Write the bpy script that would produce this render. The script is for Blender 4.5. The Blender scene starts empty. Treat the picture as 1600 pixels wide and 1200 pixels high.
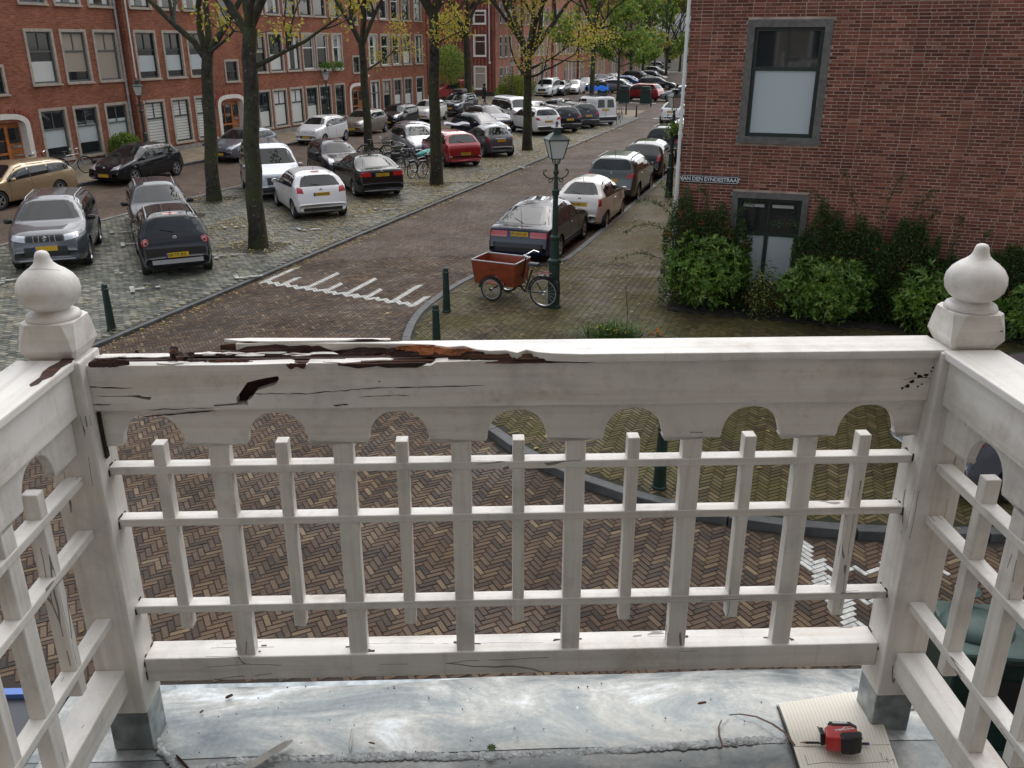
import bpy, math, random
import numpy as np
from mathutils import Vector, Matrix
from mathutils.bvhtree import BVHTree
random.seed(7); np.random.seed(7)
C = bpy.context.scene.collection
R = math.radians; PI = math.pi; sin = math.sin; cos = math.cos
sc = bpy.context.scene

# ------------------------------------------------------------------ camera
FPX, TH, CH = 1361.0, math.atan(537/1361), 5.4
cam = bpy.data.objects.new('camera', bpy.data.cameras.new('camera')); C.objects.link(cam)
cam.data.sensor_width = 36; cam.data.lens = 36*FPX/1600
cam.data.clip_start = .05; cam.data.clip_end = 900
cam.location = (0, 0, CH); cam.rotation_euler = (PI/2-TH, 0, 0)
sc.camera = cam
# ------------------------------------------------------------------ world, sun, exposure
w = bpy.data.worlds.new('World'); sc.world = w; w.use_nodes = True
nt = w.node_tree; nt.nodes.clear()
out = nt.nodes.new('ShaderNodeOutputWorld'); bg = nt.nodes.new('ShaderNodeBackground')
sky = nt.nodes.new('ShaderNodeTexSky'); sky.sky_type = 'NISHITA'; sky.sun_disc = False
sky.sun_elevation = R(52); sky.sun_rotation = R(15); sky.dust_density = 1.6; sky.air_density = 1.0
hs = nt.nodes.new('ShaderNodeHueSaturation'); hs.inputs['Saturation'].default_value = .3
tc = nt.nodes.new('ShaderNodeTexCoord'); mp = nt.nodes.new('ShaderNodeMapping'); mp.inputs['Scale'].default_value = (1, 1, 2.6)
nz = nt.nodes.new('ShaderNodeTexNoise'); nz.inputs['Scale'].default_value = 2.4; nz.inputs['Detail'].default_value = 8; nz.inputs['Roughness'].default_value = .55
cr = nt.nodes.new('ShaderNodeValToRGB'); cr.color_ramp.elements[0].position = .38; cr.color_ramp.elements[0].color = (.55, .57, .62, 1)
cr.color_ramp.elements[1].position = .62; cr.color_ramp.elements[1].color = (1.25, 1.25, 1.25, 1)
mx = nt.nodes.new('ShaderNodeMix'); mx.data_type = 'RGBA'; mx.blend_type = 'MULTIPLY'; mx.inputs[0].default_value = 1
L_ = nt.links.new
L_(sky.outputs[0], hs.inputs['Color']); L_(tc.outputs['Generated'], mp.inputs[0]); L_(mp.outputs[0], nz.inputs['Vector'])
L_(nz.outputs[0], cr.inputs[0]); L_(hs.outputs[0], mx.inputs[6]); L_(cr.outputs[0], mx.inputs[7]); L_(mx.outputs[2], bg.inputs[0])
bg.inputs[1].default_value = .15; L_(bg.outputs[0], out.inputs[0])
sun = bpy.data.objects.new('sun', bpy.data.lights.new('sun', 'SUN')); C.objects.link(sun)
sun.data.energy = 1.0; sun.data.angle = R(95); sun.data.color = (1, .96, .9)
sun.rotation_euler = (R(38), 0, R(180-15))     # soft light from ahead of the camera, 52 degrees up
sc.view_settings.view_transform = 'Standard'; sc.view_settings.look = 'None'
sc.view_settings.exposure = .72; sc.view_settings.gamma = 1

# ------------------------------------------------------------------ frames of the place
SA = R(18.5)                                   # the street runs 18.5 degrees right of the view
def W(s, t, z=0.0): return Vector((s*sin(SA)-t*cos(SA), s*cos(SA)+t*sin(SA), z))
def S_of(x, y): return (x*sin(SA)+y*cos(SA), -x*cos(SA)+y*sin(SA))
def gp(u, v, z=0.0):                           # point of the plane of height z seen at photo position u, v
    a = (u-800)/FPX; b = (v-600)/FPX
    dy = cos(TH)-b*sin(TH); dz = -sin(TH)-b*cos(TH); k = (z-CH)/dz
    return Vector((a*k, dy*k, z))
def proj_np(x, y, z):
    z = z-CH; d = y*cos(TH)-z*sin(TH); up = y*sin(TH)+z*cos(TH); d = np.where(d < .1, .1, d)
    return 800+FPX*x/d, 600-FPX*up/d

# ------------------------------------------------------------------ materials
def newmat(name):
    m = bpy.data.materials.new(name); m.use_nodes = True
    return m, m.node_tree.nodes, m.node_tree.links, m.node_tree.nodes['Principled BSDF']
MC = {}
def mat(name, col, rough=.5, metal=0, coat=0, noise=0, nscale=8, bump=0, bscale=60, spec=.5):
    if name in MC: return MC[name]
    m, N, L, p = newmat(name)
    p.inputs['Base Color'].default_value = (*col, 1); p.inputs['Roughness'].default_value = rough
    p.inputs['Metallic'].default_value = metal; p.inputs['Coat Weight'].default_value = coat
    p.inputs['Specular IOR Level'].default_value = spec; p.inputs['Coat Roughness'].default_value = .04
    if noise or bump:
        t = N.new('ShaderNodeTexCoord')
    if noise:
        n = N.new('ShaderNodeTexNoise'); n.inputs['Scale'].default_value = nscale; n.inputs['Detail'].default_value = 6
        L.new(t.outputs['Object'], n.inputs['Vector'])
        r = N.new('ShaderNodeValToRGB'); r.color_ramp.elements[0].position = .3; r.color_ramp.elements[1].position = .7
        r.color_ramp.elements[0].color = (*[c*(1-noise) for c in col], 1); r.color_ramp.elements[1].color = (*[min(1, c*(1+noise)) for c in col], 1)
        L.new(n.outputs[0], r.inputs[0]); L.new(r.outputs[0], p.inputs['Base Color'])
    if bump:
        n = N.new('ShaderNodeTexNoise'); n.inputs['Scale'].default_value = bscale; n.inputs['Detail'].default_value = 4
        L.new(t.outputs['Object'], n.inputs['Vector'])
        b = N.new('ShaderNodeBump'); b.inputs['Strength'].default_value = bump; b.inputs['Distance'].default_value = .01
        L.new(n.outputs[0], b.inputs['Height']); L.new(b.outputs[0], p.inputs['Normal'])
    MC[name] = m; return m
def ramp(N, stops):
    r = N.new('ShaderNodeValToRGB'); e = r.color_ramp.elements
    while len(e) > 1: e.remove(e[0])
    e[0].position = stops[0][0]; e[0].color = (*stops[0][1], 1)
    for pos, c in stops[1:]:
        k = e.new(pos); k.color = (*c, 1)
    return r
def noise(N, L, vec, scale, detail=5, rough=.5, dist=0):
    n = N.new('ShaderNodeTexNoise'); n.inputs['Scale'].default_value = scale; n.inputs['Detail'].default_value = detail
    n.inputs['Roughness'].default_value = rough; n.inputs['Distortion'].default_value = dist
    L.new(vec, n.inputs['Vector']); return n.outputs[0]
def mixc(N, L, fac, a, b, mode='MIX'):
    m = N.new('ShaderNodeMix'); m.data_type = 'RGBA'; m.blend_type = mode
    for s, v in ((m.inputs[0], fac), (m.inputs[6], a), (m.inputs[7], b)):
        if isinstance(v, (int, float)): s.default_value = v
        elif isinstance(v, tuple): s.default_value = (*v, 1)
        else: L.new(v, s)
    return m.outputs[2]
def mth(N, L, op, a, b=0.0, c=None):
    m = N.new('ShaderNodeMath'); m.operation = op
    for s, v in zip(m.inputs, (a, b, c)):
        if v is None: continue
        if isinstance(v, (int, float)): s.default_value = v
        else: L.new(v, s)
    return m.outputs[0]
def mapping(N, L, vec, scale=(1, 1, 1), rot=(0, 0, 0), loc=(0, 0, 0)):
    m = N.new('ShaderNodeMapping'); m.inputs['Scale'].default_value = scale; m.inputs['Rotation'].default_value = rot; m.inputs['Location'].default_value = loc
    L.new(vec, m.inputs['Vector']); return m.outputs[0]

def piece_mat(name, stops, single, rough=(.5, .9), wet=.5, moss=0, nscale=60):
    """bricks and stones: one tone per piece ('rnd' on joined pieces, the object's own random on single ones)"""
    m, N, L, p = newmat(name)
    g = N.new('ShaderNodeNewGeometry')
    if single: src = N.new('ShaderNodeObjectInfo').outputs['Random']
    else:
        a = N.new('ShaderNodeAttribute'); a.attribute_name = 'rnd'; src = a.outputs['Fac']
    c = ramp(N, stops); c.color_ramp.interpolation = 'LINEAR'; L.new(src, c.inputs[0])
    pos = g.outputs['Position']
    n1 = noise(N, L, pos, nscale, 5, .7); r1 = ramp(N, [(.25, (.66, .66, .66)), (.75, (1.3, 1.3, 1.3))]); L.new(n1, r1.inputs[0])
    col = mixc(N, L, 1.0, c.outputs[0], r1.outputs[0], 'MULTIPLY')
    n2 = noise(N, L, pos, .55, 6, .65); r2 = ramp(N, [(.3, (.62, .62, .64)), (.7, (1.28, 1.25, 1.2))]); L.new(n2, r2.inputs[0])
    col = mixc(N, L, 1.0, col, r2.outputs[0], 'MULTIPLY')
    if moss:
        n3 = noise(N, L, pos, 1.1, 8, .7); r3 = ramp(N, [(.36, (0, 0, 0)), (.62, (1, 1, 1))]); L.new(n3, r3.inputs[0])
        col = mixc(N, L, mth(N, L, 'MULTIPLY', r3.outputs[0], moss), col, (.088, .085, .022))
    L.new(col, p.inputs['Base Color'])
    rr = N.new('ShaderNodeMapRange'); rr.inputs[1].default_value = .35; rr.inputs[2].default_value = .65
    rr.inputs[3].default_value = rough[0]; rr.inputs[4].default_value = rough[1]
    L.new(noise(N, L, pos, .8, 6, .7), rr.inputs[0]); L.new(rr.outputs[0], p.inputs['Roughness'])
    b = N.new('ShaderNodeBump'); b.inputs['Strength'].default_value = .5; b.inputs['Distance'].default_value = .004
    L.new(noise(N, L, pos, 90, 4, .7), b.inputs['Height']); L.new(b.outputs[0], p.inputs['Normal'])
    p.inputs['Specular IOR Level'].default_value = .22
    return m
ROAD_ST = [(0, (.052, .042, .035)), (.14, (.076, .055, .041)), (.5, (.106, .070, .048)), (.8, (.130, .089, .058)), (.95, (.165, .118, .073)), (1, (.225, .168, .105))]
WALK_ST = [(0, (.052, .042, .028)), (.4, (.092, .068, .040)), (.75, (.130, .096, .054)), (1, (.2, .15, .085))]
SETT_ST = [(0, (.085, .095, .088)), (.3, (.15, .165, .148)), (.6, (.215, .225, .195)), (.85, (.29, .285, .24)), (1, (.38, .36, .30))]
WALL_ST = [(0, (.115, .040, .028)), (.3, (.175, .058, .038)), (.7, (.225, .077, .049)), (.93, (.275, .10, .064)), (1, (.34, .155, .11))]
m_road = piece_mat('road_brick', ROAD_ST, False); m_road1 = piece_mat('road_brick_single', ROAD_ST, True)
m_walk = piece_mat('walk_brick', WALK_ST, False, moss=.75); m_walk1 = piece_mat('walk_brick_single', WALK_ST, True, moss=.75)
m_sett = piece_mat('sett', SETT_ST, False, (.3, .7), moss=.3); m_sett1 = piece_mat('sett_single', SETT_ST, True, (.3, .7), moss=.3)
m_wall = piece_mat('wall_brick', WALL_ST, False, (.7, .9), nscale=30); m_wall1 = piece_mat('wall_brick_single', WALL_ST, True, (.7, .9), nscale=30)
m_white = mat('white_marking', (.55, .55, .51), .6, noise=.35, nscale=9)
m_kerb = mat('kerb_stone', (.085, .088, .088), .6, noise=.35, nscale=5, bump=.4)
m_kerbl = mat('kerb_stone_light', (.2, .19, .175), .6, noise=.35, nscale=5, bump=.4)

def ground_mat(name, joint, far_cols, near_s, sx, sy, rot, moss=0):
    """bedding sand between the built pieces; beyond them the paving pattern goes on as material"""
    m, N, L, p = newmat(name)
    g = N.new('ShaderNodeNewGeometry'); pos = g.outputs['Position']
    ln = N.new('ShaderNodeVectorMath'); ln.operation = 'LENGTH'; L.new(pos, ln.inputs[0])
    far = mth(N, L, 'GREATER_THAN', ln.outputs['Value'], near_s)
    mv = mapping(N, L, pos, (1, 1, 1), (0, 0, rot))
    bk = N.new('ShaderNodeTexBrick'); L.new(mv, bk.inputs['Vector']); bk.inputs['Scale'].default_value = 1
    bk.inputs['Brick Width'].default_value = sx; bk.inputs['Row Height'].default_value = sy; bk.inputs['Mortar Size'].default_value = .006
    bk.inputs['Color1'].default_value = (*far_cols[0], 1); bk.inputs['Color2'].default_value = (*far_cols[1], 1); bk.inputs['Mortar'].default_value = (*joint, 1); bk.inputs['Bias'].default_value = 0
    r1 = ramp(N, [(.3, (.7, .7, .7)), (.7, (1.3, 1.28, 1.25))]); L.new(noise(N, L, pos, .5, 8, .7), r1.inputs[0])
    r2 = ramp(N, [(.35, (.72, .72, .72)), (.65, (1.3, 1.3, 1.3))]); L.new(noise(N, L, pos, 9, 4, .8), r2.inputs[0])
    col = mixc(N, L, 1.0, mixc(N, L, 1.0, bk.outputs[0], r1.outputs[0], 'MULTIPLY'), r2.outputs[0], 'MULTIPLY')
    if moss:
        r3 = ramp(N, [(.4, (0, 0, 0)), (.62, (1, 1, 1))]); L.new(noise(N, L, pos, 1.1, 8, .7), r3.inputs[0])
        col = mixc(N, L, mth(N, L, 'MULTIPLY', r3.outputs[0], moss), col, (.1, .095, .03))
    col = mixc(N, L, far, joint, col)
    L.new(col, p.inputs['Base Color'])
    rr = N.new('ShaderNodeMapRange'); rr.inputs[1].default_value = .35; rr.inputs[2].default_value = .65; rr.inputs[3].default_value = .62; rr.inputs[4].default_value = .9
    L.new(noise(N, L, pos, .6, 6, .7), rr.inputs[0]); L.new(rr.outputs[0], p.inputs['Roughness']); p.inputs['Specular IOR Level'].default_value = .2
    return m
m_roadsheet = ground_mat('road_sheet', (.040, .032, .026), [(.088, .063, .048), (.150, .108, .080)], 23.0, .2, .06, R(-63))
m_walksheet = ground_mat('walk_sheet', (.03, .032, .018), [(.09, .07, .045), (.16, .125, .075)], 22.0, .2, .06, R(-63), .6)
m_setsheet = ground_mat('sett_sheet', (.05, .05, .038), [(.13, .135, .125), (.26, .255, .23)], 36.0, .2, .1, R(18.5), .25)
m_farwalk = ground_mat('far_walk_sheet', (.08, .07, .055), [(.22, .18, .125), (.3, .25, .18)], 1.0, .3, .3, R(18.5))

def facade_mat(name, c1, c2, mortar, vert=False, bw=.22, rh=.066):
    m, N, L, p = newmat(name)
    t = N.new('ShaderNodeTexCoord'); sx = N.new('ShaderNodeSeparateXYZ'); L.new(t.outputs['Object'], sx.inputs[0])
    cb = N.new('ShaderNodeCombineXYZ'); s = mth(N, L, 'ADD', sx.outputs[0], sx.outputs[1]); L.new(s, cb.inputs[0]); L.new(sx.outputs[2], cb.inputs[1])
    bk = N.new('ShaderNodeTexBrick'); L.new(cb.outputs[0], bk.inputs['Vector']); bk.inputs['Scale'].default_value = 1
    bk.inputs['Brick Width'].default_value = bw; bk.inputs['Row Height'].default_value = rh; bk.inputs['Mortar Size'].default_value = .007
    bk.inputs['Mortar Smooth'].default_value = .2
    bk.inputs['Color1'].default_value = (*c1, 1); bk.inputs['Color2'].default_value = (*c2, 1); bk.inputs['Mortar'].default_value = (*mortar, 1)
    g = N.new('ShaderNodeNewGeometry')
    r1 = ramp(N, [(.3, (.72, .72, .74)), (.7, (1.22, 1.2, 1.18))]); L.new(noise(N, L, g.outputs['Position'], .6, 8, .7), r1.inputs[0])
    r2 = ramp(N, [(.35, (.8, .8, .8)), (.65, (1.2, 1.2, 1.2))]); L.new(noise(N, L, mapping(N, L, g.outputs['Position'], (.7, .7, 3)), 5, 4, .8), r2.inputs[0])
    col = mixc(N, L, 1.0, mixc(N, L, 1.0, bk.outputs[0], r1.outputs[0], 'MULTIPLY'), r2.outputs[0], 'MULTIPLY')
    if vert:
        wv = N.new('ShaderNodeTexWave'); wv.wave_type = 'BANDS'; wv.bands_direction = 'X'; wv.inputs['Scale'].default_value = .8; wv.inputs['Distortion'].default_value = 0
        L.new(cb.outputs[0], wv.inputs['Vector']); r3 = ramp(N, [(.3, (.6, .6, .6)), (.6, (1.1, 1.1, 1.1))]); L.new(wv.outputs[0], r3.inputs[0])
        col = mixc(N, L, 1.0, col, r3.outputs[0], 'MULTIPLY')
    L.new(col, p.inputs['Base Color']); p.inputs['Roughness'].default_value = .9; p.inputs['Specular IOR Level'].default_value = .15
    b = N.new('ShaderNodeBump'); b.inputs['Strength'].default_value = .6; b.inputs['Distance'].default_value = .01
    L.new(bk.outputs['Fac'], b.inputs['Height']); b.invert = True; L.new(b.outputs[0], p.inputs['Normal'])
    return m
m_fac = facade_mat('facade_brick', (.25, .080, .045), (.36, .130, .074), (.28, .19, .15))
m_fac2 = facade_mat('gable_brick', (.2, .055, .042), (.3, .09, .065), (.2, .13, .11), vert=True)
m_fac3 = facade_mat('far_brick', (.40, .15, .10), (.52, .22, .15), (.4, .3, .25))
m_mortar = mat('mortar', (.41, .32, .26), .95, noise=.35, nscale=3, bump=.4, spec=.15)
m_own = facade_mat('own_house_brick', (.24, .20, .16), (.32, .27, .22), (.34, .31, .27))

m_stone = mat('window_stone', (.42, .36, .30), .8, noise=.2, nscale=6)
m_stoned = mat('dark_window_stone', (.135, .125, .115), .8, noise=.25, nscale=9, bump=.3)
m_white_fr = mat('white_frame', (.75, .75, .72), .4)
m_green_fr = mat('dark_green_frame', (.02, .035, .032), .35)
m_grey_fr = mat('grey_green_frame', (.10, .115, .11), .4)
m_arch = mat('white_arch', (.72, .68, .62), .7, noise=.1)
m_doorw = mat('orange_wood', (.42, .14, .03), .35, coat=.4, noise=.3, nscale=4)
m_glass = mat('dark_window_glass', (.022, .026, .028), .04, spec=.9)
m_curt = mat('white_curtain', (.62, .63, .6), .8)
m_curtg = mat('frosted_film', (.48, .54, .55), .5)
m_curtb = mat('beige_blind', (.36, .32, .26), .8)
m_zincpipe = mat('zinc_pipe', (.36, .37, .38), .45, metal=.4, noise=.2)
m_plinth = mat('concrete_plinth', (.28, .26, .23), .85, noise=.25, nscale=3)
m_black = mat('black_plastic', (.018, .018, .02), .45)
m_rub = mat('tyre_rubber', (.02, .02, .021), .75)
m_alloy = mat('alloy', (.5, .5, .52), .3, metal=.8)
m_chrome = mat('chrome', (.7, .7, .72), .12, metal=1)
m_silverp = mat('silver_plastic', (.42, .43, .44), .4, metal=.3)
m_red = mat('tail_lamp_red', (.42, .012, .014), .12, coat=1)
m_clear = mat('lamp_clear', (.55, .57, .6), .08, coat=1, metal=.3)
m_cglass = mat('car_glass', (.012, .016, .016), .02, spec=.55)
m_plate = mat('number_plate_yellow', (.62, .38, .02), .4)
m_blue = mat('plate_blue', (.01, .04, .3), .4)
m_ink = mat('ink_black', (.01, .01, .01), .5)
m_lampgr = mat('lamp_post_green', (.012, .034, .028), .35, noise=.3, nscale=6)
m_lampgl = mat('frosted_lamp_glass', (.58, .58, .56), .35)
m_bark = mat('bark', (.040, .036, .028), .95, noise=.55, nscale=7, bump=1.0, bscale=14)
def bark_flecks():
    N, L = m_bark.node_tree.nodes, m_bark.node_tree.links; p = N['Principled BSDF']; t = [n for n in N if n.type == 'TEX_COORD'][0]
    src = p.inputs['Base Color'].links[0].from_socket
    a = ramp(N, [(.66, (0, 0, 0)), (.70, (1, 1, 1))]); L.new(noise(N, L, mapping(N, L, t.outputs['Object'], (1, 1, .8)), 17, 3, .6), a.inputs[0])
    g = ramp(N, [(.42, (0, 0, 0)), (.6, (1, 1, 1))]); L.new(noise(N, L, t.outputs['Object'], 1.5, 3, .5), g.inputs[0])
    c = mixc(N, L, g.outputs[0], src, (.05, .055, .022))
    c = mixc(N, L, mth(N, L, 'MULTIPLY', a.outputs[0], .8), c, (.34, .36, .32)); L.new(c, p.inputs['Base Color'])
bark_flecks()
def leafmat(name, stops, rough=.45):
    m, N, L, p = newmat(name)
    a = N.new('ShaderNodeAttribute'); a.attribute_name = 'rnd'
    oi = N.new('ShaderNodeObjectInfo')
    r = ramp(N, stops); L.new(mth(N, L, 'FRACT', mth(N, L, 'ADD', a.outputs['Fac'], oi.outputs['Random'])) if name.startswith('single') else a.outputs['Fac'], r.inputs[0])
    L.new(r.outputs[0], p.inputs['Base Color']); p.inputs['Roughness'].default_value = rough
    tr = N.new('ShaderNodeBsdfTranslucent'); L.new(r.outputs[0], tr.inputs[0]); ms = N.new('ShaderNodeMixShader'); ms.inputs[0].default_value = .38
    o = [n for n in N if n.type == 'OUTPUT_MATERIAL'][0]
    L.new(p.outputs[0], ms.inputs[1]); L.new(tr.outputs[0], ms.inputs[2]); L.new(ms.outputs[0], o.inputs[0])
    return m
m_lyel = leafmat('yellow_leaves', [(0, (.48, .32, .04)), (.4, (.62, .5, .08)), (.75, (.42, .44, .07)), (1, (.2, .28, .05))])
m_lgrn = leafmat('green_leaves', [(0, (.08, .15, .025)), (.5, (.16, .27, .045)), (.85, (.27, .37, .06)), (1, (.48, .42, .07))])
m_lolv = leafmat('olive_leaves', [(0, (.2, .22, .045)), (.5, (.34, .35, .08)), (1, (.52, .46, .1))])
m_laur = leafmat('laurel_leaves', [(0, (.05, .12, .018)), (.5, (.13, .25, .035)), (.85, (.23, .36, .06)), (1, (.36, .45, .11))], .28)
m_laur1 = leafmat('single_laurel_leaf', [(0, (.07, .16, .022)), (.5, (.15, .27, .04)), (.9, (.25, .38, .065)), (1, (.38, .46, .12))], .3)
m_pyr = leafmat('pyracantha_leaves', [(0, (.025, .055, .014)), (.6, (.055, .11, .025)), (1, (.12, .18, .04))])
m_berry = mat('orange_berries', (.42, .10, .02), .4)
m_fall = leafmat('fallen_leaves', [(0, (.18, .09, .03)), (.4, (.42, .29, .07)), (.8, (.58, .45, .14)), (1, (.66, .6, .36))], .6)
m_soil = mat('soil', (.03, .024, .018), .95, noise=.4, nscale=9, bump=.6)

def wood_paint(name, base=(.77, .75, .705), axis='X', dirt=.7):
    m, N, L, p = newmat(name)
    t = N.new('ShaderNodeTexCoord'); o = t.outputs['Object']
    st = {'X': (1.5, 40, 40), 'Z': (40, 40, 1.5), 'Y': (40, 1.5, 40)}[axis]
    grain = noise(N, L, mapping(N, L, o, st), 1.0, 6, .6, .3)
    blotch = noise(N, L, o, 7, 8, .65); fine = noise(N, L, o, 55, 6, .75)
    r1 = ramp(N, [(.28, tuple(c*.74 for c in base)), (.5, base), (.8, tuple(min(1, c*1.05) for c in base))]); L.new(blotch, r1.inputs[0])
    r2 = ramp(N, [(.3, (.84, .81, .77)), (.55, (1, 1, 1))]); L.new(grain, r2.inputs[0])
    col = mixc(N, L, 1.0, r1.outputs[0], r2.outputs[0], 'MULTIPLY')
    # grime specks and rust-brown stains
    r3 = ramp(N, [(.66, (0, 0, 0)), (.78, (1, 1, 1))]); L.new(fine, r3.inputs[0])
    col = mixc(N, L, mth(N, L, 'MULTIPLY', r3.outputs[0], dirt), col, (.20, .17, .13))
    r4 = ramp(N, [(.58, (0, 0, 0)), (.78, (1, 1, 1))]); L.new(noise(N, L, mapping(N, L, o, (1, 1, 1), loc=(5, 3, 1)), 4, 8, .7), r4.inputs[0])
    col = mixc(N, L, mth(N, L, 'MULTIPLY', r4.outputs[0], dirt*.9), col, (.30, .20, .12))
    r5 = ramp(N, [(.55, (0, 0, 0)), (.75, (1, 1, 1))]); L.new(noise(N, L, mapping(N, L, o, (26, 26, 1.6)), 1.0, 6, .7), r5.inputs[0])
    col = mixc(N, L, mth(N, L, 'MULTIPLY', r5.outputs[0], .5*dirt), col, (.34, .26, .18))
    # hairline cracks along the grain
    cst = {'X': (1.3, 22, 22), 'Z': (22, 22, 1.3), 'Y': (22, 1.3, 22)}[axis]
    vo = N.new('ShaderNodeTexVoronoi'); vo.feature = 'DISTANCE_TO_EDGE'; vo.inputs['Scale'].default_value = 1.0
    wob = mapping(N, L, o, cst); add = N.new('ShaderNodeVectorMath'); add.operation = 'ADD'
    nn = N.new('ShaderNodeTexNoise'); nn.inputs['Scale'].default_value = 6; L.new(o, nn.inputs['Vector'])
    vs = N.new('ShaderNodeVectorMath'); vs.operation = 'SCALE'; vs.inputs['Scale'].default_value = .35; L.new(nn.outputs['Color'], vs.inputs[0])
    L.new(wob, add.inputs[0]); L.new(vs.outputs[0], add.inputs[1]); L.new(add.outputs[0], vo.inputs['Vector'])
    ck = mth(N, L, 'LESS_THAN', vo.outputs[0], .012)
    gate = mth(N, L, 'GREATER_THAN', noise(N, L, mapping(N, L, o, (1, 1, 1), loc=(2, 9, 4)), 5, 3, .5), .61)
    ckg = mth(N, L, 'MULTIPLY', ck, gate)
    col = mixc(N, L, mth(N, L, 'MULTIPLY', ckg, .75), col, (.07, .05, .04))
    L.new(col, p.inputs['Base Color'])
    rr = N.new('ShaderNodeMapRange'); rr.inputs[3].default_value = .3; rr.inputs[4].default_value = .6; L.new(blotch, rr.inputs[0]); L.new(rr.outputs[0], p.inputs['Roughness'])
    h = mth(N, L, 'SUBTRACT', mth(N, L, 'ADD', mth(N, L, 'MULTIPLY', grain, .6), mth(N, L, 'MULTIPLY', fine, .25)), ckg)
    b = N.new('ShaderNodeBump'); b.inputs['Strength'].default_value = .7; b.inputs['Distance'].default_value = .002
    L.new(h, b.inputs['Height']); L.new(b.outputs[0], p.inputs['Normal'])
    return m
m_px = wood_paint('white_paint_x'); m_pz = wood_paint('white_paint_z', axis='Z'); m_py = wood_paint('white_paint_y', axis='Y')
m_pf = wood_paint('white_paint_turned', (.75, .73, .69), axis='X', dirt=.45)
def rot_mat():
    m, N, L, p = newmat('rotten_wood'); t = N.new('ShaderNodeTexCoord'); o = t.outputs['Object']
    g = noise(N, L, mapping(N, L, o, (5, 120, 120)), 1.0, 8, .7)
    r = ramp(N, [(.3, (.008, .004, .003)), (.5, (.036, .012, .007)), (.64, (.14, .045, .016)), (.8, (.42, .24, .13))]); L.new(g, r.inputs[0])
    L.new(r.outputs[0], p.inputs['Base Color']); p.inputs['Roughness'].default_value = .7
    b = N.new('ShaderNodeBump'); b.inputs['Strength'].default_value = 1; b.inputs['Distance'].default_value = .004; L.new(g, b.inputs['Height']); L.new(b.outputs[0], p.inputs['Normal'])
    return m
m_rot = rot_mat()
m_rotl = mat('rotten_wood_orange', (.36, .13, .045), .75, noise=.6, nscale=30, bump=.8, bscale=90)
def zinc_mat(name='weathered_zinc', k=1.0):
    m, N, L, p = newmat(name); t = N.new('ShaderNodeTexCoord'); o = t.outputs['Object']
    big = noise(N, L, mapping(N, L, o, (1, 2.0, 1)), 3.0, 9, .68, .8); fine = noise(N, L, o, 60, 6, .8)
    r = ramp(N, [(.3, tuple(k*c for c in (.10, .125, .14))), (.43, tuple(k*c for c in (.21, .235, .24))), (.55, tuple(k*c for c in (.40, .405, .385))), (.66, tuple(k*c for c in (.66, .70, .72)))]); L.new(big, r.inputs[0])
    r2 = ramp(N, [(.35, (.8, .8, .8)), (.7, (1.18, 1.18, 1.16))]); L.new(fine, r2.inputs[0])
    col = mixc(N, L, 1.0, r.outputs[0], r2.outputs[0], 'MULTIPLY'); 
    sp = ramp(N, [(.7, (0, 0, 0)), (.76, (1, 1, 1))]); L.new(noise(N, L, o, 28, 4, .6), sp.inputs[0])
    col = mixc(N, L, mth(N, L, 'MULTIPLY', sp.outputs[0], .5), col, (.75, .76, .74))
    L.new(col, p.inputs['Base Color']); p.inputs['Metallic'].default_value = .35
    rr = N.new('ShaderNodeMapRange'); rr.inputs[1].default_value = .3; rr.inputs[2].default_value = .7; rr.inputs[3].default_value = .28; rr.inputs[4].default_value = .62
    L.new(big, rr.inputs[0]); L.new(rr.outputs[0], p.inputs['Roughness'])
    b = N.new('ShaderNodeBump'); b.inputs['Strength'].default_value = .5; b.inputs['Distance'].default_value = .01
    L.new(noise(N, L, o, 4, 3, .4), b.inputs['Height']); L.new(b.outputs[0], p.inputs['Normal'])
    return m
m_zinc = zinc_mat(); m_zinc2 = zinc_mat('weathered_zinc_darker', .62)
m_zincd = mat('zinc_dark', (.27, .30, .31), .35, metal=.5, noise=.45, nscale=22)
m_solder = mat('solder', (.30, .315, .315), .5, metal=.35, noise=.4, nscale=40, bump=.6, bscale=120)

PAINTS = {}
def paint(name, col, metal=.35, rough=.28):
    if name not in PAINTS: PAINTS[name] = mat('car_paint_'+name, col, rough, metal=metal, coat=1, spec=.5 if rough < .4 else .05)
    return PAINTS[name]

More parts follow.
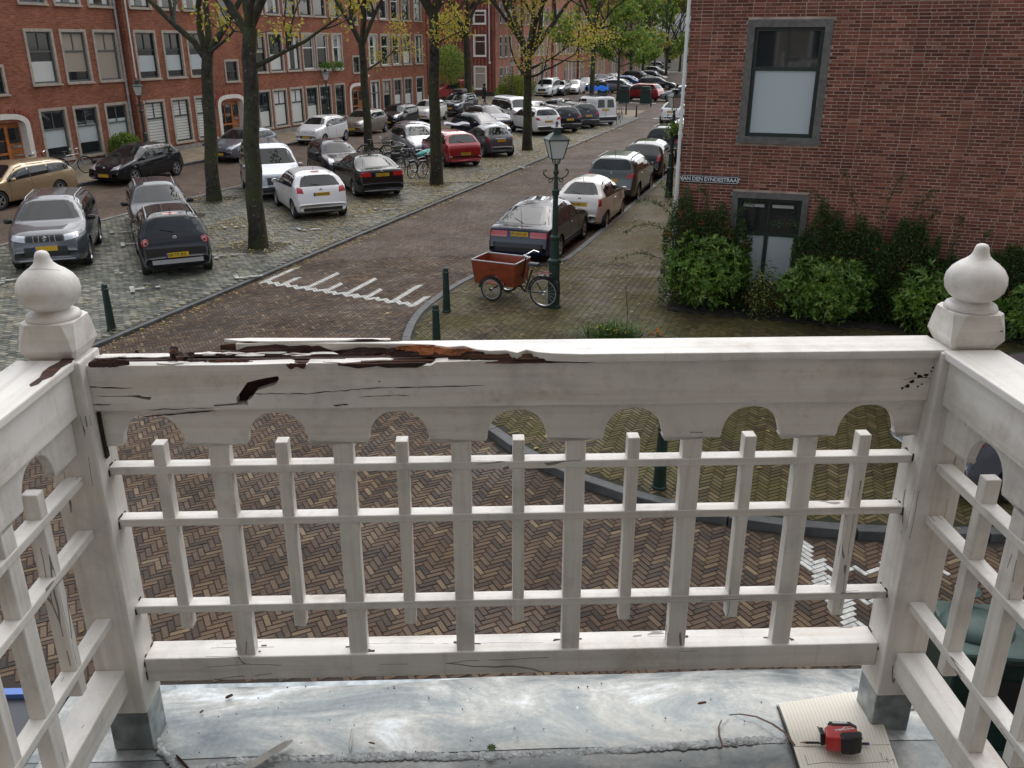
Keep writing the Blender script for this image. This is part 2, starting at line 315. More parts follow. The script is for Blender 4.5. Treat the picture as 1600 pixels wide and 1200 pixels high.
# ------------------------------------------------------------------ mesh helpers
class MB:
    def __init__(s): s.v = []; s.f = []; s.mi = []; s.m = 0
    def face(s, *idx): s.f.append(idx); s.mi.append(s.m)
    def box(s, c, size, rz=0, mtx=None, taper=1.0):
        hx, hy, hz = size[0]/2, size[1]/2, size[2]/2; n = len(s.v)
        for dz in (-1, 1):
            k = taper if dz > 0 else 1
            for dx, dy in ((-1, -1), (1, -1), (1, 1), (-1, 1)):
                p = Vector((dx*hx*k, dy*hy*k, dz*hz))
                if mtx is not None: p = mtx @ p
                elif rz: p = Vector((p.x*cos(rz)-p.y*sin(rz), p.x*sin(rz)+p.y*cos(rz), p.z))
                s.v.append((p.x+c[0], p.y+c[1], p.z+c[2]))
        for q in ((0, 3, 2, 1), (4, 5, 6, 7), (0, 1, 5, 4), (1, 2, 6, 5), (2, 3, 7, 6), (3, 0, 4, 7)): s.face(*[n+i for i in q])
        return s
    def bar(s, a, b, w_, h_, up=(0, 0, 1)):
        a = Vector(a); b = Vector(b); d = b-a; ln = d.length; d.normalize()
        u = Vector(up)
        if abs(d.dot(u)) > .98: u = Vector((1, 0, 0))
        r = d.cross(u).normalized(); u = r.cross(d)
        m = Matrix((d, r, u)).transposed()
        return s.box((a+b)/2, (ln, w_, h_), mtx=m)
    def tube(s, pts, rad, n=8, cap=True):
        pts = [Vector(p) for p in pts]; rings = []
        ref = None
        for i, p in enumerate(pts):
            d = (pts[min(i+1, len(pts)-1)]-pts[max(i-1, 0)])
            if d.length < 1e-9: d = Vector((0, 0, 1))
            d.normalize()
            if ref is None: ref = d.orthogonal().normalized()
            ref = (ref-d*ref.dot(d)); 
            if ref.length < 1e-6: ref = d.orthogonal()
            ref.normalize(); b = d.cross(ref)
            r = rad[i] if isinstance(rad, (list, tuple)) else rad
            k = len(s.v); rings.append(k)
            for j in range(n):
                a = 2*PI*j/n; q = p+ref*(r*cos(a))+b*(r*sin(a)); s.v.append(tuple(q))
        for i in range(len(rings)-1):
            for j in range(n): s.face(rings[i]+j, rings[i]+(j+1) % n, rings[i+1]+(j+1) % n, rings[i+1]+j)
        if cap:
            s.face(*[rings[0]+j for j in reversed(range(n))]); s.face(*[rings[-1]+j for j in range(n)])
        return s
    def lathe(s, prof, n=24, c=(0, 0, 0), axis='Z'):
        rings = []
        for r, z in prof:
            k = len(s.v); rings.append(k)
            for j in range(n):
                a = 2*PI*j/n
                if axis == 'Z': q = (c[0]+r*cos(a), c[1]+r*sin(a), c[2]+z)
                else: q = (c[0]+r*cos(a), c[1]+z, c[2]+r*sin(a))
                s.v.append(q)
        for i in range(len(rings)-1):
            for j in range(n):
                q = (rings[i]+j, rings[i]+(j+1) % n, rings[i+1]+(j+1) % n, rings[i+1]+j)
                s.face(*(q if axis == 'Z' else q[::-1]))
        return s
    def grid(s, rows):
        n = len(s.v); h = len(rows); w_ = len(rows[0])
        for r in rows: s.v.extend([tuple(p) for p in r])
        for i in range(h-1):
            for j in range(w_-1): s.face(n+i*w_+j, n+i*w_+j+1, n+(i+1)*w_+j+1, n+(i+1)*w_+j)
        return s
    def mesh(s, name, mats, smooth=False):
        me = bpy.data.meshes.new(name); me.from_pydata([tuple(p) for p in s.v], [], s.f)
        for m in (mats if isinstance(mats, (list, tuple)) else [mats]): me.materials.append(m)
        me.polygons.foreach_set('material_index', s.mi)
        if smooth: me.polygons.foreach_set('use_smooth', [True]*len(s.f))
        me.update(); return me
    def build(s, name, mats, parent=None, smooth=False, bevel=0, **kw):
        return link(name, s.mesh(name, mats, smooth), parent, bevel, **kw)
def link(name, me, parent=None, bevel=0, loc=None, rot=None):
    o = bpy.data.objects.new(name, me); C.objects.link(o)
    if parent is not None: o.parent = parent
    if loc is not None: o.location = loc
    if rot is not None: o.rotation_euler = rot
    if bevel:
        b = o.modifiers.new('bevel', 'BEVEL'); b.width = bevel; b.segments = 2; b.limit_method = 'ANGLE'; b.angle_limit = R(35)
    return o
def tag(o, label=None, cat=None, group=None, kind=None):
    if label: o['label'] = label
    if cat: o['category'] = cat
    if group: o['group'] = group
    if kind: o['kind'] = kind
    return o
def thing(name, label, cat, loc=(0, 0, 0), rz=0, group=None):
    o = bpy.data.objects.new(name, None); C.objects.link(o); o.location = loc; o.rotation_euler = (0, 0, rz)
    o.empty_display_size = .2
    return tag(o, label, cat, group)
def dup(root, loc, rz, label, group=None, paint_mat=None, scale=None):
    r = root.copy(); C.objects.link(r); r.location = loc; r.rotation_euler = (0, 0, rz); r['label'] = label
    if group: r['group'] = group
    if scale: r.scale = scale
    def rec(src, dst):
        for ch in list(src.children):
            c = ch.copy(); C.objects.link(c); c.parent = dst
            rec(ch, c)
    rec(root, r)
    if paint_mat: repaint(r, paint_mat)
    return r
def repaint(r, pm):
    for c in list(r.children)+[g for c in r.children for g in c.children]:
        if c.type == 'MESH':
            for sl in c.material_slots:
                if sl.material and sl.material.name.startswith('car_paint'):
                    sl.link = 'OBJECT'; sl.material = pm
def curve_plate(name, loops, thick, m, parent=None, bevel=.0012, rot=(0, 0, 0), loc=(0, 0, 0)):
    """a board cut to an outline (first loop) with holes (others), as a mesh with real thickness"""
    cu = bpy.data.curves.new(name, 'CURVE'); cu.dimensions = '2D'; cu.fill_mode = 'BOTH'; cu.extrude = thick/2-bevel; cu.bevel_depth = bevel; cu.offset = -bevel
    for lp in loops:
        sp = cu.splines.new('POLY'); sp.points.add(len(lp)-1)
        for i, p in enumerate(lp): sp.points[i].co = (p[0], p[1], 0, 1)
        sp.use_cyclic_u = True
    tmp = bpy.data.objects.new('tmp', cu); C.objects.link(tmp)
    bpy.context.view_layer.update()
    me = bpy.data.meshes.new_from_object(tmp.evaluated_get(bpy.context.evaluated_depsgraph_get()))
    bpy.data.objects.remove(tmp); me.name = name; me.materials.clear(); me.materials.append(m)
    return link(name, me, parent, loc=loc, rot=rot)
def text_mesh(txt, size, m, spacing=1.0, extrude=.0008, bold=0.0):
    cu = bpy.data.curves.new('text', 'FONT'); cu.body = txt; cu.size = size; cu.align_x = 'CENTER'; cu.align_y = 'CENTER'; cu.extrude = extrude
    cu.space_character = spacing; cu.offset = bold; cu.resolution_u = 2
    tmp = bpy.data.objects.new('tmp', cu); C.objects.link(tmp); bpy.context.view_layer.update()
    me = bpy.data.meshes.new_from_object(tmp.evaluated_get(bpy.context.evaluated_depsgraph_get()))
    bpy.data.objects.remove(tmp); me.materials.clear(); me.materials.append(m); return me
def np_mesh(name, verts, faces, mats, rnd=None, smooth=False):
    """verts Nx3, faces MxK (all the same K)"""
    me = bpy.data.meshes.new(name); M_, K = faces.shape
    me.vertices.add(len(verts)); me.vertices.foreach_set('co', verts.astype(np.float32).ravel())
    me.loops.add(M_*K); me.loops.foreach_set('vertex_index', faces.astype(np.int32).ravel())
    me.polygons.add(M_); me.polygons.foreach_set('loop_start', np.arange(0, M_*K, K, dtype=np.int32)); me.polygons.foreach_set('loop_total', np.full(M_, K, dtype=np.int32))
    for m in (mats if isinstance(mats, (list, tuple)) else [mats]): me.materials.append(m)
    if rnd is not None:
        a = me.attributes.new('rnd', 'FLOAT', 'FACE'); a.data.foreach_set('value', rnd.astype(np.float32))
    me.polygons.foreach_set('use_smooth', np.zeros(M_, dtype=bool)); me.update(calc_edges=True); me.validate(); return me
def pieces_mesh(name, cx, cy, z, ang, lx, ly, h, m, rnd, inset=.004, plane=None):
    """flat pieces (bricks, setts): top and four sloping sides each. plane=(origin, ex, ey, n) places them on a wall"""
    n = len(cx); ca, sa = np.cos(ang), np.sin(ang)
    V = np.zeros((n, 8, 3))
    for k, (sx, sy) in enumerate(((-1, -1), (1, -1), (1, 1), (-1, 1))):
        for lev in (0, 1):
            dx = sx*(lx/2-(inset if lev else 0)); dy = sy*(ly/2-(inset if lev else 0))
            V[:, k+4*lev, 0] = cx+dx*ca-dy*sa; V[:, k+4*lev, 1] = cy+dx*sa+dy*ca; V[:, k+4*lev, 2] = z-(0 if lev else h)
    tilt = (np.random.rand(n, 2)-.5)*.02
    V[:, 4:, 2] += (V[:, 4:, 0]-cx[:, None])*tilt[:, :1]+(V[:, 4:, 1]-cy[:, None])*tilt[:, 1:]
    if plane is not None:
        O, ex, ey, nn = [np.array(q) for q in plane]
        V = O+V[..., :1]*ex+V[..., 1:2]*ey+V[..., 2:]*nn
    b = (np.arange(n)*8)[:, None, None]; q = np.array([(4, 5, 6, 7), (0, 1, 5, 4), (1, 2, 6, 5), (2, 3, 7, 6), (3, 0, 4, 7)])[None]
    F = (b+q).reshape(-1, 4)
    return np_mesh(name, V.reshape(-1, 3), F, m, np.repeat(rnd, 5))
def leaf_mesh(name, P, D, U, ln, wd, m, rnd, fold=.25):
    """leaves: base at P, pointing D, upper side U; two triangles folded on the midrib"""
    n = len(P); D = D/np.linalg.norm(D, axis=1)[:, None]; S_ = np.cross(D, U); S_ /= (np.linalg.norm(S_, axis=1)[:, None]+1e-9); U2 = np.cross(S_, D)
    ln = np.broadcast_to(ln, (n,))[:, None]; wd = np.broadcast_to(wd, (n,))[:, None]
    V = np.stack([P, P+D*ln*.45+S_*wd/2+U2*wd*fold, P+D*ln, P+D*ln*.45-S_*wd/2+U2*wd*fold], 1).reshape(-1, 3)
    b = (np.arange(n)*4)[:, None, None]; F = (b+np.array([(0, 1, 2), (0, 2, 3)])[None]).reshape(-1, 3)
    return np_mesh(name, V, F, m, np.repeat(rnd, 2))
def inpoly(x, y, poly):
    x = np.asarray(x); y = np.asarray(y); r = np.zeros(x.shape, bool); n = len(poly)
    for i in range(n):
        x1, y1 = poly[i][0], poly[i][1]; x2, y2 = poly[(i+1) % n][0], poly[(i+1) % n][1]
        if y1 == y2: continue
        c = ((y1 > y) != (y2 > y)) & (x < (x2-x1)*(y-y1)/(y2-y1)+x1); r ^= c
    return r
def sheet(name, poly, z, m, kind='structure'):
    cu = bpy.data.curves.new(name, 'CURVE'); cu.dimensions = '2D'; cu.fill_mode = 'BOTH'
    sp = cu.splines.new('POLY'); sp.points.add(len(poly)-1)
    for i, p in enumerate(poly): sp.points[i].co = (p[0], p[1], 0, 1)
    sp.use_cyclic_u = True
    tmp = bpy.data.objects.new('tmp', cu); C.objects.link(tmp); bpy.context.view_layer.update()
    me = bpy.data.meshes.new_from_object(tmp.evaluated_get(bpy.context.evaluated_depsgraph_get())); bpy.data.objects.remove(tmp)
    me.materials.clear(); me.materials.append(m); me.name = name
    return tag(link(name, me, loc=(0, 0, z)), kind=kind)

# ------------------------------------------------------------------ ground, road, pavements
ST = lambda *q: [tuple(W(s, t)[:2]) for s, t in q]
m_land = mat('distant_ground', (.16, .14, .11), .9, noise=.3, nscale=.05)
gb = MB(); gb.grid([[(-600, -300, -.12), (600, -300, -.12)], [(-600, 900, -.12), (600, 900, -.12)]])
tag(gb.build('ground', m_land), kind='structure')
road = sheet('road', ST((-30, -60), (160, -60), (160, 27.42), (-30, 27.42)), -.007, m_roadsheet)
STRIP = ST((-12, 12.48), (66.3, 12.48), (68.0, 12.9), (66.5, 15.5), (66.0, 21.2), (-12, 21.2))
strip = sheet('parking_strip', STRIP, .052, m_setsheet)
fsw = sheet('far_pavement', ST((-30, 27.5), (74.5, 27.5), (76.5, 24.6), (82, 23.6), (89, 26.6), (160, 26.6), (160, 34), (95, 60), (-30, 60)), .10, m_farwalk)
tag(sheet('junction_paving', ST((68.4, 13.2), (75.0, 13.4), (75.0, 22.5), (68.0, 24.5), (66.8, 21.2), (67.0, 15.8)), .004, m_farwalk), kind='structure')
def smooth_curve(pts, k=6):
    out = []
    n = len(pts)
    for i in range(n-1):
        p0 = pts[max(i-1, 0)]; p1 = pts[i]; p2 = pts[i+1]; p3 = pts[min(i+2, n-1)]
        for j in range(k):
            u = j/k
            out.append(tuple(.5*((2*p1[c])+(-p0[c]+p2[c])*u+(2*p0[c]-5*p1[c]+4*p2[c]-p3[c])*u*u+(-p0[c]+3*p1[c]-3*p2[c]+p3[c])*u**3) for c in (0, 1)))
    out.append(tuple(pts[-1])); return out
kc = [W(s, t) for s, t in ((90, 5.7), (40, 5.7), (23, 5.7))]
kc = [tuple(p[:2]) for p in kc]
cv = [tuple(W(21.6, 5.75)[:2]), tuple(W(20.6, 6.3)[:2]), tuple(W(19.7, 7.25)[:2]), tuple(W(18.4, 7.5)[:2]), tuple(W(16.3, 7.45)[:2])]
cv += [(-2.03, 16.45), (-1.95, 15.1), (-1.55, 13.8), (-.95, 12.6), (-.28, 11.64), (.05, 11.1), (.74, 10.29), (1.68, 9.58), (2.6, 9.15), (3.41, 8.94), (4.49, 8.80), (5.92, 8.80), (9.0, 9.0), (18, 9.8)]
KERB = kc+smooth_curve(cv, 5)
WALK = KERB+[(60, 11), (60, 60), tuple(W(90, -20)[:2])]
walk = sheet('corner_pavement', WALK, .092, m_walksheet)

def in_view(x, y, z, mx=90, vmax=1060):
    u, v = proj_np(x, y, z); return (u > -mx) & (u < 1600+mx) & (v < vmax) & (v > -20) & (y > 1)
HA = R(26.5)                                   # herringbone turned 45 degrees to the street
def herringbone(bl, bw, extent):
    n = round(bl/bw); xs, ys, an = [], [], []
    K = int(extent/bw)
    k = np.arange(-K, K); 
    for j in range(-int(extent/bl), int(extent/bl)+1):
        ox, oy = j*n, -j*n
        xs.append(k+ox+n/2); ys.append(k+oy+.5); an.append(np.zeros(len(k)))
        xs.append(k+ox+n+.5); ys.append(k+oy+1-n/2); an.append(np.full(len(k), PI/2))
    x = np.concatenate(xs)*bw; y = np.concatenate(ys)*bw; a = np.concatenate(an)
    X = x*cos(HA)-y*sin(HA); Y = x*sin(HA)+y*cos(HA); return X, Y, a+HA
def white_zone(X, Y):
    """bricks that are white ones: comb markings at both mouths of the crossing"""
    s = X*sin(SA)+Y*cos(SA); t = -X*cos(SA)+Y*sin(SA)
    base = 17.44+(12.17-t)*.152*-1
    z = (abs(s-base) < .10) & (t > 7.75) & (t < 12.2)
    for i in range(8):
        tt = 12.1-i*.6; lg = 1.5 if i % 2 == 0 else .75
        z |= (abs(t-tt) < .075) & (s > base) & (s < base+lg)
    # second comb, right under the balcony
    a, b = gp(1250, 850), gp(1352, 1000)
    d = (b-a); L = d.length; d /= L; n = Vector((-d.y, d.x, 0))
    def seg(p0, p1, hw):
        e = p1-p0; ll = e.length; e = e/ll
        u = (X-p0.x)*e.x+(Y-p0.y)*e.y; v = -(X-p0.x)*e.y+(Y-p0.y)*e.x
        return (u > 0) & (u < ll) & (abs(v) < hw)
    z |= seg(a, b, .11)
    z |= seg(gp(1300, 893), gp(1470, 886), .07); z |= seg(gp(1322, 938), gp(1385, 935), .06); z |= seg(gp(1350, 990), gp(1480, 984), .06)
    return z
X, Y, A_ = herringbone(.2, .0667, 34)
Dd = np.hypot(X, Y)
s_ = X*sin(SA)+Y*cos(SA); t_ = -X*cos(SA)+Y*sin(SA)
onwalk = inpoly(X, Y, WALK)
kd = np.full(len(X), 9.0)
for i in range(len(KERB)-1):
    (x1, y1), (x2, y2) = KERB[i], KERB[i+1]; ll = (x2-x1)**2+(y2-y1)**2
    u = np.clip(((X-x1)*(x2-x1)+(Y-y1)*(y2-y1))/ll, 0, 1); kd = np.minimum(kd, np.hypot(X-x1-u*(x2-x1), Y-y1-u*(y2-y1)))
ok = in_view(X, Y, 0) & (kd > .16)
BED = [tuple(W(17.75, 2.45)[:2]), tuple(W(17.75, -9)[:2]), tuple(W(18.55, -9)[:2]), tuple(W(18.55, 2.45)[:2])]
def place_pieces(parent, X, Y, A, z, lx, ly, h, m, m1, name, loc_mesh, label_group=None, nmax=300):
    rnd = np.random.rand(len(X)); d = np.hypot(X, Y); order = np.argsort(d)
    vis = in_view(X, Y, z, 0, 1000)[order]; first = order[vis][:nmax]; rest = np.setdiff1d(np.arange(len(X)), first)
    me = pieces_mesh(name, X[rest], Y[rest], np.full(len(rest), z)+np.random.randn(len(rest))*.0012, A[rest], lx, ly, h, m, rnd[rest])
    o = link(name+'s', me, parent); o['kind'] = 'stuff'; o.location = -parent.location
    single = pieces_mesh(name, np.zeros(1), np.zeros(1), np.zeros(1), np.zeros(1), lx, ly, h, m1, np.zeros(1))
    for i in first:
        b = bpy.data.objects.new(name, single); C.objects.link(b); b.parent = parent
        b.location = (X[i]-parent.location.x, Y[i]-parent.location.y, z+random.gauss(0, .0012)-parent.location.z)
        b.rotation_euler = (random.gauss(0, .006), random.gauss(0, .006), A[i]+random.gauss(0, .008))
wz = white_zone(X, Y)
r = ok & ~onwalk & (t_ < 12.36) & (Dd < 23.2) & ~wz
place_pieces(road, X[r], Y[r], A_[r], 0, .192, .059, .02, m_road, m_road1, 'brick', None)
r = ok & ~onwalk & (t_ < 12.3) & (Dd < 24.5) & wz
mk = link('white_marking_bricks', pieces_mesh('white_marking_bricks', X[r], Y[r], np.full(r.sum(), .004), A_[r], .192, .059, .02, m_white, np.random.rand(r.sum())), road)
mk['kind'] = 'stuff'; mk.location = -road.location
X2, Y2, A2 = herringbone(.2, .0667, 34)
r = ok & onwalk & (Dd < 22.2) & ~inpoly(X2, Y2, BED) & (t_ > -4.5) & (s_ < 23) & ((s_ < 18.6) | (t_ > 2.5))
place_pieces(walk, X2[r], Y2[r], A2[r], .10, .192, .059, .02, m_walk, m_walk1, 'brick', None)
# setts of the parking strip: rows square to the kerb
ss, tt = np.meshgrid(np.arange(9.0, 38, .105), np.arange(12.62, 21.1, .2)); off = (np.round(ss/.105).astype(int) % 2)*.1
ss = ss.ravel(); tt = (tt+off).ravel()+np.random.randn(ss.size)*.004
Xs = ss*sin(SA)-tt*cos(SA); Ys = ss*cos(SA)+tt*sin(SA)
TREEPOS = [(20.38, 14.35), (26.54, 20.3), (32.51, 14.2), (44.82, 14.2), (42.6, 21.6), (59.5, 21.8), (57.5, 14.2), (74.0, 15.5)]
r = in_view(Xs, Ys, 0) & (np.hypot(Xs, Ys) < 35.6) & (tt < 21.1)
for ts, t2 in TREEPOS[:5]: r &= ~((abs(ss-ts) < .75) & (abs(tt-t2) < .75))
place_pieces(strip, Xs[r], Ys[r], np.full(r.sum(), PI/2-SA+PI/2)+np.random.randn(r.sum())*.03, .062, .19, .095, .03, m_sett, m_sett1, 'sett', None)
# kerb stones, each its own stone
kb = bpy.data.objects.new('kerb', None); C.objects.link(kb); kb['kind'] = 'structure'
def kerb_run(parent, pts, wd, ht, m, step=1.0, z0=0.0):
    pts = [Vector((p[0], p[1], 0)) for p in pts]; acc = [pts[0]]; 
    for a, b in zip(pts, pts[1:]):
        n = max(1, round((b-a).length/step))
        for k in range(1, n+1): acc.append(a.lerp(b, k/n))
    q = [acc[0]]
    for p in acc[1:]:
        if (p-q[-1]).length > step*.62: q.append(p)
    for a, b in zip(q, q[1:]):
        d = b-a; L = d.length; c = (a+b)/2
        mb = MB(); mb.box((0, 0, 0), (L-.008, wd, ht+.1))
        mb.build('kerb_stone', m, parent, bevel=.012, loc=(c.x, c.y, z0+(ht-.1)/2+random.gauss(0, .002)), rot=(0, 0, math.atan2(d.y, d.x)))
kerb_run(kb, KERB, .16, .112, m_kerb, .95)
kerb_run(kb, ST((6, 12.42), (66.3, 12.42), (68.1, 12.85)), .12, .066, m_kerb, 1.0)
kerb_run(kb, ST((6, 21.27), (66, 21.27)), .14, .07, m_kerbl, 2.0)
kerb_run(kb, ST((18, 27.45), (74.5, 27.45), (76.5, 24.55)), .16, .112, m_kerb, 2.0)
# bay markings: white painted stones set in the setts, T and L shaped
mm = MB()
HD = R(-25)
for u, v, kind in ((175, 366, 'L'), (192, 384, 'T'), (183, 430, 'L'), (371, 437, 'L'), (207, 455, 'T'), (5, 441, 'T'), (337, 403, 'T'), (352, 358, 'L'), (470, 362, 'L'), (590, 330, 'L'), (815, 263, 'T'), (858, 243, 'L'), (905, 221, 'L'), (940, 207, 'T'), (960, 203, 'L')):
    p = gp(u, v, .06); a = HD; rq = random.Random(u)
    for k in range(6):
        if rq.random() < .25: continue
        mm.box((p.x+sin(a+PI/2)*k*.11, p.y+cos(a+PI/2)*k*.11, .0555), (.1, .1, .008), rz=-a)
    for k in range(1, 4 if kind == 'L' else 3):
        if rq.random() < .3: continue
        mm.box((p.x+sin(a)*k*.11, p.y+cos(a)*k*.11, .0555), (.1, .1, .008), rz=-a)
        if kind == 'T': mm.box((p.x-sin(a)*k*.11, p.y-cos(a)*k*.11, .0555), (.1, .1, .008), rz=-a)
tag(mm.build('bay_marking_stones', mat('worn_marking', (.44, .44, .40), .7, noise=.5, nscale=6), strip), kind='stuff')
cm = MB()
for k in range(7):
    p = W(67.5, 11.3-k*.9); cm.box((p.x, p.y, .001), (.45, .3, .008), rz=R(30))
tag(cm.build('crossing_blocks', m_white, road), kind='stuff')
# soil squares round the trees
for ts, t2 in TREEPOS[:5]:
    sm = MB(); p = W(ts, t2); sm.box((p.x, p.y, .03), (1.4, 1.4, .035), rz=-SA)
    tag(sm.build('tree_pit_soil', m_soil), kind='structure')
bs = MB(); p = W(18.2, -3.2); bs.box((p.x, p.y, .085), (11.4, .85, .1), rz=-SA); tag(bs.build('planting_bed_soil', m_soil), kind='structure')

# ------------------------------------------------------------------ buildings
def wall_with_holes(mb, x0, x1, z0, z1, holes, y=0.0, depth=.22):
    """front face of a wall in its own frame (x along, z up, outside towards -y) with reveals"""
    xs = sorted(set([x0, x1]+[h[0] for h in holes]+[h[1] for h in holes])); zs = sorted(set([z0, z1]+[h[2] for h in holes]+[h[3] for h in holes]))
    for i in range(len(xs)-1):
        for j in range(len(zs)-1):
            cx, cz = (xs[i]+xs[i+1])/2, (zs[j]+zs[j+1])/2
            if any(h[0] < cx < h[1] and h[2] < cz < h[3] for h in holes): continue
            n = len(mb.v); mb.v += [(xs[i], y, zs[j]), (xs[i+1], y, zs[j]), (xs[i+1], y, zs[j+1]), (xs[i], y, zs[j+1])]; mb.face(n, n+1, n+2, n+3)
    for h in holes:
        for (a, b) in (((h[0], h[2]), (h[0], h[3])), ((h[0], h[3]), (h[1], h[3])), ((h[1], h[3]), (h[1], h[2])), ((h[1], h[2]), (h[0], h[2]))):
            n = len(mb.v); mb.v += [(a[0], y, a[1]), (b[0], y, b[1]), (b[0], y+depth, b[1]), (a[0], y+depth, a[1])]; mb.face(n, n+3, n+2, n+1)
def frame4(mb, x0, x1, z0, z1, w_, y0, y1, wb=None):
    wb = wb or w_; yc = (y0+y1)/2; d = abs(y1-y0)
    mb.box(((x0+x1)/2, yc, z1-w_/2), (x1-x0, d, w_)); mb.box(((x0+x1)/2, yc, z0+wb/2), (x1-x0, d, wb))
    mb.box((x0+w_/2, yc, (z0+z1)/2+(wb-w_)/2), (w_, d, z1-z0-w_-wb)); mb.box((x1-w_/2, yc, (z0+z1)/2+(wb-w_)/2), (w_, d, z1-z0-w_-wb))
def window(parent, x0, x1, z0, z1, style='dark', cover=None, stone=None, sw=.11, split=.62, mull=True, yb=0.0, glass=None):
    """stone surround (part), with sash, panes and curtain as sub-parts"""
    st = MB(); frame4(st, x0, x1, z0, z1, sw, yb-.035, yb+.10, sw*.9)
    st.box(((x0+x1)/2, yb-.065, z0+sw*.3), (x1-x0+.06, .06, sw*.6))
    o = st.build('window', stone or m_stone, parent)
    a, b, c, d = x0+sw+.001, x1-sw-.001, z0+sw*.9+.001, z1-sw-.001
    m = {'dark': m_green_fr, 'grey': m_grey_fr, 'white': m_white_fr}[style]; fw = .07
    s = MB(); frame4(s, a, b, c, d, fw, yb+.06, yb+.13)
    zm = c+(d-c)*split; s.box(((a+b)/2, yb+.095, zm), (b-a-2*fw, .066, .07))
    if mull: s.box(((a+b)/2, yb+.095, (zm+.035+d-fw)/2), (.045, .06, d-fw-zm-.035))
    s.build('sash', m, o)
    g = MB(); panes = [(a+fw, b-fw, c+fw, zm-.035)]
    if mull: panes += [(a+fw, (a+b)/2-.0225, zm+.035, d-fw), ((a+b)/2+.0225, b-fw, zm+.035, d-fw)]
    else: panes += [(a+fw, b-fw, zm+.035, d-fw)]
    for q in panes:
        g = MB(); g.box(((q[0]+q[1])/2, yb+.105, (q[2]+q[3])/2), (q[1]-q[0], .006, q[3]-q[2])); g.build('pane', glass or m_glass, o)
    if cover:
        kind, lo, hi = cover; zz0 = c+fw+(d-c-2*fw)*lo; zz1 = c+fw+(d-c-2*fw)*hi
        cm = MB()
        if kind == 'fold':
            n = 14; rows = [[(a+fw+.02+(b-a-2*fw-.04)*k/n, yb+.097+(.004 if k % 2 else -.001), z) for k in range(n+1)] for z in (zz0, zz1)]
            cm.grid(rows); cm.build('curtain', m_curt, o)
        elif kind == 'sides':
            for e in (0, 1):
                xa = a+fw+.01 if e == 0 else b-fw-.01-(b-a)*.24; n = 6
                cm.grid([[(xa+(b-a)*.24*k/n, yb+.097+(.004 if k % 2 else -.001), z) for k in range(n+1)] for z in (zz0, zz1)])
            cm.build('curtain', m_curt, o)
        else:
            mt = {'film': m_curtg, 'blind': m_curtb, 'slats': m_curt}[kind]
            if kind == 'slats':
                k = 14
                for i in range(k): cm.box(((a+b)/2, yb+.098, zz0+(zz1-zz0)*(i+.5)/k), (b-a-2*fw-.02, .004, (zz1-zz0)/k*.86))
            else: cm.box(((a+b)/2, yb+.0995, (zz0+zz1)/2), (b-a-2*fw-.01, .003, zz1-zz0))
            cm.build('window_blind' if kind != 'film' else 'window_film', mt, o)
    return o
def arch_door(parent, x0, x1, z1, yb=0.0, wide_side=.55):
    """white arched surround with an orange wooden door and side panel"""
    sw = .24; xc = (x0+x1)/2; hw = (x1-x0)/2; zs = z1-.55
    def outline(off, seg=14):
        h = hw-off; pts = [(x1-off, .1)]
        for k in range(seg+1):
            a = PI*k/seg; pts.append((xc+h*abs(cos(a))**.62*(1 if cos(a) > 0 else -1), zs+(.55-off*.9)*sin(a)**.8))
        pts.append((x0+off, .1)); return pts
    o1, o2 = outline(0), outline(sw); n = len(o1); mb = MB()
    for y in (yb-.05, yb+.35):
        mb.v += [(p[0], y, p[1]) for p in o1]+[(p[0], y, p[1]) for p in o2]
    for k in range(n-1):
        mb.face(k, k+1, n+k+1, n+k); mb.face(2*n+k, k, k+1, 2*n+k+1); mb.face(n+k, n+k+1, 3*n+k+1, 3*n+k)
    sur = mb.build('door_surround', m_arch, parent)
    for k in range(15):
        kst = MB()
        a0 = PI*(k+.5)/15; h = hw+.09
        px = xc+h*abs(cos(a0))**.62*(1 if cos(a0) > 0 else -1); pz = zs+.66*sin(a0)**.8
        kst.box((px, yb-.02, pz), (.17, .05, .16)); kst.build('arch_brick', mat('arch_brick', (.28, .07, .05), .85), sur)
    d = MB(); yd = yb+.30; xi0, xi1 = x0+sw, x1-sw; xd = xi1-(xi1-xi0)*.30
    d.box(((xi0+xi1)/2, yd+.06, zs/2+.3), (xi1-xi0, .05, zs+.35)); door = d.build('door', m_doorw, parent)
    f = MB(); frame4(f, xi0+.02, xd, .12, zs+.12, .13, yd-.03, yd+.03, .25)
    f.box(((xi0+xd)/2, yd, 1.0), (xd-xi0-.28, .05, .09)); f.box(((xi0+xd)/2, yd, 1.55), (.05, .05, 1.0)); f.build('door_leaf', m_doorw, door)
    for zz in ((.4, .95), (1.06, 1.5), (1.56, zs-.03)):
        for sgn in (0, 1):
            a = xi0+.16 if sgn == 0 else (xi0+xd)/2+.03; b = (xi0+xd)/2-.03 if sgn == 0 else xd-.14
            g = MB(); g.box(((a+b)/2, yd+.015, (zz[0]+zz[1])/2), (b-a, .01, zz[1]-zz[0])); g.build('pane', m_glass, door)
    g = MB(); g.box(((xd+xi1)/2, yd+.0, zs-.35), (xi1-xd-.2, .02, .6)); g.build('pane', m_glass, door)
    g = MB(); g.box(((xd+xi1)/2, yd-.0, 1.25), (xi1-xd-.22, .02, .10)); g.box(((xd+xi1)/2, yd, .9), (xi1-xd-.22, .02, .07)); g.build('letter_box', m_chrome, door)
    return sur
# long brick terrace on the left: its own frame has x along the street (from far to near is -x)
def facade_frame(name, label, s0, t, cat='apartment block'):
    # local +x = -street direction? outside is -y: keep x along +s and outside facing the street
    o = thing(name, label, cat, W(s0, t), -SA+PI/2)
    return o
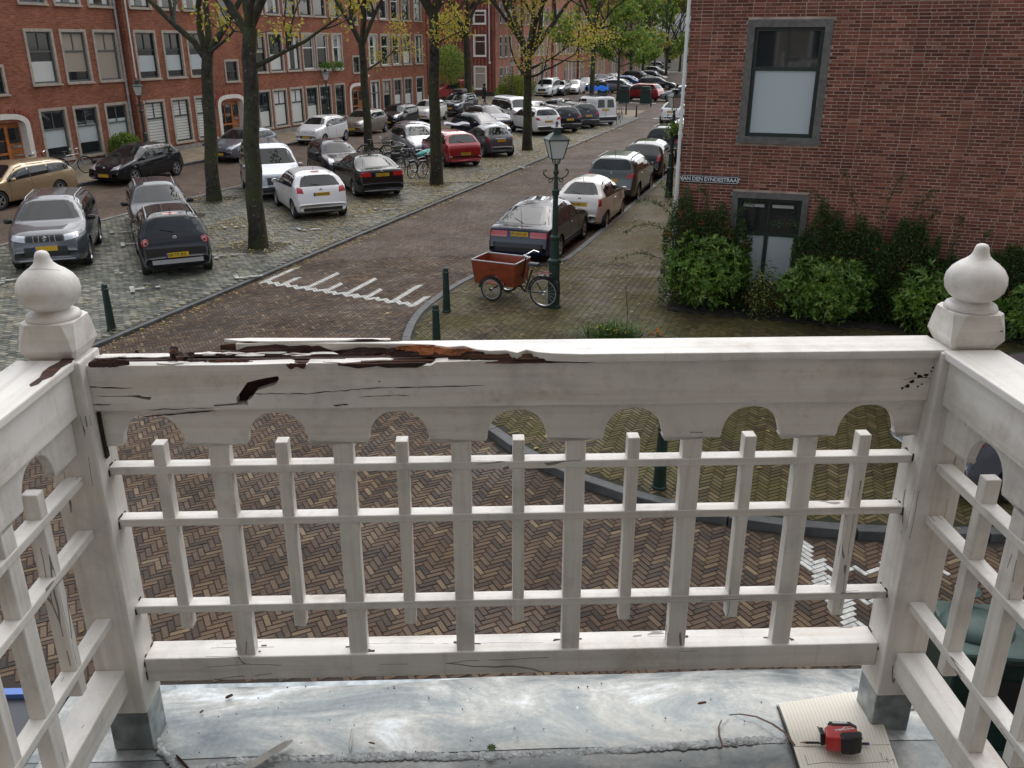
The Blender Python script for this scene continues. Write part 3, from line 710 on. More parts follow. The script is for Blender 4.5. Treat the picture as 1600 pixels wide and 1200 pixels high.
# local frame: x = along s, y = away from the street (+t)
bA = facade_frame('brick_apartment_block', 'long red brick apartment block with orange arched doors, left of the street', 0, 31.1)
F1, F2, F3 = (.42, 2.68), (3.58, 5.86), (6.76, 9.02)
left = [(30.3, 31.85), (32.2, 33.75), (34.13, 35.68)]
left0 = [(18.6, 20.1), (20.5, 22.0), (22.4, 23.9)]
right = [(36.4, 37.95), (38.4, 39.9), (40.25, 41.8)]
grp = [(46.0, 47.4), (47.6, 49.2), (49.5, 51.1), (51.35, 52.9), (53.05, 54.65), (55.05, 56.55), (60.3, 61.85), (62.3, 63.8), (64.2, 65.7), (66.1, 67.65), (68.35, 69.9)]
holesL, holesR, wins = [], [], []
for k, (a, b) in enumerate(left0+left):
    for fi, (z0, z1) in enumerate((F1, F2, F3)): holesL.append((a, b, z0, z1)); wins.append((a, b, z0, z1, fi, k, 0))
for k, (a, b) in enumerate(right+grp):
    for fi, (z0, z1) in enumerate((F1, F2, F3)): holesR.append((a, b, z0, z1)); wins.append((a, b, z0, z1, fi, k, 1))
small = [(28.0, 29.0, 3.28, 4.5, 0), (28.0, 29.0, 6.5, 7.7, 0), (43.2, 44.5, 3.2, 4.42, 1), (43.2, 44.5, 6.35, 7.6, 1), (57.85, 58.95, 3.2, 4.42, 1), (57.85, 58.95, 6.35, 7.6, 1)]
for a, b, z0, z1, sd in small: (holesR if sd else holesL).append((a, b, z0, z1))
doors = [(26.9, 29.75, 2.6, 0), (42.2, 44.75, 2.6, 1), (57.15, 59.9, 2.6, 1)]
for a, b, z1, sd in doors: (holesR if sd else holesL).append((a+.1, b-.1, 0, z1-.35))
YL = .3
mb = MB(); wall_with_holes(mb, 14, 35.95, 0, 10.4, holesL, YL); wall_with_holes(mb, 35.95, 70.65, 0, 10.4, holesR, 0)
mb.v += [(35.95, 0, 0), (35.95, YL, 0), (35.95, YL, 10.4), (35.95, 0, 10.4)]; n = len(mb.v); mb.face(n-4, n-1, n-2, n-3)
mb.v += [(70.65, 0, 0), (70.65, 11, 0), (70.65, 11, 10.4), (70.65, 0, 10.4)]; n = len(mb.v); mb.face(n-4, n-3, n-2, n-1)
mb.v += [(14, YL, 0), (14, 11, 0), (14, 11, 10.4), (14, YL, 10.4)]; n = len(mb.v); mb.face(n-4, n-1, n-2, n-3)
mb.build('wall', m_fac, bA)
mb = MB(); mb.box((42.3, 5.4, 10.5), (57.2, 11.6, .22)); mb.build('cornice', m_stone, bA)
mb = MB(); mb.v += [(13.8, -.2, 10.6), (70.9, -.2, 10.6), (70.9, 5.5, 13.6), (13.8, 5.5, 13.6), (70.9, 11.2, 10.6), (13.8, 11.2, 10.6)]
mb.face(0, 1, 2, 3); mb.face(3, 2, 4, 5); mb.face(1, 4, 2); mb.face(0, 3, 5); mb.build('roof', mat('roof_tiles', (.18, .07, .05), .8, noise=.3), bA)
mb = MB()
def pl(a, b, y): mb.box(((a+b)/2, y-.03, .16), (b-a, .06, .32))
for a, b, y in ((14, 26.9, YL), (29.75, 35.9, YL), (35.95, 42.2, 0), (44.75, 57.15, 0), (59.9, 70.65, 0)): pl(a, b, y)
mb.build('plinth', m_plinth, bA)
mb = MB(); mb.box((31, 5, 1.5), (33, .1, 3)); 
rw = random.Random(3)
COV = {(0, 3): ('film', .22, .62), (0, 4): ('film', .25, .66), (0, 5): ('film', .3, .72), (1, 3): ('fold', 0, .42), (1, 4): ('blind', .18, 1), (1, 5): ('blind', 0, 1)}
for a, b, z0, z1, fi, k, sd in wins:
    cover = None; style = 'grey'; mull = True
    if not sd:
        cover = COV.get((fi, k), rw.choice([None, ('blind', .3, 1), ('sides', 0, 1)])); style = 'grey'
    else:
        if k < 3: style = 'dark'; cover = {0: ('slats', 0, 1), 1: ('film', .12, .5), 2: ('sides', 0, 1)}[fi]
        elif fi == 1 and k in (6, 7, 8, 9, 10, 11): style = 'white'; mull = False; cover = rw.choice([None, ('sides', 0, 1), None])
        elif fi == 2 and k in (9, 10, 11): style = 'white'; mull = False
        else: style = 'grey' if k > 8 else 'dark'; cover = rw.choice([None, ('sides', 0, 1), ('sides', .0, 1), ('fold', 0, .45), ('blind', .5, 1)])
        if fi == 0 and k in (4, 5): cover = ('fold', 0, 1)
    window(bA, a, b, z0, z1, style, cover, sw=.12, mull=mull, yb=YL if not sd else 0)
for a, b, z0, z1, sd in small: window(bA, a, b, z0, z1, 'dark', None, mull=False, split=.5, yb=YL if not sd else 0)
for a, b, z1, sd in doors: arch_door(bA, a, b, z1, yb=YL if not sd else 0)
for k, (a, m) in enumerate(((35.72, m_zincpipe), (36.12, m_white_fr))):
    mb = MB(); y = YL-.08 if k == 0 else -.07; mb.tube([(a, y, .1 if k == 0 else 3.4), (a, y, 10.3)], .055 if k == 0 else .035, 8)
    if k == 0:
        for z in (1.2, 3, 5, 7, 9): mb.tube([(a, y, z), (a, y, z+.06)], .07, 8)
    mb.build('downpipe', m, bA, smooth=False)
mb = MB()
for a in (31.9, 37.0, 39.6, 46, 52): mb.box((a+1.0, (YL if a < 36 else 0)-.065, .18), (.3, .02, .12))
mb.build('vent_grille', m_black, bA)
mb = MB()
for a in (45.3, 60.1): mb.lathe([(0, -.05), (.08, -.03), (.10, 0)], 12, (a, -.05, 3.0 if a < 50 else 3.0), 'Y')
mb.build('wall_lamp', m_white_fr, bA)
for x in (53.9, 55.5):
    fb = thing('flower_box', f'white window box of green plants on the {"left" if x<54 else "right"} of two sills', 'flower box', W(x, 30.9, 3.5), -SA+PI/2, 'white window boxes on the terrace')
    mb = MB(); mb.box((0, 0, .11), (1.0, .22, .2)); mb.build('trough', m_white_fr, fb)
    n = 500; P = np.random.randn(n, 3)*(.27, .12, .13)+(0, -.02, .3); D = np.random.randn(n, 3)+(0, -.4, .3)
    o = link('foliage', leaf_mesh('foliage', P, D, np.random.randn(n, 3), .12, .07, m_lgrn, np.random.rand(n)*.8), fb); o['kind'] = 'stuff'
# gable building across the side street, then the far terrace
bG = thing('gable_building', 'dark red ribbed brick end house with three white windows above one another', 'house', W(88, 31.2), -SA)
# local frame here: x = -t direction, outside faces the camera (-s)
mb = MB(); wh = [(-2.35, -.95, .7, 3.0), (-2.35, -.95, 3.85, 5.95), (-2.35, -.95, 6.85, 8.2)]
wall_with_holes(mb, -14, 0, 0, 11, wh, 0)
mb.build('wall', m_fac2, bG)
mb = MB(); mb.box((-7, -.03, .25), (14, .05, .5)); mb.build('plinth', m_black, bG)
mb = MB(); mb.box((-3.2, 5.3, 11.1), (22, 11.2, .2)); mb.build('cornice', m_stone, bG)
for a, b, z0, z1 in wh: window(bG, a, b, z0, z1, 'white', ('blind', 0, 1) if z0 < 1 else None, stone=m_white_fr, mull=False, split=.7)
mb = MB(); mb.tube([(-.62, -.06, 3.2), (-.62, -.06, 10.8)], .05); mb.build('downpipe', m_white_fr, bG)
mb = MB(); mb.lathe([(0, -.06), (.12, -.03), (.13, 0)], 12, (-.1-.5, -.02, 3.3), 'Y'); mb.build('wall_lamp', m_white_fr, bG)
bF = facade_frame('far_terrace', 'pale red brick terrace with narrow white windows, farthest building on the left', 88, 31.2, 'terrace')
holes = []; fw_ = []
x = 1.2; k = 0
while x < 76:
    for fi, (z0, z1) in enumerate(((.5, 2.9), (3.7, 5.9), (6.9, 9.0))):
        if k % 7 == 5 and fi == 0: continue
        fw_.append((x, x+1.15, z0, z1, k)); holes.append((x, x+1.15, z0, z1))
    x += 1.62 if k % 7 not in (2, 5) else 2.6; k += 1
mb = MB(); wall_with_holes(mb, 0, 78, 0, 11, holes); mb.build('wall', m_fac3, bF)
mb = MB(); mb.box((39, 5, 11.1), (78.4, 11, .2)); mb.build('cornice', m_stone, bF)
mb = MB(); mb.v += [(0, -.2, 11.2), (78, -.2, 11.2), (78, 5.5, 14.4), (0, 5.5, 14.4), (78, 11.2, 11.2), (0, 11.2, 11.2)]
mb.face(0, 1, 2, 3); mb.face(3, 2, 4, 5); mb.face(1, 4, 2); mb.face(0, 3, 5); mb.build('roof', MC['roof_tiles'], bF)
for a, b, z0, z1, k in fw_: window(bF, a, b, z0, z1, 'white', rw.choice([None, ('sides', 0, 1)]), mull=False, sw=.1)
mb = MB()
for xx in (8.5, 20.5, 33): mb.box((xx, -.08, 5.5), (.5, .16, 11))
mb.build('pier', m_fac2, bF)
# far end of the street: a low row of light houses behind the trees
bE = thing('end_row_house', 'pale house row closing the far end of the street behind the trees', 'house', W(185, 40), -SA)
mb = MB(); wh = [(x, x+1.6, z, z+1.7) for x in range(2, 60, 4) for z in (1, 4)]
wall_with_holes(mb, 0, 62, 0, 7, wh); mb.build('wall', mat('pale_render', (.5, .46, .4), .8, noise=.15, nscale=1), bE)
for q in wh: window(bE, q[0], q[1], q[2], q[3], 'white', None, mull=False)
mb = MB(); mb.v += [(-.5, -.5, 7), (62.5, -.5, 7), (62.5, 5, 10.4), (-.5, 5, 10.4)]; mb.face(0, 1, 2, 3); mb.build('roof', mat('grey_roof', (.2, .2, .2), .8), bE)

# corner house on the right: wall square to the street, real bricks
SW_, TW = 18.6, 2.54
bR = thing('corner_brick_house', 'dark red brick corner house with two stone framed windows, right of the street', 'house', W(SW_, TW), -SA)
# local: x = distance right of the corner, outside -y
RW = [(1.10, 2.65, 3.49, 5.77), (1.10, 2.60, .46, 2.52)]
mb = MB(); wall_with_holes(mb, .0, 9, 0, 12, RW, -.0005, .2); mb.build('mortar', m_mortar, bR)
mb = MB(); mb.v += [(9, 0, 0), (26, 0, 0), (26, 0, 12), (9, 0, 12)]; mb.face(0, 1, 2, 3)
mb.v += [(0.002, .012, 0), (0.002, 30, 0), (0.002, 30, 12), (0.002, .012, 12)]; mb.face(4, 7, 6, 5); mb.build('wall', m_fac, bR)
mb = MB(); mb.box((13, 15, 12.1), (26.6, 31, .25)); mb.build('cornice', m_stone, bR)
bx, bz, bl = [], [], []
rb = random.Random(5)
row = 0; z = .031
while z < 7.6:
    x = 0.0 if row % 2 == 0 else -.11
    k = row % 2
    while x < 9:
        L = .205 if (k % 5 != 2) else .098
        if row % 2 and x < 0: L = .098; x = 0
        L += rb.gauss(0, .003)
        a0, a1 = x, x+L
        for h in RW:
            if h[2]-.005 < z+.027 and z-.027 < h[3]+.005 and a0 < h[1]+.004 and a1 > h[0]-.004:
                if a0 < h[0]-.004: a1 = h[0]-.006
                elif a1 > h[1]+.004: a0 = h[1]+.006
                else: a1 = a0
        if x+L < 9.0 and a1-a0 > .03: bx.append((a0+a1)/2); bz.append(z); bl.append(a1-a0)
        x += L+.0105; k += 1
    z += .0625; row += 1
bx = np.array(bx); bz = np.array(bz); bl = np.array(bl)
ex, ey, nn = Vector((1, 0, 0)), Vector((0, 0, 1)), Vector((0, -1, 0))
wx = W(SW_, TW); PX = wx.x+bx*cos(SA); PY = wx.y-bx*sin(SA)
u, v = proj_np(PX, PY, bz); vis = np.where((u > 1060) & (u < 1600) & (v > 0) & (v < 330) & (abs(bl-.205) < .02))[0]
dist = np.sqrt(PX**2+PY**2+(bz-CH)**2); first = vis[np.argsort(dist[vis])[:300]]; rest = np.setdiff1d(np.arange(len(bx)), first)
rn = np.random.rand(len(bx))
me = pieces_mesh('brick', bx[rest], bz[rest], np.full(len(rest), .006)+np.random.randn(len(rest))*.0012, np.random.randn(len(rest))*.004, bl[rest], .052, .02, m_wall, rn[rest], .002, plane=((0, 0, 0), ex, ey, nn))
tag(link('bricks', me, bR), kind='stuff')
me1 = pieces_mesh('brick', np.zeros(1), np.zeros(1), np.zeros(1), np.zeros(1), .205, .052, .02, m_wall1, np.zeros(1), .002, plane=((0, 0, 0), ex, ey, nn))
for i in first:
    b = bpy.data.objects.new('brick', me1); C.objects.link(b); b.parent = bR; b.location = (bx[i], -.006+rb.gauss(0, .0012), bz[i]); b.rotation_euler = (rb.gauss(0, .01), rb.gauss(0, .003), rb.gauss(0, .01))
window(bR, *RW[0], 'dark', ('film', 0, .62), stone=m_stoned, sw=.135, split=.63)
lw = window(bR, *RW[1], 'dark', ('film', 0, .58), stone=m_stoned, sw=.12, split=.60)
mb = MB(); mb.box((1.85, .09, 1.1), (.08, .05, 1.1)); mb.build('glazing_bar', m_green_fr, lw)
mb = MB(); mb.box((1.54, .085, 2.24), (.42, .02, .06)); mb.box((2.12, .085, 2.24), (.42, .02, .06)); mb.build('ventilation_strip', m_silverp, lw)
mb = MB(); mb.tube([(-.05, -.03, .12), (-.05, -.03, 11.9)], .035, 10)
for z in (1.5, 3.6, 5.7): mb.tube([(-.05, -.03, z), (-.05, -.03, z+.05)], .045, 10)
mb.build('downpipe', m_white_fr, bR, smooth=False)
sg = thing('street_sign', 'dark blue street name plate with white border on the corner house wall', 'street sign', W(SW_, TW)+Vector((.62*cos(SA)+.03*-sin(SA), -.62*sin(SA)-.03*cos(SA), 2.74)), -SA)
mb = MB(); mb.box((0, 0, 0), (1.16, .02, .155)); mb.build('plate', mat('sign_blue', (.012, .016, .04), .3), sg, bevel=.004)
mb = MB(); frame4(mb, -.565, .565, -.064, .064, .008, -.0115, -.0135); mb.build('border', m_white_fr, sg)
link('lettering', text_mesh('VAN DEN EYNDESTRAAT', .112, m_white_fr, .95, bold=.0015), sg, loc=(0, -.0125, -.003), rot=(PI/2, 0, 0))

# ------------------------------------------------------------------ trees and plants
def tree(loc, label, H=11, r0=.2, fork=4.8, limbs=5, spread=3.2, nleaf=1800, lsize=.11, lm=m_lyel, seed=1, low=0, lean=(0, 0), crown_z0=None, twig=True, group=None, name='street_tree', cat='tree', lmin=.0):
    rd = random.Random(seed); t = thing(name, label, cat, loc, 0, group)
    mb = MB(); ends = []
    def branch(p, d, ln, r, lev):
        n = 5; pts = [p]; rad = [r]; q = Vector(p); dd = Vector(d)
        for i in range(n):
            dd = (dd+Vector((rd.gauss(0, .13), rd.gauss(0, .13), rd.gauss(.05, .08)))).normalized(); q = q+dd*(ln/n); pts.append(q.copy()); rad.append(r*(1-.62*(i+1)/n))
        mb.tube(pts, rad, 7 if lev < 1 else (5 if lev < 2 else 3), cap=False)
        if lev >= 2:
            ends.append((pts, dd)); return
        k = 4 if lev == 0 else (4 if twig else 3)
        for j in range(k):
            i = rd.choice((2, 3, 4, 5)) if j else 5; b = pts[i]; a = rd.uniform(0, 2*PI)
            side = dd.orthogonal().normalized(); side = Matrix.Rotation(a, 3, dd) @ side
            nd = (dd*.75+side*rd.uniform(.4, .9)+Vector((0, 0, .12))).normalized(); branch(b, nd, ln*rd.uniform(.5, .72), rad[i]*.75, lev+1)
    top = Vector((lean[0], lean[1], fork)); pts = []; rad = []
    for i in range(9):
        f = i/8; pts.append(Vector((lean[0]*f**1.4+rd.gauss(0, .02), lean[1]*f**1.4+rd.gauss(0, .02), fork*f))); rad.append(r0*(1.28 if i == 0 else 1.06-.28*f))
    pts[0] = Vector((0, 0, -.02)); mb.tube(pts, rad, 14, cap=False); tp = pts[-1]
    trunk = mb.build('trunk', m_bark, t, smooth=True)
    mb = MB()
    for k in range(limbs):
        a = 2*PI*k/limbs+rd.uniform(-.4, .4); tilt = rd.uniform(.28, .75); ln = (H-fork)*rd.uniform(.55, .8)
        branch(tp-Vector((0, 0, rd.uniform(.0, .35))), Vector((cos(a)*sin(tilt), sin(a)*sin(tilt), cos(tilt))), ln*min(1.15, spread/3.2), r0*.55, 0)
    for k in range(low):
        a = rd.uniform(0, 2*PI); z = rd.uniform(fork*.72, fork); branch(Vector((tp.x*z/fork, tp.y*z/fork, z)), Vector((cos(a), sin(a), .25)), spread*.8, r0*.3, 1)
    mb.build('branches', m_bark, t, smooth=True)
    rs = np.random.RandomState(seed); P = []
    per = max(1, nleaf//max(1, len(ends)))
    for pts, dd in ends:
        for j in range(per):
            i = rs.randint(1, len(pts)-1); f = rs.rand(); b = pts[i].lerp(pts[i+1], f); P.append((b.x, b.y, b.z))
    P = np.array(P); cl = rs.randint(0, max(1, len(P)//7), len(P)); P = P[np.sort(cl)*7 % len(P)] if nleaf < 9000 else P
    P = P+rs.randn(len(P), 3)*(.17 if nleaf < 12000 else .30)
    D = rs.randn(len(P), 3)+(0, 0, -.6); s_ = lsize*rs.uniform(.7, 1.25, len(P))
    o = link('crown', leaf_mesh('crown', P, D, rs.randn(len(P), 3), s_, s_*.75, lm, np.clip(rs.rand(len(P))*(1-lmin)+lmin, 0, 1)), t); o['kind'] = 'stuff'
    return t
G_ST = 'elms along the parking strip'
tree(W(20.38, 14.23), 'nearest bare dark tree trunk, right of the small black hatchback', H=10.5, r0=.23, fork=5.7, limbs=4, nleaf=2600, seed=11, low=1, lean=(.32, .1), lsize=.13, group=G_ST)
tree(W(26.54, 20.17), 'dark forked tree with pale lichen flecks, left of the nearest trunk', H=11, r0=.235, fork=5.0, limbs=4, nleaf=2600, seed=5, low=1, lean=(.35, .1), lsize=.13, group=G_ST)
tree(W(32.51, 14.06), 'straight mossy trunk between the parked bicycles and the red hatchback', H=11.5, r0=.235, fork=6.4, limbs=5, nleaf=9500, seed=8, low=1, lean=(.08, .1), lsize=.10, group=G_ST)
tree(W(44.82, 14.15), 'trunk in front of the white car, with arching yellowing branches', H=11.5, r0=.24, fork=4.8, limbs=7, nleaf=14000, seed=21, low=3, group=G_ST, spread=4.4, lsize=.115)
tree(W(42.38, 22.1), 'slim trunk with v-shaped fork by the chained bicycles', H=11.5, r0=.22, fork=5.3, limbs=5, nleaf=12000, seed=14, low=1, lean=(-.1, .1), lsize=.115, group=G_ST)
tree(gp(732, 172), 'dark lichen-flecked tree in front of the ribbed end house', H=13, r0=.33, fork=6.0, limbs=5, nleaf=11000, seed=31, low=3, lsize=.15, group=G_ST)
tree(gp(924, 178), 'slim green-leaved tree behind the white panel van', H=13, r0=.2, fork=6.2, limbs=5, spread=3.2, nleaf=11000, lsize=.24, lm=m_lgrn, seed=41, low=7, group=G_ST, lmin=.3)
tree(gp(965, 158), 'thin green-leaved tree beside the waste containers', H=11, r0=.13, fork=4.2, limbs=5, spread=3.4, nleaf=11000, lsize=.28, lm=m_lgrn, seed=42, low=7, group=G_ST, lmin=.2)
rt = random.Random(9)
kinds = ((m_lgrn, 'green'), (m_lolv, 'olive'), (m_lyel, 'yellowing'))
k = 0
spots = [(985, 128, 1), (1004, 118, 0), (1022, 112, 1), (1040, 122, 0), (1012, 104, 2), (1048, 104, 1), (1062, 112, 0), (1078, 100, 1), (1100, 104, 0), (1130, 104, 1), (968, 112, 0), (950, 110, 2), (936, 118, 1), (1160, 106, 0), (1200, 104, 1), (1085, 92, 0), (1020, 94, 0)]
pos_words = ['left of the blue covered car', 'behind the red car', 'over the blue cars', 'over the silver hatchback', 'in the middle of the far car park', 'above the far dark car', 'beside the wall of the corner house', 'behind the corner house edge', 'past the corner house', 'further past the corner house', 'left of the far car park', 'at the end of the terrace', 'in front of the far terrace', 'far right behind the corner house', 'outermost behind the corner house', 'hindmost behind the corner house', 'hindmost of the far car park']
for (u, v, kd_), wds in zip(spots, pos_words):
    p = gp(u, v); d = p.length; sc_ = rt.uniform(.85, 1.15)
    tree(p, f'{kinds[kd_][1]} leafy tree {wds}', H=15*sc_, r0=.22, fork=3.4*sc_, limbs=7, spread=4.6, nleaf=5600, lsize=.5 if d > 110 else .4, lm=kinds[kd_][0], seed=60+k, low=5, group='trees at the far end of the street', twig=False, lmin=.1)
    k += 1

def bush(loc, label, r=(.85, .75, .72), n=420, seed=1, lm=m_laur, lm1=m_laur1, single=110, ll=.13):
    """rounded evergreen bush: rosettes of long leaves over the outside, leaves within, stems"""
    rs = np.random.RandomState(seed); t = thing('laurel_bush', label, 'bush', loc, 0, 'rounded evergreen bushes at the corner house')
    P, D = [], []
    for k in range(n):
        d = rs.randn(3); d[2] = abs(d[2])*.9-.35 if rs.rand() < .8 else d[2]; d /= np.linalg.norm(d)
        lump = 1+.13*math.sin(5*d[0]+seed)*math.cos(4*d[1]+seed*2)+.08*math.sin(9*d[2]+3*d[0]+seed)+(.12*rs.rand() if rs.rand() < .15 else 0)
        c = d*np.array(r)*rs.uniform(.88, 1.04)*lump; ax = d+rs.randn(3)*.3+np.array((0, 0, .35)); ax /= np.linalg.norm(ax)
        for j in range(9):
            v = np.cross(ax, rs.randn(3)); v /= np.linalg.norm(v); P.append(c); D.append(v*rs.uniform(.75, 1.1)+ax*rs.uniform(.1, .8))
    P = np.array(P); D = np.array(D); N = len(P)
    U = P/np.linalg.norm(P, axis=1)[:, None]+(0, 0, .3)
    # in-fill
    n2 = 1500; d = rs.randn(n2, 3); d /= np.linalg.norm(d, axis=1)[:, None]; q = d*np.array(r)*rs.uniform(.45, .9, (n2, 1))
    wpos = P+np.array(loc); camd = np.linalg.norm(wpos-np.array((0, 0, CH)), axis=1); first = np.argsort(camd+rs.rand(N)*.35)[:single]; rest = np.setdiff1d(np.arange(N), first)
    PP = np.concatenate([P[rest], q]); DD = np.concatenate([D[rest], d+rs.randn(n2, 3)*.6]); UU = np.concatenate([U[rest], rs.randn(n2, 3)])
    L = ll*rs.uniform(.55, 1.3, len(PP))
    o = link('leaves', leaf_mesh('leaves', PP, DD, UU, L, L*.34, lm, rs.rand(len(PP))), t); o['kind'] = 'stuff'
    one = leaf_mesh('leaf', np.zeros((1, 3)), np.array([[1., 0, 0]]), np.array([[0, 0, 1.]]), ll, ll*.36, lm1, np.zeros(1))
    for i in first:
        dd = Vector(D[i]).normalized(); s = dd.cross(Vector(U[i])).normalized(); u = s.cross(dd)
        b = bpy.data.objects.new('leaf', one); C.objects.link(b); b.parent = t; b.matrix_local = Matrix.Translation(Vector(P[i])) @ Matrix((dd, -s, u)).transposed().to_4x4()
    mb = MB(); rd = random.Random(seed)
    for k in range(14):
        a = rd.uniform(0, 2*PI); mb.tube([(0, 0, -loc[2]+.1), (cos(a)*r[0]*.3, sin(a)*r[1]*.3, -r[2]*.4), (cos(a)*r[0]*.75, sin(a)*r[1]*.75, rd.uniform(-.2, .5)*r[2])], [.02, .014, .006], 5)
    mb.build('stems', m_bark, t)
    return t
bush(W(18.0, 1.75, .92), 'round glossy evergreen bush at the house corner, leftmost of the bushes', (.84, .7, .72), 430, 1)
bush(W(17.8, -.58, .80), 'round glossy evergreen bush right of the low window, in front of the dark hedge', (.85, .65, .62), 420, 2)
bush(W(17.95, -2.55, .72), 'evergreen bush partly behind the right post ball', (.75, .6, .62), 330, 3)
bush(W(17.8, -4.55, .70), 'evergreen bush at the right edge of the picture', (.85, .6, .62), 330, 4)
# thorny dark hedge against the wall, in three plants
def hedge(t0, t1, ztop, label, seed, shoots, n=16000):
    rs = np.random.RandomState(seed); t = thing('pyracantha_shrub', label, 'shrub', W(18.3, (t0+t1)/2, .1), -SA, 'dark thorny shrubs against the wall')
    wd = abs(t1-t0); u = rs.rand(n); x = (u-.5)*wd
    top = ztop*(.86+.07*np.sin(x*3.1+seed)+.07*np.sin(x*8.3+seed*2)+.05*np.sin(x*17+seed)); edge = np.clip((.5-abs(u-.5))*10, .5, 1); top = top*edge**.3
    z = top*(1-rs.rand(n)**1.6*.98)*rs.uniform(.9, 1.05, n)
    y = -.28*rs.rand(n)**.6*(1.1-.4*z/ztop)+rs.randn(n)*.06+.1
    P = np.stack([x, y, z], 1); D = rs.randn(n, 3)+(0, -.5, .2)
    s = .05*rs.uniform(.7, 1.4, n); PP, DD, SS = [P], [D], [s]
    mb = MB(); rd = random.Random(seed)
    for k in range(26):
        a = rd.uniform(-.45, .45)*wd; mb.tube([(a*.4, .05, 0), (a*.8, -.02, ztop*.4), (a, -.05, ztop*.75)], [.014, .01, .005], 4)
    for (sx, sz, ex, ez) in shoots:
        n3 = 110; f = rs.rand(n3); px = sx+(ex-sx)*f; pz = sz+(ez-sz)*f-.15*np.sin(f*PI)*(-1); py = -.12-.12*f
        PP.append(np.stack([px, py, pz], 1)+rs.randn(n3, 3)*.03); DD.append(rs.randn(n3, 3)); SS.append(np.full(n3, .05))
        mb.tube([(sx+(ex-sx)*q, -.12-.12*q, sz+(ez-sz)*q+.15*sin(q*PI)) for q in (0, .25, .5, .75, 1)], [.008, .006, .005, .003, .002], 4)
    mb.build('stems', m_bark, t)
    PP = np.concatenate(PP); DD = np.concatenate(DD); SS = np.concatenate(SS)
    o = link('leaves', leaf_mesh('leaves', PP, DD, rs.randn(len(PP), 3), SS, SS*.55, m_pyr, rs.rand(len(PP))), t); o['kind'] = 'stuff'
    mb = MB()
    for k in range(16):
        i = rs.randint(0, n)
        if z[i] < .35*ztop: continue
        for j in range(12):
            c = P[i]+rs.randn(3)*.045+(0, -.05, 0); mb.lathe([(0, -.012), (.011, 0), (0, .012)], 5, tuple(c))
    tag(mb.build('berries', m_berry, t), kind='stuff')
hedge(2.75, .95, 2.35, 'dark thorny shrub with arching shoots at the house corner beside the downpipe', 3, [(-.7, 1.9, -1.5, 2.2), (-.8, 1.6, -1.7, 1.55), (-.75, 2.1, -1.1, 2.6), (0, 2.1, -.2, 2.5), (.5, 1.9, .9, 2.3), (-.9, 1.0, -1.9, .9)], 13000)
hedge(.15, -2.55, 2.25, 'dark thorny shrub between the low window and the middle of the wall', 4, [(-.6, 1.9, -1.2, 2.6), (-.2, 2, -.6, 3.0), (.2, 2.0, .5, 3.0), (.6, 1.9, 1.1, 2.7), (-1.0, 1.6, -1.8, 1.9), (.9, 1.7, 1.2, 2.3)], 22000)
hedge(-2.35, -3.7, 1.6, 'lower dark thorny shrub behind the right post ball', 5, [(-.3, 1.3, -.2, 2.3), (0.1, 1.3, .3, 2.0)], 10000)
hedge(-3.5, -6.5, 1.85, 'dark thorny shrub at the right edge of the picture', 6, [(-.5, 1.6, -.8, 2.2)], 20000)
# variegated small shrub before the low window
t = thing('variegated_shrub', 'small shrub with yellow edged leaves under the low window', 'shrub', W(17.9, .6, .1), -SA)
rs = np.random.RandomState(3); n = 1500; P = rs.randn(n, 3)*(.17, .14, .26)+(0, 0, .5); P[:, 2] = np.clip(P[:, 2], .02, 2)
tag(link('leaves', leaf_mesh('leaves', P, rs.randn(n, 3), rs.randn(n, 3), .055, .035, leafmat('variegated_leaves', [(0, (.03, .08, .02)), (.6, (.08, .14, .03)), (.8, (.45, .42, .12)), (1, (.55, .52, .2))]), rs.rand(n)), t), kind='stuff')
mb = MB(); mb.tube([(0, 0, 0), (.02, 0, .5)], [.01, .004], 5); mb.build('stem', m_bark, t)
# grass tuft with flowers on the corner pavement
t = thing('grass_tuft', 'green weedy grass tuft with small yellow flowers growing through the corner pavement', 'plant', gp(955, 528, .1))
rs = np.random.RandomState(8); n = 420; P = rs.randn(n, 3)*(.33, .16, 0); D = np.stack([P[:, 0]*1.6+rs.randn(n)*.35, P[:, 1]+rs.randn(n)*.3, np.full(n, 1.0)], 1)
gm = MB(); rd = random.Random(2)
for i in range(n):
    b = Vector(P[i]); d = Vector(D[i]).normalized(); L = rd.uniform(.18, .42); s = Vector((-d.y, d.x, 0)).normalized()*.008 if abs(d.z) < .999 else Vector((.008, 0, 0))
    m1 = b+d*L*.6; e = b+d*L+Vector((d.x, d.y, -.25))*L*.35; k = len(gm.v); gm.v += [tuple(b-s), tuple(b+s), tuple(m1+s), tuple(m1-s), tuple(e)]; gm.face(k, k+1, k+2, k+3); gm.face(k+3, k+2, k+4)
tag(gm.build('blades', mat('grass_green', (.07, .13, .03), .6, noise=.4, nscale=7), t), kind='stuff')
n = 240; P = np.abs(rs.randn(n, 3))*(1, 1, .12)*1.0; P[:, :2] = rs.randn(n, 2)*(.3, .14); P[:, 2] += .05
tag(link('leaves', leaf_mesh('leaves', P, rs.randn(n, 3), rs.randn(n, 3), .07, .04, m_lgrn, rs.rand(n)*.7), t), kind='stuff')
mb = MB()
for k in range(16): mb.lathe([(0, -.015), (.024, 0), (0, .02)], 6, (rd.gauss(.05, .22), rd.gauss(-.1, .08), rd.uniform(.06, .25)))
mb.build('flowers', mat('yellow_flowers', (.5, .36, .04), .5), t)
mb = MB(); mb.tube([(.3, .1, 0), (.3, .1, .5), (.24, .12, 1.0)], [.008, .006, .003], 5)
for k in range(14): mb.lathe([(0, -.018), (.014, 0), (0, .018)], 5, (.30-.06*k/14+rd.gauss(0, .012), .1, .45+.55*k/14))
mb.build('seed_stalk', m_bark, t)
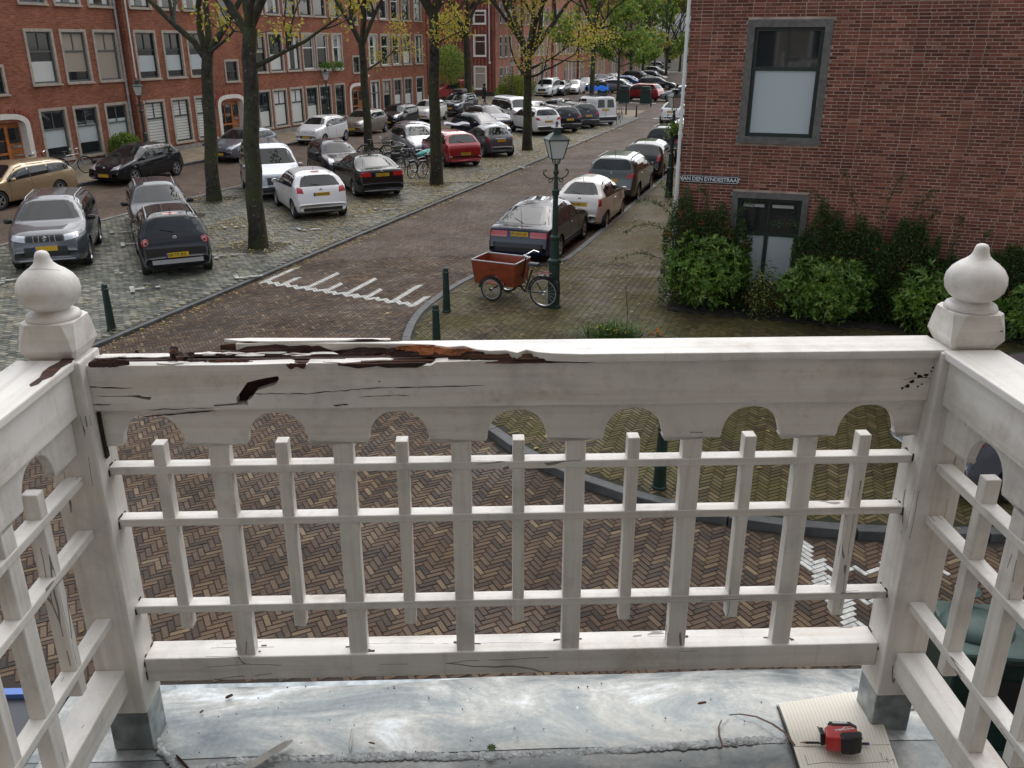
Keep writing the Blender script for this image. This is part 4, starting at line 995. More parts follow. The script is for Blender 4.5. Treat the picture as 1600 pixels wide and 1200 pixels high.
t = thing('orange_flowers', 'orange flowers lying low on the pavement right of the grass tuft', 'flowers', gp(1022, 526, .1))
mb = MB()
for k in range(22): mb.lathe([(0, -.02), (.03, 0), (.012, .03), (0, .02)], 6, (rd.gauss(0, .1), rd.gauss(0, .06), rd.uniform(.02, .16)))
tag(mb.build('blossoms', mat('orange_petals', (.5, .2, .04), .5), t), kind='stuff')
# greenery at the facades
def blob(name, label, loc, r, n, ls, lm, seed, pot=False, trunk=0):
    rs = np.random.RandomState(seed); t = thing(name, label, 'bush' if not trunk else 'tree', loc)
    d = rs.randn(n, 3); d /= np.linalg.norm(d, axis=1)[:, None]; P = d*np.array(r)*(rs.rand(n, 1)**.3)+(0, 0, r[2]+trunk)
    tag(link('leaves', leaf_mesh('leaves', P, d+rs.randn(n, 3)*.8, d, ls, ls*.5, lm, rs.rand(n)), t), kind='stuff')
    mb = MB(); mb.tube([(0, 0, 0), (0, 0, trunk+r[2])], [.05, .02], 6); mb.build('stem', m_bark, t)
blob('facade_bush', 'feathery green bush between the two left apartment windows, behind the black hatchback', W(34.0, 30.4, .1), (.75, .5, .65), 2600, .13, m_lgrn, 4)
blob('yellow_bush', 'yellow-green bush at the corner of the ribbed end house', gp(800, 158, .1), (1.3, 1, 1.2), 1800, .2, leafmat('yellowgreen', [(0, (.1, .14, .02)), (1, (.32, .32, .04))]), 5)
blob('green_bush', 'dark green low bush left of the yellow-green bush', gp(790, 158, .1), (1.0, .8, .7), 1200, .2, m_lgrn, 6)
blob('green_bush', 'dark green bush before the far terrace, right of the yellow-green bush', gp(816, 154, .1), (1.4, .8, 1.1), 1600, .2, m_lgrn, 7)
blob('small_tree', 'small round-headed tree beside the end of the brick apartment block', W(74, 30.5, .1), (1.5, 1.4, 1.6), 3000, .2, m_lgrn, 8, trunk=1.8)
blob('green_bush', 'scruffy green bush beside the red vehicle', gp(722, 160, .1), (1.1, .8, .9), 1300, .2, m_lgrn, 9)
# fallen leaves
rs = np.random.RandomState(12)
def fallen(cond_n, smin, smax, tmin, tmax, z, keep=1.0, size=.07):
    s = rs.uniform(smin, smax, cond_n); t = rs.uniform(tmin, tmax, cond_n); d = noise_keep(s, t) < keep
    return s[d], t[d], np.full(d.sum(), z), np.full(d.sum(), size)
def noise_keep(s, t): return (np.sin(s*.9+1.3*np.sin(t*1.1))*np.cos(t*1.3+np.sin(s*.7))+1)/2*.7+rs.rand(len(s))*.6
sets = [fallen(22000, 20, 60, 12.5, 17.5, .068, .85), fallen(11000, 12, 60, 12.5, 21, .068, .5), fallen(1500, 10, 60, 12.0, 12.4, .012, .8), fallen(2200, 9, 60, 6, 12.4, .012, .3), fallen(1500, 22, 60, 21.3, 27.3, .012, .4), fallen(420, 9, 30, 0, 5.6, .112, .5), fallen(500, 17, 40, 5.7, 6.6, .012, .9), fallen(160, 4, 12, -3, 9, .012, .4)]
for ts, t2 in TREEPOS[:5]:
    s = rs.randn(220)*.8+ts; t = rs.randn(220)*.8+t2; sets.append((s, t, np.full(220, .07), np.full(220, .075)))
s = np.concatenate([q[0] for q in sets]); t = np.concatenate([q[1] for q in sets]); z = np.concatenate([q[2] for q in sets])
P = np.stack([s*sin(SA)-t*cos(SA), s*cos(SA)+t*sin(SA), z], 1)
onw = inpoly(P[:, 0], P[:, 1], WALK); P[onw & (z < .05), 2] = .112
D = np.stack([rs.randn(len(P)), rs.randn(len(P)), rs.rand(len(P))*.12], 1); U = np.stack([rs.randn(len(P))*.2, rs.randn(len(P))*.2, np.ones(len(P))], 1)
ls = .07*rs.uniform(.6, 1.4, len(P))
tag(link('fallen_leaves', leaf_mesh('fallen_leaves', P, D, U, ls, ls*.7, m_fall, rs.rand(len(P)), .12)), kind='stuff')

# ------------------------------------------------------------------ the balcony
BA = R(1.93)
def balc_root(name): 
    o = bpy.data.objects.new(name, None); C.objects.link(o); o.rotation_euler = (0, 0, BA); return o
BR = balc_root('balcony_railing'); tag(BR, 'peeling white painted wooden balcony railing with scalloped boards, lattice and rotten top rail', 'railing')
rj = random.Random(17)
def jag(pts, amp, n=6):
    out = []
    for a, b in zip(pts, pts[1:]):
        for k in range(n):
            f = k/n; out.append((a[0]+(b[0]-a[0])*f+rj.uniform(-amp, amp)*.7, a[1]+(b[1]-a[1])*f+rj.uniform(-amp, amp)))
    out.append(pts[-1]); return out
XL, XR = -.81, .945
# fascia: vertical board with the rotten hole cut out
def px_on(u, v, yp):   # place on the vertical plane y'=yp of the balcony frame
    a = (u-800)/FPX; b = (v-600)/FPX; d = (a, cos(TH)-b*sin(TH), -sin(TH)-b*cos(TH))
    ly = -d[0]*sin(BA)+d[1]*cos(BA); lx = d[0]*cos(BA)+d[1]*sin(BA); k = yp/ly; return (lx*k, CH+d[2]*k)
YF = 1.688
zt, zb_ = 4.787, 4.684
top_edge = jag([(-.30, 4.7795), (-.36, 4.776), (-.40, 4.7765), (-.44, 4.779)], .0012, 3)
out = [(XL, zb_), (XR, zb_), (XR, zt), (.15, zt), (-.02, 4.786), (-.10, 4.784), (-.11, 4.777), (-.25, 4.775), (-.27, 4.784), (-.36, 4.785), (-.372, 4.776), (-.40, 4.785), (-.5, 4.783), (XL, 4.784)]
hole = [px_on(*q, YF) for q in ((434, 588), (436, 592), (430, 602), (412, 608), (400, 612), (392, 624), (386, 627), (388, 633.5), (374, 633.5), (335, 635.5), (333, 633), (370, 630), (369, 622), (378, 610), (386, 598), (405, 593), (420, 590))]
slit = [px_on(*q, YF) for q in ((133, 617), (180, 618.5), (219, 616.5), (222, 619), (238, 620), (235, 626), (222, 624), (205, 620.5), (160, 620.5))]
curve_plate('fascia_board', [out, hole[::-1], slit[::-1]], .026, m_px, BR, .001, rot=(PI/2, 0, 0), loc=(0, YF+.013, 0))
mb = MB(); mb.box((-.55, YF+.032, 4.735), (.6, .010, .10)); mb.build('rotten_core', mat('rot_dark', (.030, .012, .009), .9, noise=.5, nscale=40, bump=.6), BR)
# cracks and dents as thin dark slots: real grooves would be hairlines, so they are laid as slivers of dark wood
m_crack = mat('crack_dark', (.02, .013, .01), .9)
def sliver(pts, wd, yp, m=m_crack, name='crack'):
    mb = MB(); q = [px_on(*p, yp) for p in pts]; n = len(q)
    wz = [wd*(.35+rj.random()) if 0 < i < n-1 else wd*.1 for i in range(n)]
    mb.grid([[(a[0], yp-.0006, a[1]+w_) for a, w_ in zip(q, wz)], [(a[0], yp-.0006, a[1]-w_) for a, w_ in zip(q, wz)]])
    mb.build(name, m, BR)
def wob(u0, v0, u1, v1, n, amp=.8): return [(u0+(u1-u0)*i/n, v0+(v1-v0)*i/n+rj.uniform(-amp, amp)) for i in range(n+1)]
sliver(wob(395, 615, 470, 615, 8)+wob(480, 615, 560, 608, 8)+wob(565, 607, 760, 602, 16, .5), .0009, YF)
sliver([(436, 566), (436.5, 580), (435, 590)], .0006, YF)
sliver(wob(135, 605, 210, 606, 8), .0011, YF); sliver(wob(140, 632, 175, 633, 5), .001, YF); sliver(wob(220, 651, 335, 642, 10, .5), .0013, YF+.012)
sliver(wob(520, 633, 545, 632, 5), .0018, YF); sliver(wob(560, 620, 640, 617, 10), .0006, YF); sliver(wob(230, 640, 340, 637, 8), .0008, YF)
for u, v, a in ((1425, 596, 4), (1418, 603, 4.5), (1437, 588, 4), (1430, 583, 3), (1447, 586, 3.5), (1410, 606, 3), (1459, 574, 3), (1434, 604, 2), (1440, 600, 2), (1455, 580, 2), (593, 596, 1.5), (214, 549, 3)):
    mb = MB(); q = px_on(u, v, YF); n = 9; k = len(mb.v); rr = a*.0012
    mb.v += [(q[0]+cos(2*PI*i/n)*rr*rj.uniform(.6, 1.5), YF-.0007, q[1]+sin(2*PI*i/n)*rr*rj.uniform(.5, 1.2)) for i in range(n)]; mb.face(*[k+i for i in range(n)]); mb.build('rot_spot', m_crack, BR)
sliver(wob(1408, 592, 1470, 590, 8, 1.5), .0009, YF)
# scalloped board
def arcs(centres, x0, x1, ztop, zbot, r=.0635, rise=.073):
    pts = [(x0, ztop), (x0, zbot)]
    for c in centres:
        for k in range(15):
            a = PI-PI*k/14; x = c+r*abs(cos(a))**.85*(1 if cos(a) > 0 else -1); z = zbot+.006+(rise-.006)*sin(a)
            if k in (0, 14): pts.append((c+(-r-.004 if k == 0 else r+.004), zbot)); 
            if x0+.004 < x < x1-.004: pts.append((x, z))
    pts += [(x1, zbot), (x1, ztop)]
    pts = [p for p in pts if x0-1e-6 <= p[0] <= x1+1e-6]
    return pts
NX = [-.700, -.438, -.181, .072, .323, .579, .833]; WX = [-.572, -.307, -.053, .197, .452, .706]
curve_plate('scalloped_board', [arcs([x-.004 for x in NX], XL, XR, 4.6845, 4.597)], .02, m_px, BR, .001, rot=(PI/2, 0, 0), loc=(0, 1.712, 0))
for x, hl in ((-.12, .02), (.30, .03)): pass
# lattice
HB = [(4.547, .019), (4.418, .019), (4.189, .020)]
def bars(parent):
    for z, h in HB:
        mb = MB(); mb.box(((XL+XR)/2, 1.7195, z-h/2), (XR-XL, .035, h)); mb.build('lattice_rail', m_px, parent, bevel=.0025)
    for x in NX:
        zt2 = 4.598+rj.uniform(-.002, .002); mb = MB(); mb.box((x, 1.7195, (4.124+zt2)/2), (.0265, .0318, zt2-4.124)); mb.build('short_slat', m_pz, parent, bevel=.0025)
    for x in WX:
        mb = MB(); mb.box((x, 1.7195, (4.04+4.64)/2), (.043, .0312, .60)); mb.build('long_slat', m_pz, parent, bevel=.0025)
    mb = MB(); mb.box(((XL+XR)/2, 1.731, 4.012), (XR-XL, .068, .066)); mb.build('bottom_rail', m_px, parent, bevel=.003)
bars(BR)
m_grime = mat('joint_grime', (.085, .055, .035), .9, noise=.5, nscale=60)
for xx in (XL, XR):
    sg_ = 1 if xx < 0 else -1
    for z, h in HB+[(4.045, .066)]:
        yy, dp = (1.7195, .035) if h < .03 else (1.731, .068)
        for q in range(9):
            mb = MB(); e = rj.choice(((0, 1), (0, -1), (1, 0), (-1, 0))); L0 = rj.uniform(.006, .016)
            cy = yy+e[0]*(dp/2+.0012)+(rj.uniform(-.4, .4)*dp if e[0] == 0 else 0); cz = z-h/2+e[1]*(h/2+.0012)+(rj.uniform(-.4, .4)*h if e[1] == 0 else 0)
            mb.box((xx+sg_*.001, cy, cz), (.002, L0 if e[1] else .004, .004 if e[1] else min(L0, h))); mb.build('joint_grime', m_grime, BR)
for x in WX:
    for q in range(3):
        mb = MB(); mb.box((x+rj.choice((-1, 1))*(.0215+rj.uniform(0, .012)), 1.7195+rj.uniform(-.01, .02), 4.0455), (rj.uniform(.005, .02), rj.uniform(.002, .006), .0014), rz=rj.uniform(-.3, .3)); mb.build('joint_grime', m_grime, BR)
# top rail: sound at the right, eaten away at the left
def gl(u, v, z):
    a = (u-800)/FPX; b = (v-600)/FPX; dy = cos(TH)-b*sin(TH); dz = -sin(TH)-b*cos(TH); k = (z-CH)/dz
    x, y = a*k, dy*k; return (x*cos(BA)+y*sin(BA), -x*sin(BA)+y*cos(BA))
ZC = 4.803
near = [gl(u, v, ZC) for u, v in ((865, 552), (840, 550), (822, 546), (808, 551), (790, 547), (765, 548), (745, 546), (725, 540), (700, 542), (672, 538), (640, 537), (600, 536.5), (560, 536), (520, 536.5), (480, 535), (440, 535.5), (400, 534.5), (372, 532))]
cap = [(XR+.02, 1.673), (XR+.02, 1.772), (near[-1][0], 1.772)]+[(x, min(y, 1.764)) for x, y in near[::-1]]+[(.20, 1.674)]
curve_plate('top_rail', [cap], .018, m_px, BR, .002, loc=(0, 0, ZC-.009))
mb = MB(); mb.box(((XL+XR)/2, 1.722, 4.7735), (XR-XL, .040, .018)); mb.build('rail_core', m_rot, BR)
# splintered rotten wood along the break
def splinter(x0, x1, y, z, wy, hz, name='rotten_splinter', m=m_rot):
    mb = MB(); n = 14; A, B, D_ = [], [], []
    for i in range(n+1):
        f = i/n; e = min(1, 5*min(f, 1-f)+.12); x = x0+(x1-x0)*f; jy = rj.uniform(-1, 1)*.002; jz = rj.uniform(-1, 1)*.0016
        A.append((x, y-wy*e/2+jy, z-hz*.5)); B.append((x, y+jy*.5, z+hz*.6*e+jz)); D_.append((x, y+wy*e/2+jy, z-hz*.3))
    mb.grid([A, B, D_]); mb.build(name, m, BR)
splinter(-.39, .10, 1.762, 4.792, .012, .014); splinter(-.52, -.18, 1.7695, 4.790, .014, .016)
for k in range(11):
    f = k/10; x0 = -.36+f*.34+rj.uniform(-.03, .03); splinter(x0, x0+rj.uniform(.12, .3), 1.752-.055*f+rj.uniform(-.012, .012), 4.786+rj.uniform(-.002, .006), .010, .010)
for k in range(8): x0 = rj.uniform(-.12, .12); splinter(x0, x0+rj.uniform(.06, .14), rj.uniform(1.69, 1.735), 4.788+rj.uniform(0, .007), .012, .010)
for k in range(9): x0 = rj.uniform(-.20, -.06); splinter(x0, x0+rj.uniform(.06, .13), rj.uniform(1.715, 1.748), 4.793+rj.uniform(0, .006), .007, .008, 'orange_splinter', m_rotl)
# tongue of the top rail still hanging on at the back left
tg = [(-.555, 1.785), (-.50, 1.790), (-.2, 1.7775), (-.2, 1.7685), (-.45, 1.764), (-.52, 1.770)]
curve_plate('top_rail_tongue', [tg], .008, m_px, BR, .001, loc=(0, 0, 4.8035))
splinter(-.56, -.15, 1.768, 4.797, .018, .018)
# flaked paint on the bare stretch
for k in range(12):
    x = -.79+k*.05+rj.uniform(-.01, .01); w1 = rj.uniform(.018, .05); y = rj.choice((1.697, 1.706, 1.742, 1.752)) ; pts = []
    for i in range(12):
        a = 2*PI*i/12; pts.append((x+cos(a)*w1*rj.uniform(.7, 1.2), y+sin(a)*.010*rj.uniform(.5, 1.3)))
    curve_plate('paint_flake', [pts], .003, m_px, BR, .0004, loc=(0, 0, 4.7845+rj.uniform(0, .001)))
mb = MB(); mb.box((-.62, 1.735, 4.7765), (.38, .070, .012)); mb.build('bare_rail_strip', m_px, BR, bevel=.003)
for k in range(6):
    splinter(-.79+rj.uniform(0, .5), -.70+rj.uniform(0, .5), rj.uniform(1.70, 1.765), 4.784, .009, .006)
mb = MB()
for k in range(9): mb.box((-.635+rj.gauss(0, .006), 1.722+rj.gauss(0, .006), 4.796+rj.gauss(0, .006)), (.016, .010, .012), mtx=Matrix.Rotation(rj.uniform(0, 3), 3, Vector((1, rj.random(), rj.random())).normalized()))
mb.build('rot_lump', m_rot, BR)
for x0, x1, z in ((-.30, -.12, 4.781), (-.405, -.365, 4.782), (.06, .25, 4.7865)):
    n = 9; ln = [(x0+(x1-x0)*i/n, z-rj.uniform(.004, .010)*(1 if 0 < i < n else .1)) for i in range(n+1)]+[(x1-(x1-x0)*i/n, z+rj.uniform(.002, .004)) for i in range(n+1)]
    curve_plate('rotten_edge', [ln[::-1]], .003, m_rot, BR, .0004, rot=(PI/2, 0, 0), loc=(0, YF-.0008, 0))
# corner posts with turned finials
def post(xa, label_side):
    x0, x1 = xa; xc = (x0+x1)/2
    mb = MB(); mb.box((xc, 1.712, (3.915+4.80)/2), (x1-x0, .10, 4.80-3.915)); p = mb.build('corner_post', m_pz, BR, bevel=.004)
    mb = MB(); mb.box((xc, 1.716, 3.857), (x1-x0-.006, .092, .116)); mb.build('metal_shoe', m_zincd, p, bevel=.003)
    xb = xc-.012 if xc < 0 else xc+.025; yb = 1.725
    mb = MB(); R0, R1 = .058, .049; lv = []
    for z, r, ch in ((4.800, R0-.012, .006), (4.822, R0-.001, .006), (4.848, R0-.003, .010), (4.876, R1+.004, .018), (4.8775, R1, .02)):
        k = len(mb.v); lv.append(k)
        for sx, sy in ((1, 1), (-1, 1), (-1, -1), (1, -1)):
            pr = [(sx*r, sy*(r-ch)), (sx*(r-ch), sy*r)];
            if sx*sy < 0: pr = pr[::-1]
            mb.v += [(xb+a, yb+b, z) for a, b in pr]
    for a, b in zip(lv, lv[1:]):
        for j in range(8): mb.face(a+j, a+(j+1) % 8, b+(j+1) % 8, b+j)
    mb.face(*[lv[-1]+j for j in range(8)]); mb.face(*[lv[0]+j for j in reversed(range(8))])
    cb = mb.build('post_cap', m_pf, BR)
    mb = MB(); mb.lathe([(.0005, 4.876), (.051, 4.8765), (.0525, 4.881), (.049, 4.888), (.040, 4.893), (.031, 4.8945), (.030, 4.8965), (.036, 4.898), (.047, 4.906), (.0565, 4.919), (.0598, 4.934), (.058, 4.949), (.050, 4.963), (.038, 4.974), (.026, 4.982), (.018, 4.990), (.0145, 4.999), (.0135, 5.006), (.0105, 5.0115), (.005, 5.014), (.0004, 5.0145)], 48, (xb, yb, 0))
    mb.build('finial', m_pf, cb, smooth=True)
post((-.91, XL), 'left'); post((XR, 1.045), 'right')
# side railings back to the house
def side(xi, sgn):
    """xi: inner face of the side railing, sgn: +1 when the railing lies to the right"""
    xo = xi+sgn*.03; y0, y1 = -.30, 1.662; yc = (y0+y1)/2; ly = y1-y0
    mb = MB(); mb.box((xi+sgn*.013, yc, 4.735), (.026, ly, .100)); mb.build('fascia_board', m_py, BR, bevel=.002)
    mb = MB(); mb.box((xi+sgn*.047, yc+.005, ZC-.0085), (.118, ly+.01, .018)); mb.build('top_rail', m_py, BR, bevel=.003)
    cs = [1.496-.255*k for k in range(7)]; rot = (PI/2, 0, PI/2)
    curve_plate('scalloped_board', [arcs(cs[::-1], y0, y1, 4.6845, 4.597)], .02, m_py, BR, .001, rot=rot, loc=(xi+sgn*.026, 0, 0))
    xm = xi+sgn*.0325
    for z, h in HB:
        mb = MB(); mb.box((xm, yc, z-h/2), (.035, ly, h)); mb.build('lattice_rail', m_py, BR, bevel=.0025)
    for y in cs:
        mb = MB(); mb.box((xm, y, (4.124+4.60)/2), (.0318, .0265, .476)); mb.build('short_slat', m_pz, BR, bevel=.0025)
    for y in [1.3685-.255*k for k in range(7)]:
        if y < y0: continue
        mb = MB(); mb.box((xm, y, 4.34), (.0312, .043, .60)); mb.build('long_slat', m_pz, BR, bevel=.0025)
    mb = MB(); mb.box((xi+sgn*.043, yc, 4.012), (.068, ly, .066)); mb.build('bottom_rail', m_py, BR, bevel=.003)
side(-.832, -1); side(.962, 1)
# peeled patch on the left side rail
pp = [gl(u, v, ZC+.001) for u, v in ((121, 549), (112, 566), (96, 574), (82, 588), (66, 594), (60, 600), (48, 604), (46, 601), (62, 590), (66, 582), (76, 574), (92, 566), (104, 556), (114, 549))]
curve_plate('peeled_patch', [pp], .002, m_rot, BR, .0003, loc=(0, 0, ZC+.0008))
for k in range(5): splinter(-.82+rj.uniform(-.01, .05), -.76+rj.uniform(0, .05), 1.668+rj.uniform(0, .01), 4.795, .01, .01)
mb = MB(); mb.box((XL+.004, 1.70, 4.625), (.004, .014, .105)); mb.build('dark_gap_strip', m_crack, BR)  # near-black strip stands in for the shaded open gap beside the post

# ------------------------------------------------------------------ zinc floor with its seam
BF = balc_root('balcony_floor'); tag(BF, kind='structure')
mb = MB(); nx, ny = 60, 40; rows = []
for j in range(ny+1):
    row = []
    for i in range(nx+1):
        x = -1.10+2.28*i/nx; y = -.35+2.27*j/ny
        z = 3.8+.006*sin(x*2.2)*cos(y*3)+.010*math.exp(-((y-1.78)/.10)**2)*math.exp(-(x/.75)**2)+.002*sin(9*x+4*y)
        if j == ny: z -= .02
        row.append((x, y, z))
    rows.append(row)
cut = 35
mb.grid(rows[cut:]); mb.build('zinc_sheet', m_zinc, BF, smooth=True)
mb = MB(); mb.grid([[(x, y, z-.0015) for x, y, z in r_] for r_ in rows[:cut+1]]); mb.build('zinc_sheet', m_zinc2, BF, smooth=True)
mb = MB(); mb.box((.04, .785, 3.72), (2.27, 2.26, .13)); mb.build('floor_edge', m_zincd, BF)
mb = MB(); mb.box((.04, .785, 1.8), (2.1, 2.1, 3.7)); mb.build('bay_below', m_own, BF)
# solder seam: a chain of flattened lumps
mb = MB()
def lump(c, rx, ry, rz, a):
    n = 9; k0 = len(mb.v); rings = []
    for r, z in ((1, 0), (.8, .55), (.45, .9), (.05, 1)):
        k = len(mb.v); rings.append(k)
        for j in range(n):
            th = 2*PI*j/n; x = rx*r*cos(th)*rj.uniform(.88, 1.1); y = ry*r*sin(th)*rj.uniform(.88, 1.1); mb.v.append((c[0]+x*cos(a)-y*sin(a), c[1]+x*sin(a)+y*cos(a), c[2]+rz*z))
    for a_, b_ in zip(rings, rings[1:]):
        for j in range(n): mb.face(a_+j, a_+(j+1) % n, b_+(j+1) % n, b_+j)
path = [gl(u, v, 3.8) for u, v in ((330, 1200), (360, 1190), (420, 1186), (520, 1184), (640, 1181), (720, 1182), (800, 1179), (900, 1175), (1000, 1170), (1100, 1163), (1180, 1157), (1238, 1156))]
for a, b in zip(path, path[1:]):
    L = math.hypot(b[0]-a[0], b[1]-a[1]); n = max(1, int(L/.017))
    for k in range(n):
        f = k/n; x = a[0]+(b[0]-a[0])*f; y = a[1]+(b[1]-a[1])*f
        lump((x, y+rj.gauss(0, .0012), 3.8+.006*sin(x*2.2)*cos(y*3)), rj.uniform(.011, .017), rj.uniform(.012, .017), rj.uniform(.002, .004), rj.uniform(-.3, .3))
for path in ([(232, 1140), (245, 1165), (262, 1185), (290, 1210)], [(250, 1118), (240, 1142)], [(1336, 1078), (1345, 1092)], [(1372, 1108), (1432, 1106)]):
    q = [gl(u, v, 3.8) for u, v in path]
    for a, b in zip(q, q[1:]):
        L = math.hypot(b[0]-a[0], b[1]-a[1]); n = max(1, int(L/.009))
        for k in range(n):
            f = k/n; lump((a[0]+(b[0]-a[0])*f+rj.gauss(0, .005), a[1]+(b[1]-a[1])*f, 3.802), rj.uniform(.009, .015), rj.uniform(.008, .013), .0045, rj.uniform(0, 3))
tag(mb.build('solder_seam', m_solder, BF, smooth=True), kind='stuff')
# the house this balcony belongs to, behind the camera
OH = balc_root('own_house'); tag(OH, 'brick house behind the photographer that carries the balcony', 'house')
mb = MB(); holes = [(-.75, .75, 3.8, 6.3), (-3.4, -2.0, 4.2, 6.2), (2.0, 3.4, 4.2, 6.2)]
wall_with_holes(mb, -7, 7, 0, 11, holes, 0, .2)
for v_i in range(len(mb.v)):
    x, y, z = mb.v[v_i]; mb.v[v_i] = (-x, -y-.36, z)
mb.build('wall', m_own, OH)
mb = MB(); mb.box((0, -.52, 5.05), (1.5, .06, 2.5)); mb.box((-2.7, -.5, 5.2), (1.4, .05, 2)); mb.box((2.7, -.5, 5.2), (1.4, .05, 2)); mb.build('window', m_glass, OH)
mb = MB()
for xc, w_, z0, z1 in ((0, 1.5, 3.8, 6.3), (-2.7, 1.4, 4.2, 6.2), (2.7, 1.4, 4.2, 6.2)): frame4(mb, xc-w_/2, xc+w_/2, z0, z1, .09, -.49, -.38)
mb.build('frame', m_white_fr, OH)

# ------------------------------------------------------------------ small things on the balcony floor
def bl(x, y, z): return Vector((x*cos(BA)-y*sin(BA), x*sin(BA)+y*cos(BA), z))
def on_floor(u, v, z=3.812): x, y = gl(u, v, z); return bl(x, y, z)
m_paper = mat('ruled_paper', (.80, .76, .66), .7)
nb = thing('notebook', 'open cream ruled notebook with a pen sketch, lying at the right post foot', 'notebook', (0, 0, 0))
qa = [on_floor(*p) for p in ((1216, 1101), (1359, 1079), (1391, 1165), (1240, 1168))]
qb = [on_floor(*p) for p in ((1240, 1169), (1391, 1166), (1432, 1290), (1280, 1300))]
for q, nm in ((qa, 'page_block'), (qb, 'page_block')):
    mb = MB(); nn_ = 6; up, lo = [], []
    for i in range(nn_+1):
        f = i/nn_; a = q[0].lerp(q[3], f); b = q[1].lerp(q[2], f); bend = .004*sin(f*PI)
        up.append([a+Vector((0, 0, .004+bend)), b+Vector((0, 0, .004+bend))]); lo.append([a+Vector((0, 0, -.006)), b+Vector((0, 0, -.006))])
    mb.grid([r[::-1] for r in up]); mb.grid(lo)
    for e in (0, 1): mb.grid([[r[e] for r in up], [r[e] for r in lo]])
    for e in (0, -1): mb.grid([up[e], lo[e]])
    o = mb.build(nm, m_paper, nb)
    mb = MB()
    for k in range(1, 27):
        f = k/27
        for i in range(nn_):
            f0, f1 = i/nn_, (i+1)/nn_
            pts = []
            for ff in (f0, f1):
                a = q[0].lerp(q[3], ff); b = q[1].lerp(q[2], ff); c = a.lerp(b, f)+Vector((0, 0, .0046+.004*sin(ff*PI))); d = (b-a).normalized()*.0005; pts.append((c-d, c+d))
            n = len(mb.v); mb.v += [tuple(pts[0][0]), tuple(pts[0][1]), tuple(pts[1][1]), tuple(pts[1][0])]; mb.face(n, n+1, n+2, n+3)
    mb.build('ruled_lines', mat('line_grey', (.55, .53, .48), .7), o)
mb = MB(); o_ = [on_floor(u, v, 3.8185) for u, v in ((1262, 1195), (1290, 1191), (1330, 1194), (1388, 1190), (1396, 1186), (1400, 1205))]
mb.tube(o_, .0007, 4); mb.tube([on_floor(1385, 1183, 3.8185), on_floor(1394, 1214, 3.8185)], .0006, 4); mb.tube([on_floor(1258, 1180, 3.8185), on_floor(1264, 1200, 3.8185)], .0005, 4)
mb.tube([on_floor(1376, 1176, 3.8185), on_floor(1380, 1188, 3.8185), on_floor(1389, 1186, 3.8185)], .0005, 4)
mb.build('pen_sketch', m_ink, nb)
mb = MB(); mb.bar((qa[0]+qa[3])/2+Vector((-.001, 0, -.001)), (qa[0]+qa[3])/2+Vector((.0005, -.0005, -.001)), .001, .001)
mb = MB(); cc = [Vector(q) for q in (qa[0], qa[3], qb[3])]
mb.grid([[p+Vector((-.004, 0, -.008)) for p in cc], [p+Vector((-.004, 0, .003)) for p in cc]]); mb.build('cover_edge', mat('cover_black', (.02, .02, .02), .5), nb)
rp = [on_floor(u, v, 3.813) for u, v in ((1240, 1168), (1225, 1150), (1205, 1136), (1180, 1123), (1155, 1117), (1138, 1118), (1126, 1127), (1121, 1140), (1122, 1155), (1128, 1172))]
rib = MB(); rib.grid([[p+Vector((0, .0, .004+.004*sin(i))) for i, p in enumerate(rp)], [p+Vector((.005, .002, .006+.004*sin(i))) for i, p in enumerate(rp)]])
tag(rib.build('bookmark_ribbon', mat('ribbon_brown', (.13, .075, .05), .6)), 'brown bookmark ribbon curling from the notebook over the zinc', 'ribbon')
# tape measure, lying on its side
tmx = on_floor(1312, 1152, 3.85)
tm = thing('tape_measure', 'red and black tape measure lying on the open notebook', 'tape measure', tmx, R(-14))
m_tred = mat('tape_red', (.50, .018, .016), .35, coat=.2); m_tblk = mat('tape_black', (.015, .015, .016), .55, bump=.4, bscale=300)
tm.rotation_euler = (R(-12), R(-6), R(-8))
body = [(-.036, -.030), (.012, -.036), (.036, -.028), (.043, -.010), (.041, .014), (.030, .028), (-.020, .027), (-.033, .012)]
curve_plate('case', [body], .036, m_tred, tm, .004)
grip = [(-.004, -.040), (.020, -.042), (.041, -.033), (.048, -.012), (.046, -.004), (.004, -.009), (-.004, -.018)]
curve_plate('rubber_grip', [grip], .041, m_tblk, tm, .004)
band = [(-.022, .028), (-.017, .037), (.030, .037), (.043, .018), (.038, .010), (.029, .020), (-.012, .019)]
curve_plate('rubber_band', [band], .040, m_tblk, tm, .002)
mb = MB(); mb.box((.006, .0285, .0212), (.034, .0065, .001)); mb.build('white_clip', m_white_fr, tm)
mb = MB()
for k in range(7): mb.box((.004+k*.0062, -.026-.0008*k, .0213), (.003, .020, .0016), rz=R(8))
mb.build('grip_ribs', m_ink, tm)
mb = MB(); mb.box((-.040, .006, -.002), (.010, .030, .030)); mb.build('mouth', m_tblk, tm, bevel=.001)
mb = MB(); mb.box((-.0465, .008, .002), (.003, .028, .026)); mb.build('steel_hook', m_chrome, tm)
link('lettering', text_mesh('Milwaukee', .0125, m_white_fr, .9, .0003), tm, loc=(.013, .004, .0186), rot=(0, 0, R(16)))
mb = MB(); z = .0186; pts = [(-.008, -.003), (.015, .010), (.012, .0125), (.036, .0165), (.010, .0145), (.012, .0115)]; mb.v += [(a, b, z) for a, b in pts]; mb.face(0, 1, 2, 3, 4, 5); mb.build('lightning_mark', m_white_fr, tm)
pn = thing('pen', 'dark slim pen with purple end under the tape measure', 'pen', (0, 0, 0))
a, b = on_floor(1250, 1160, 3.822), on_floor(1358, 1162, 3.822)
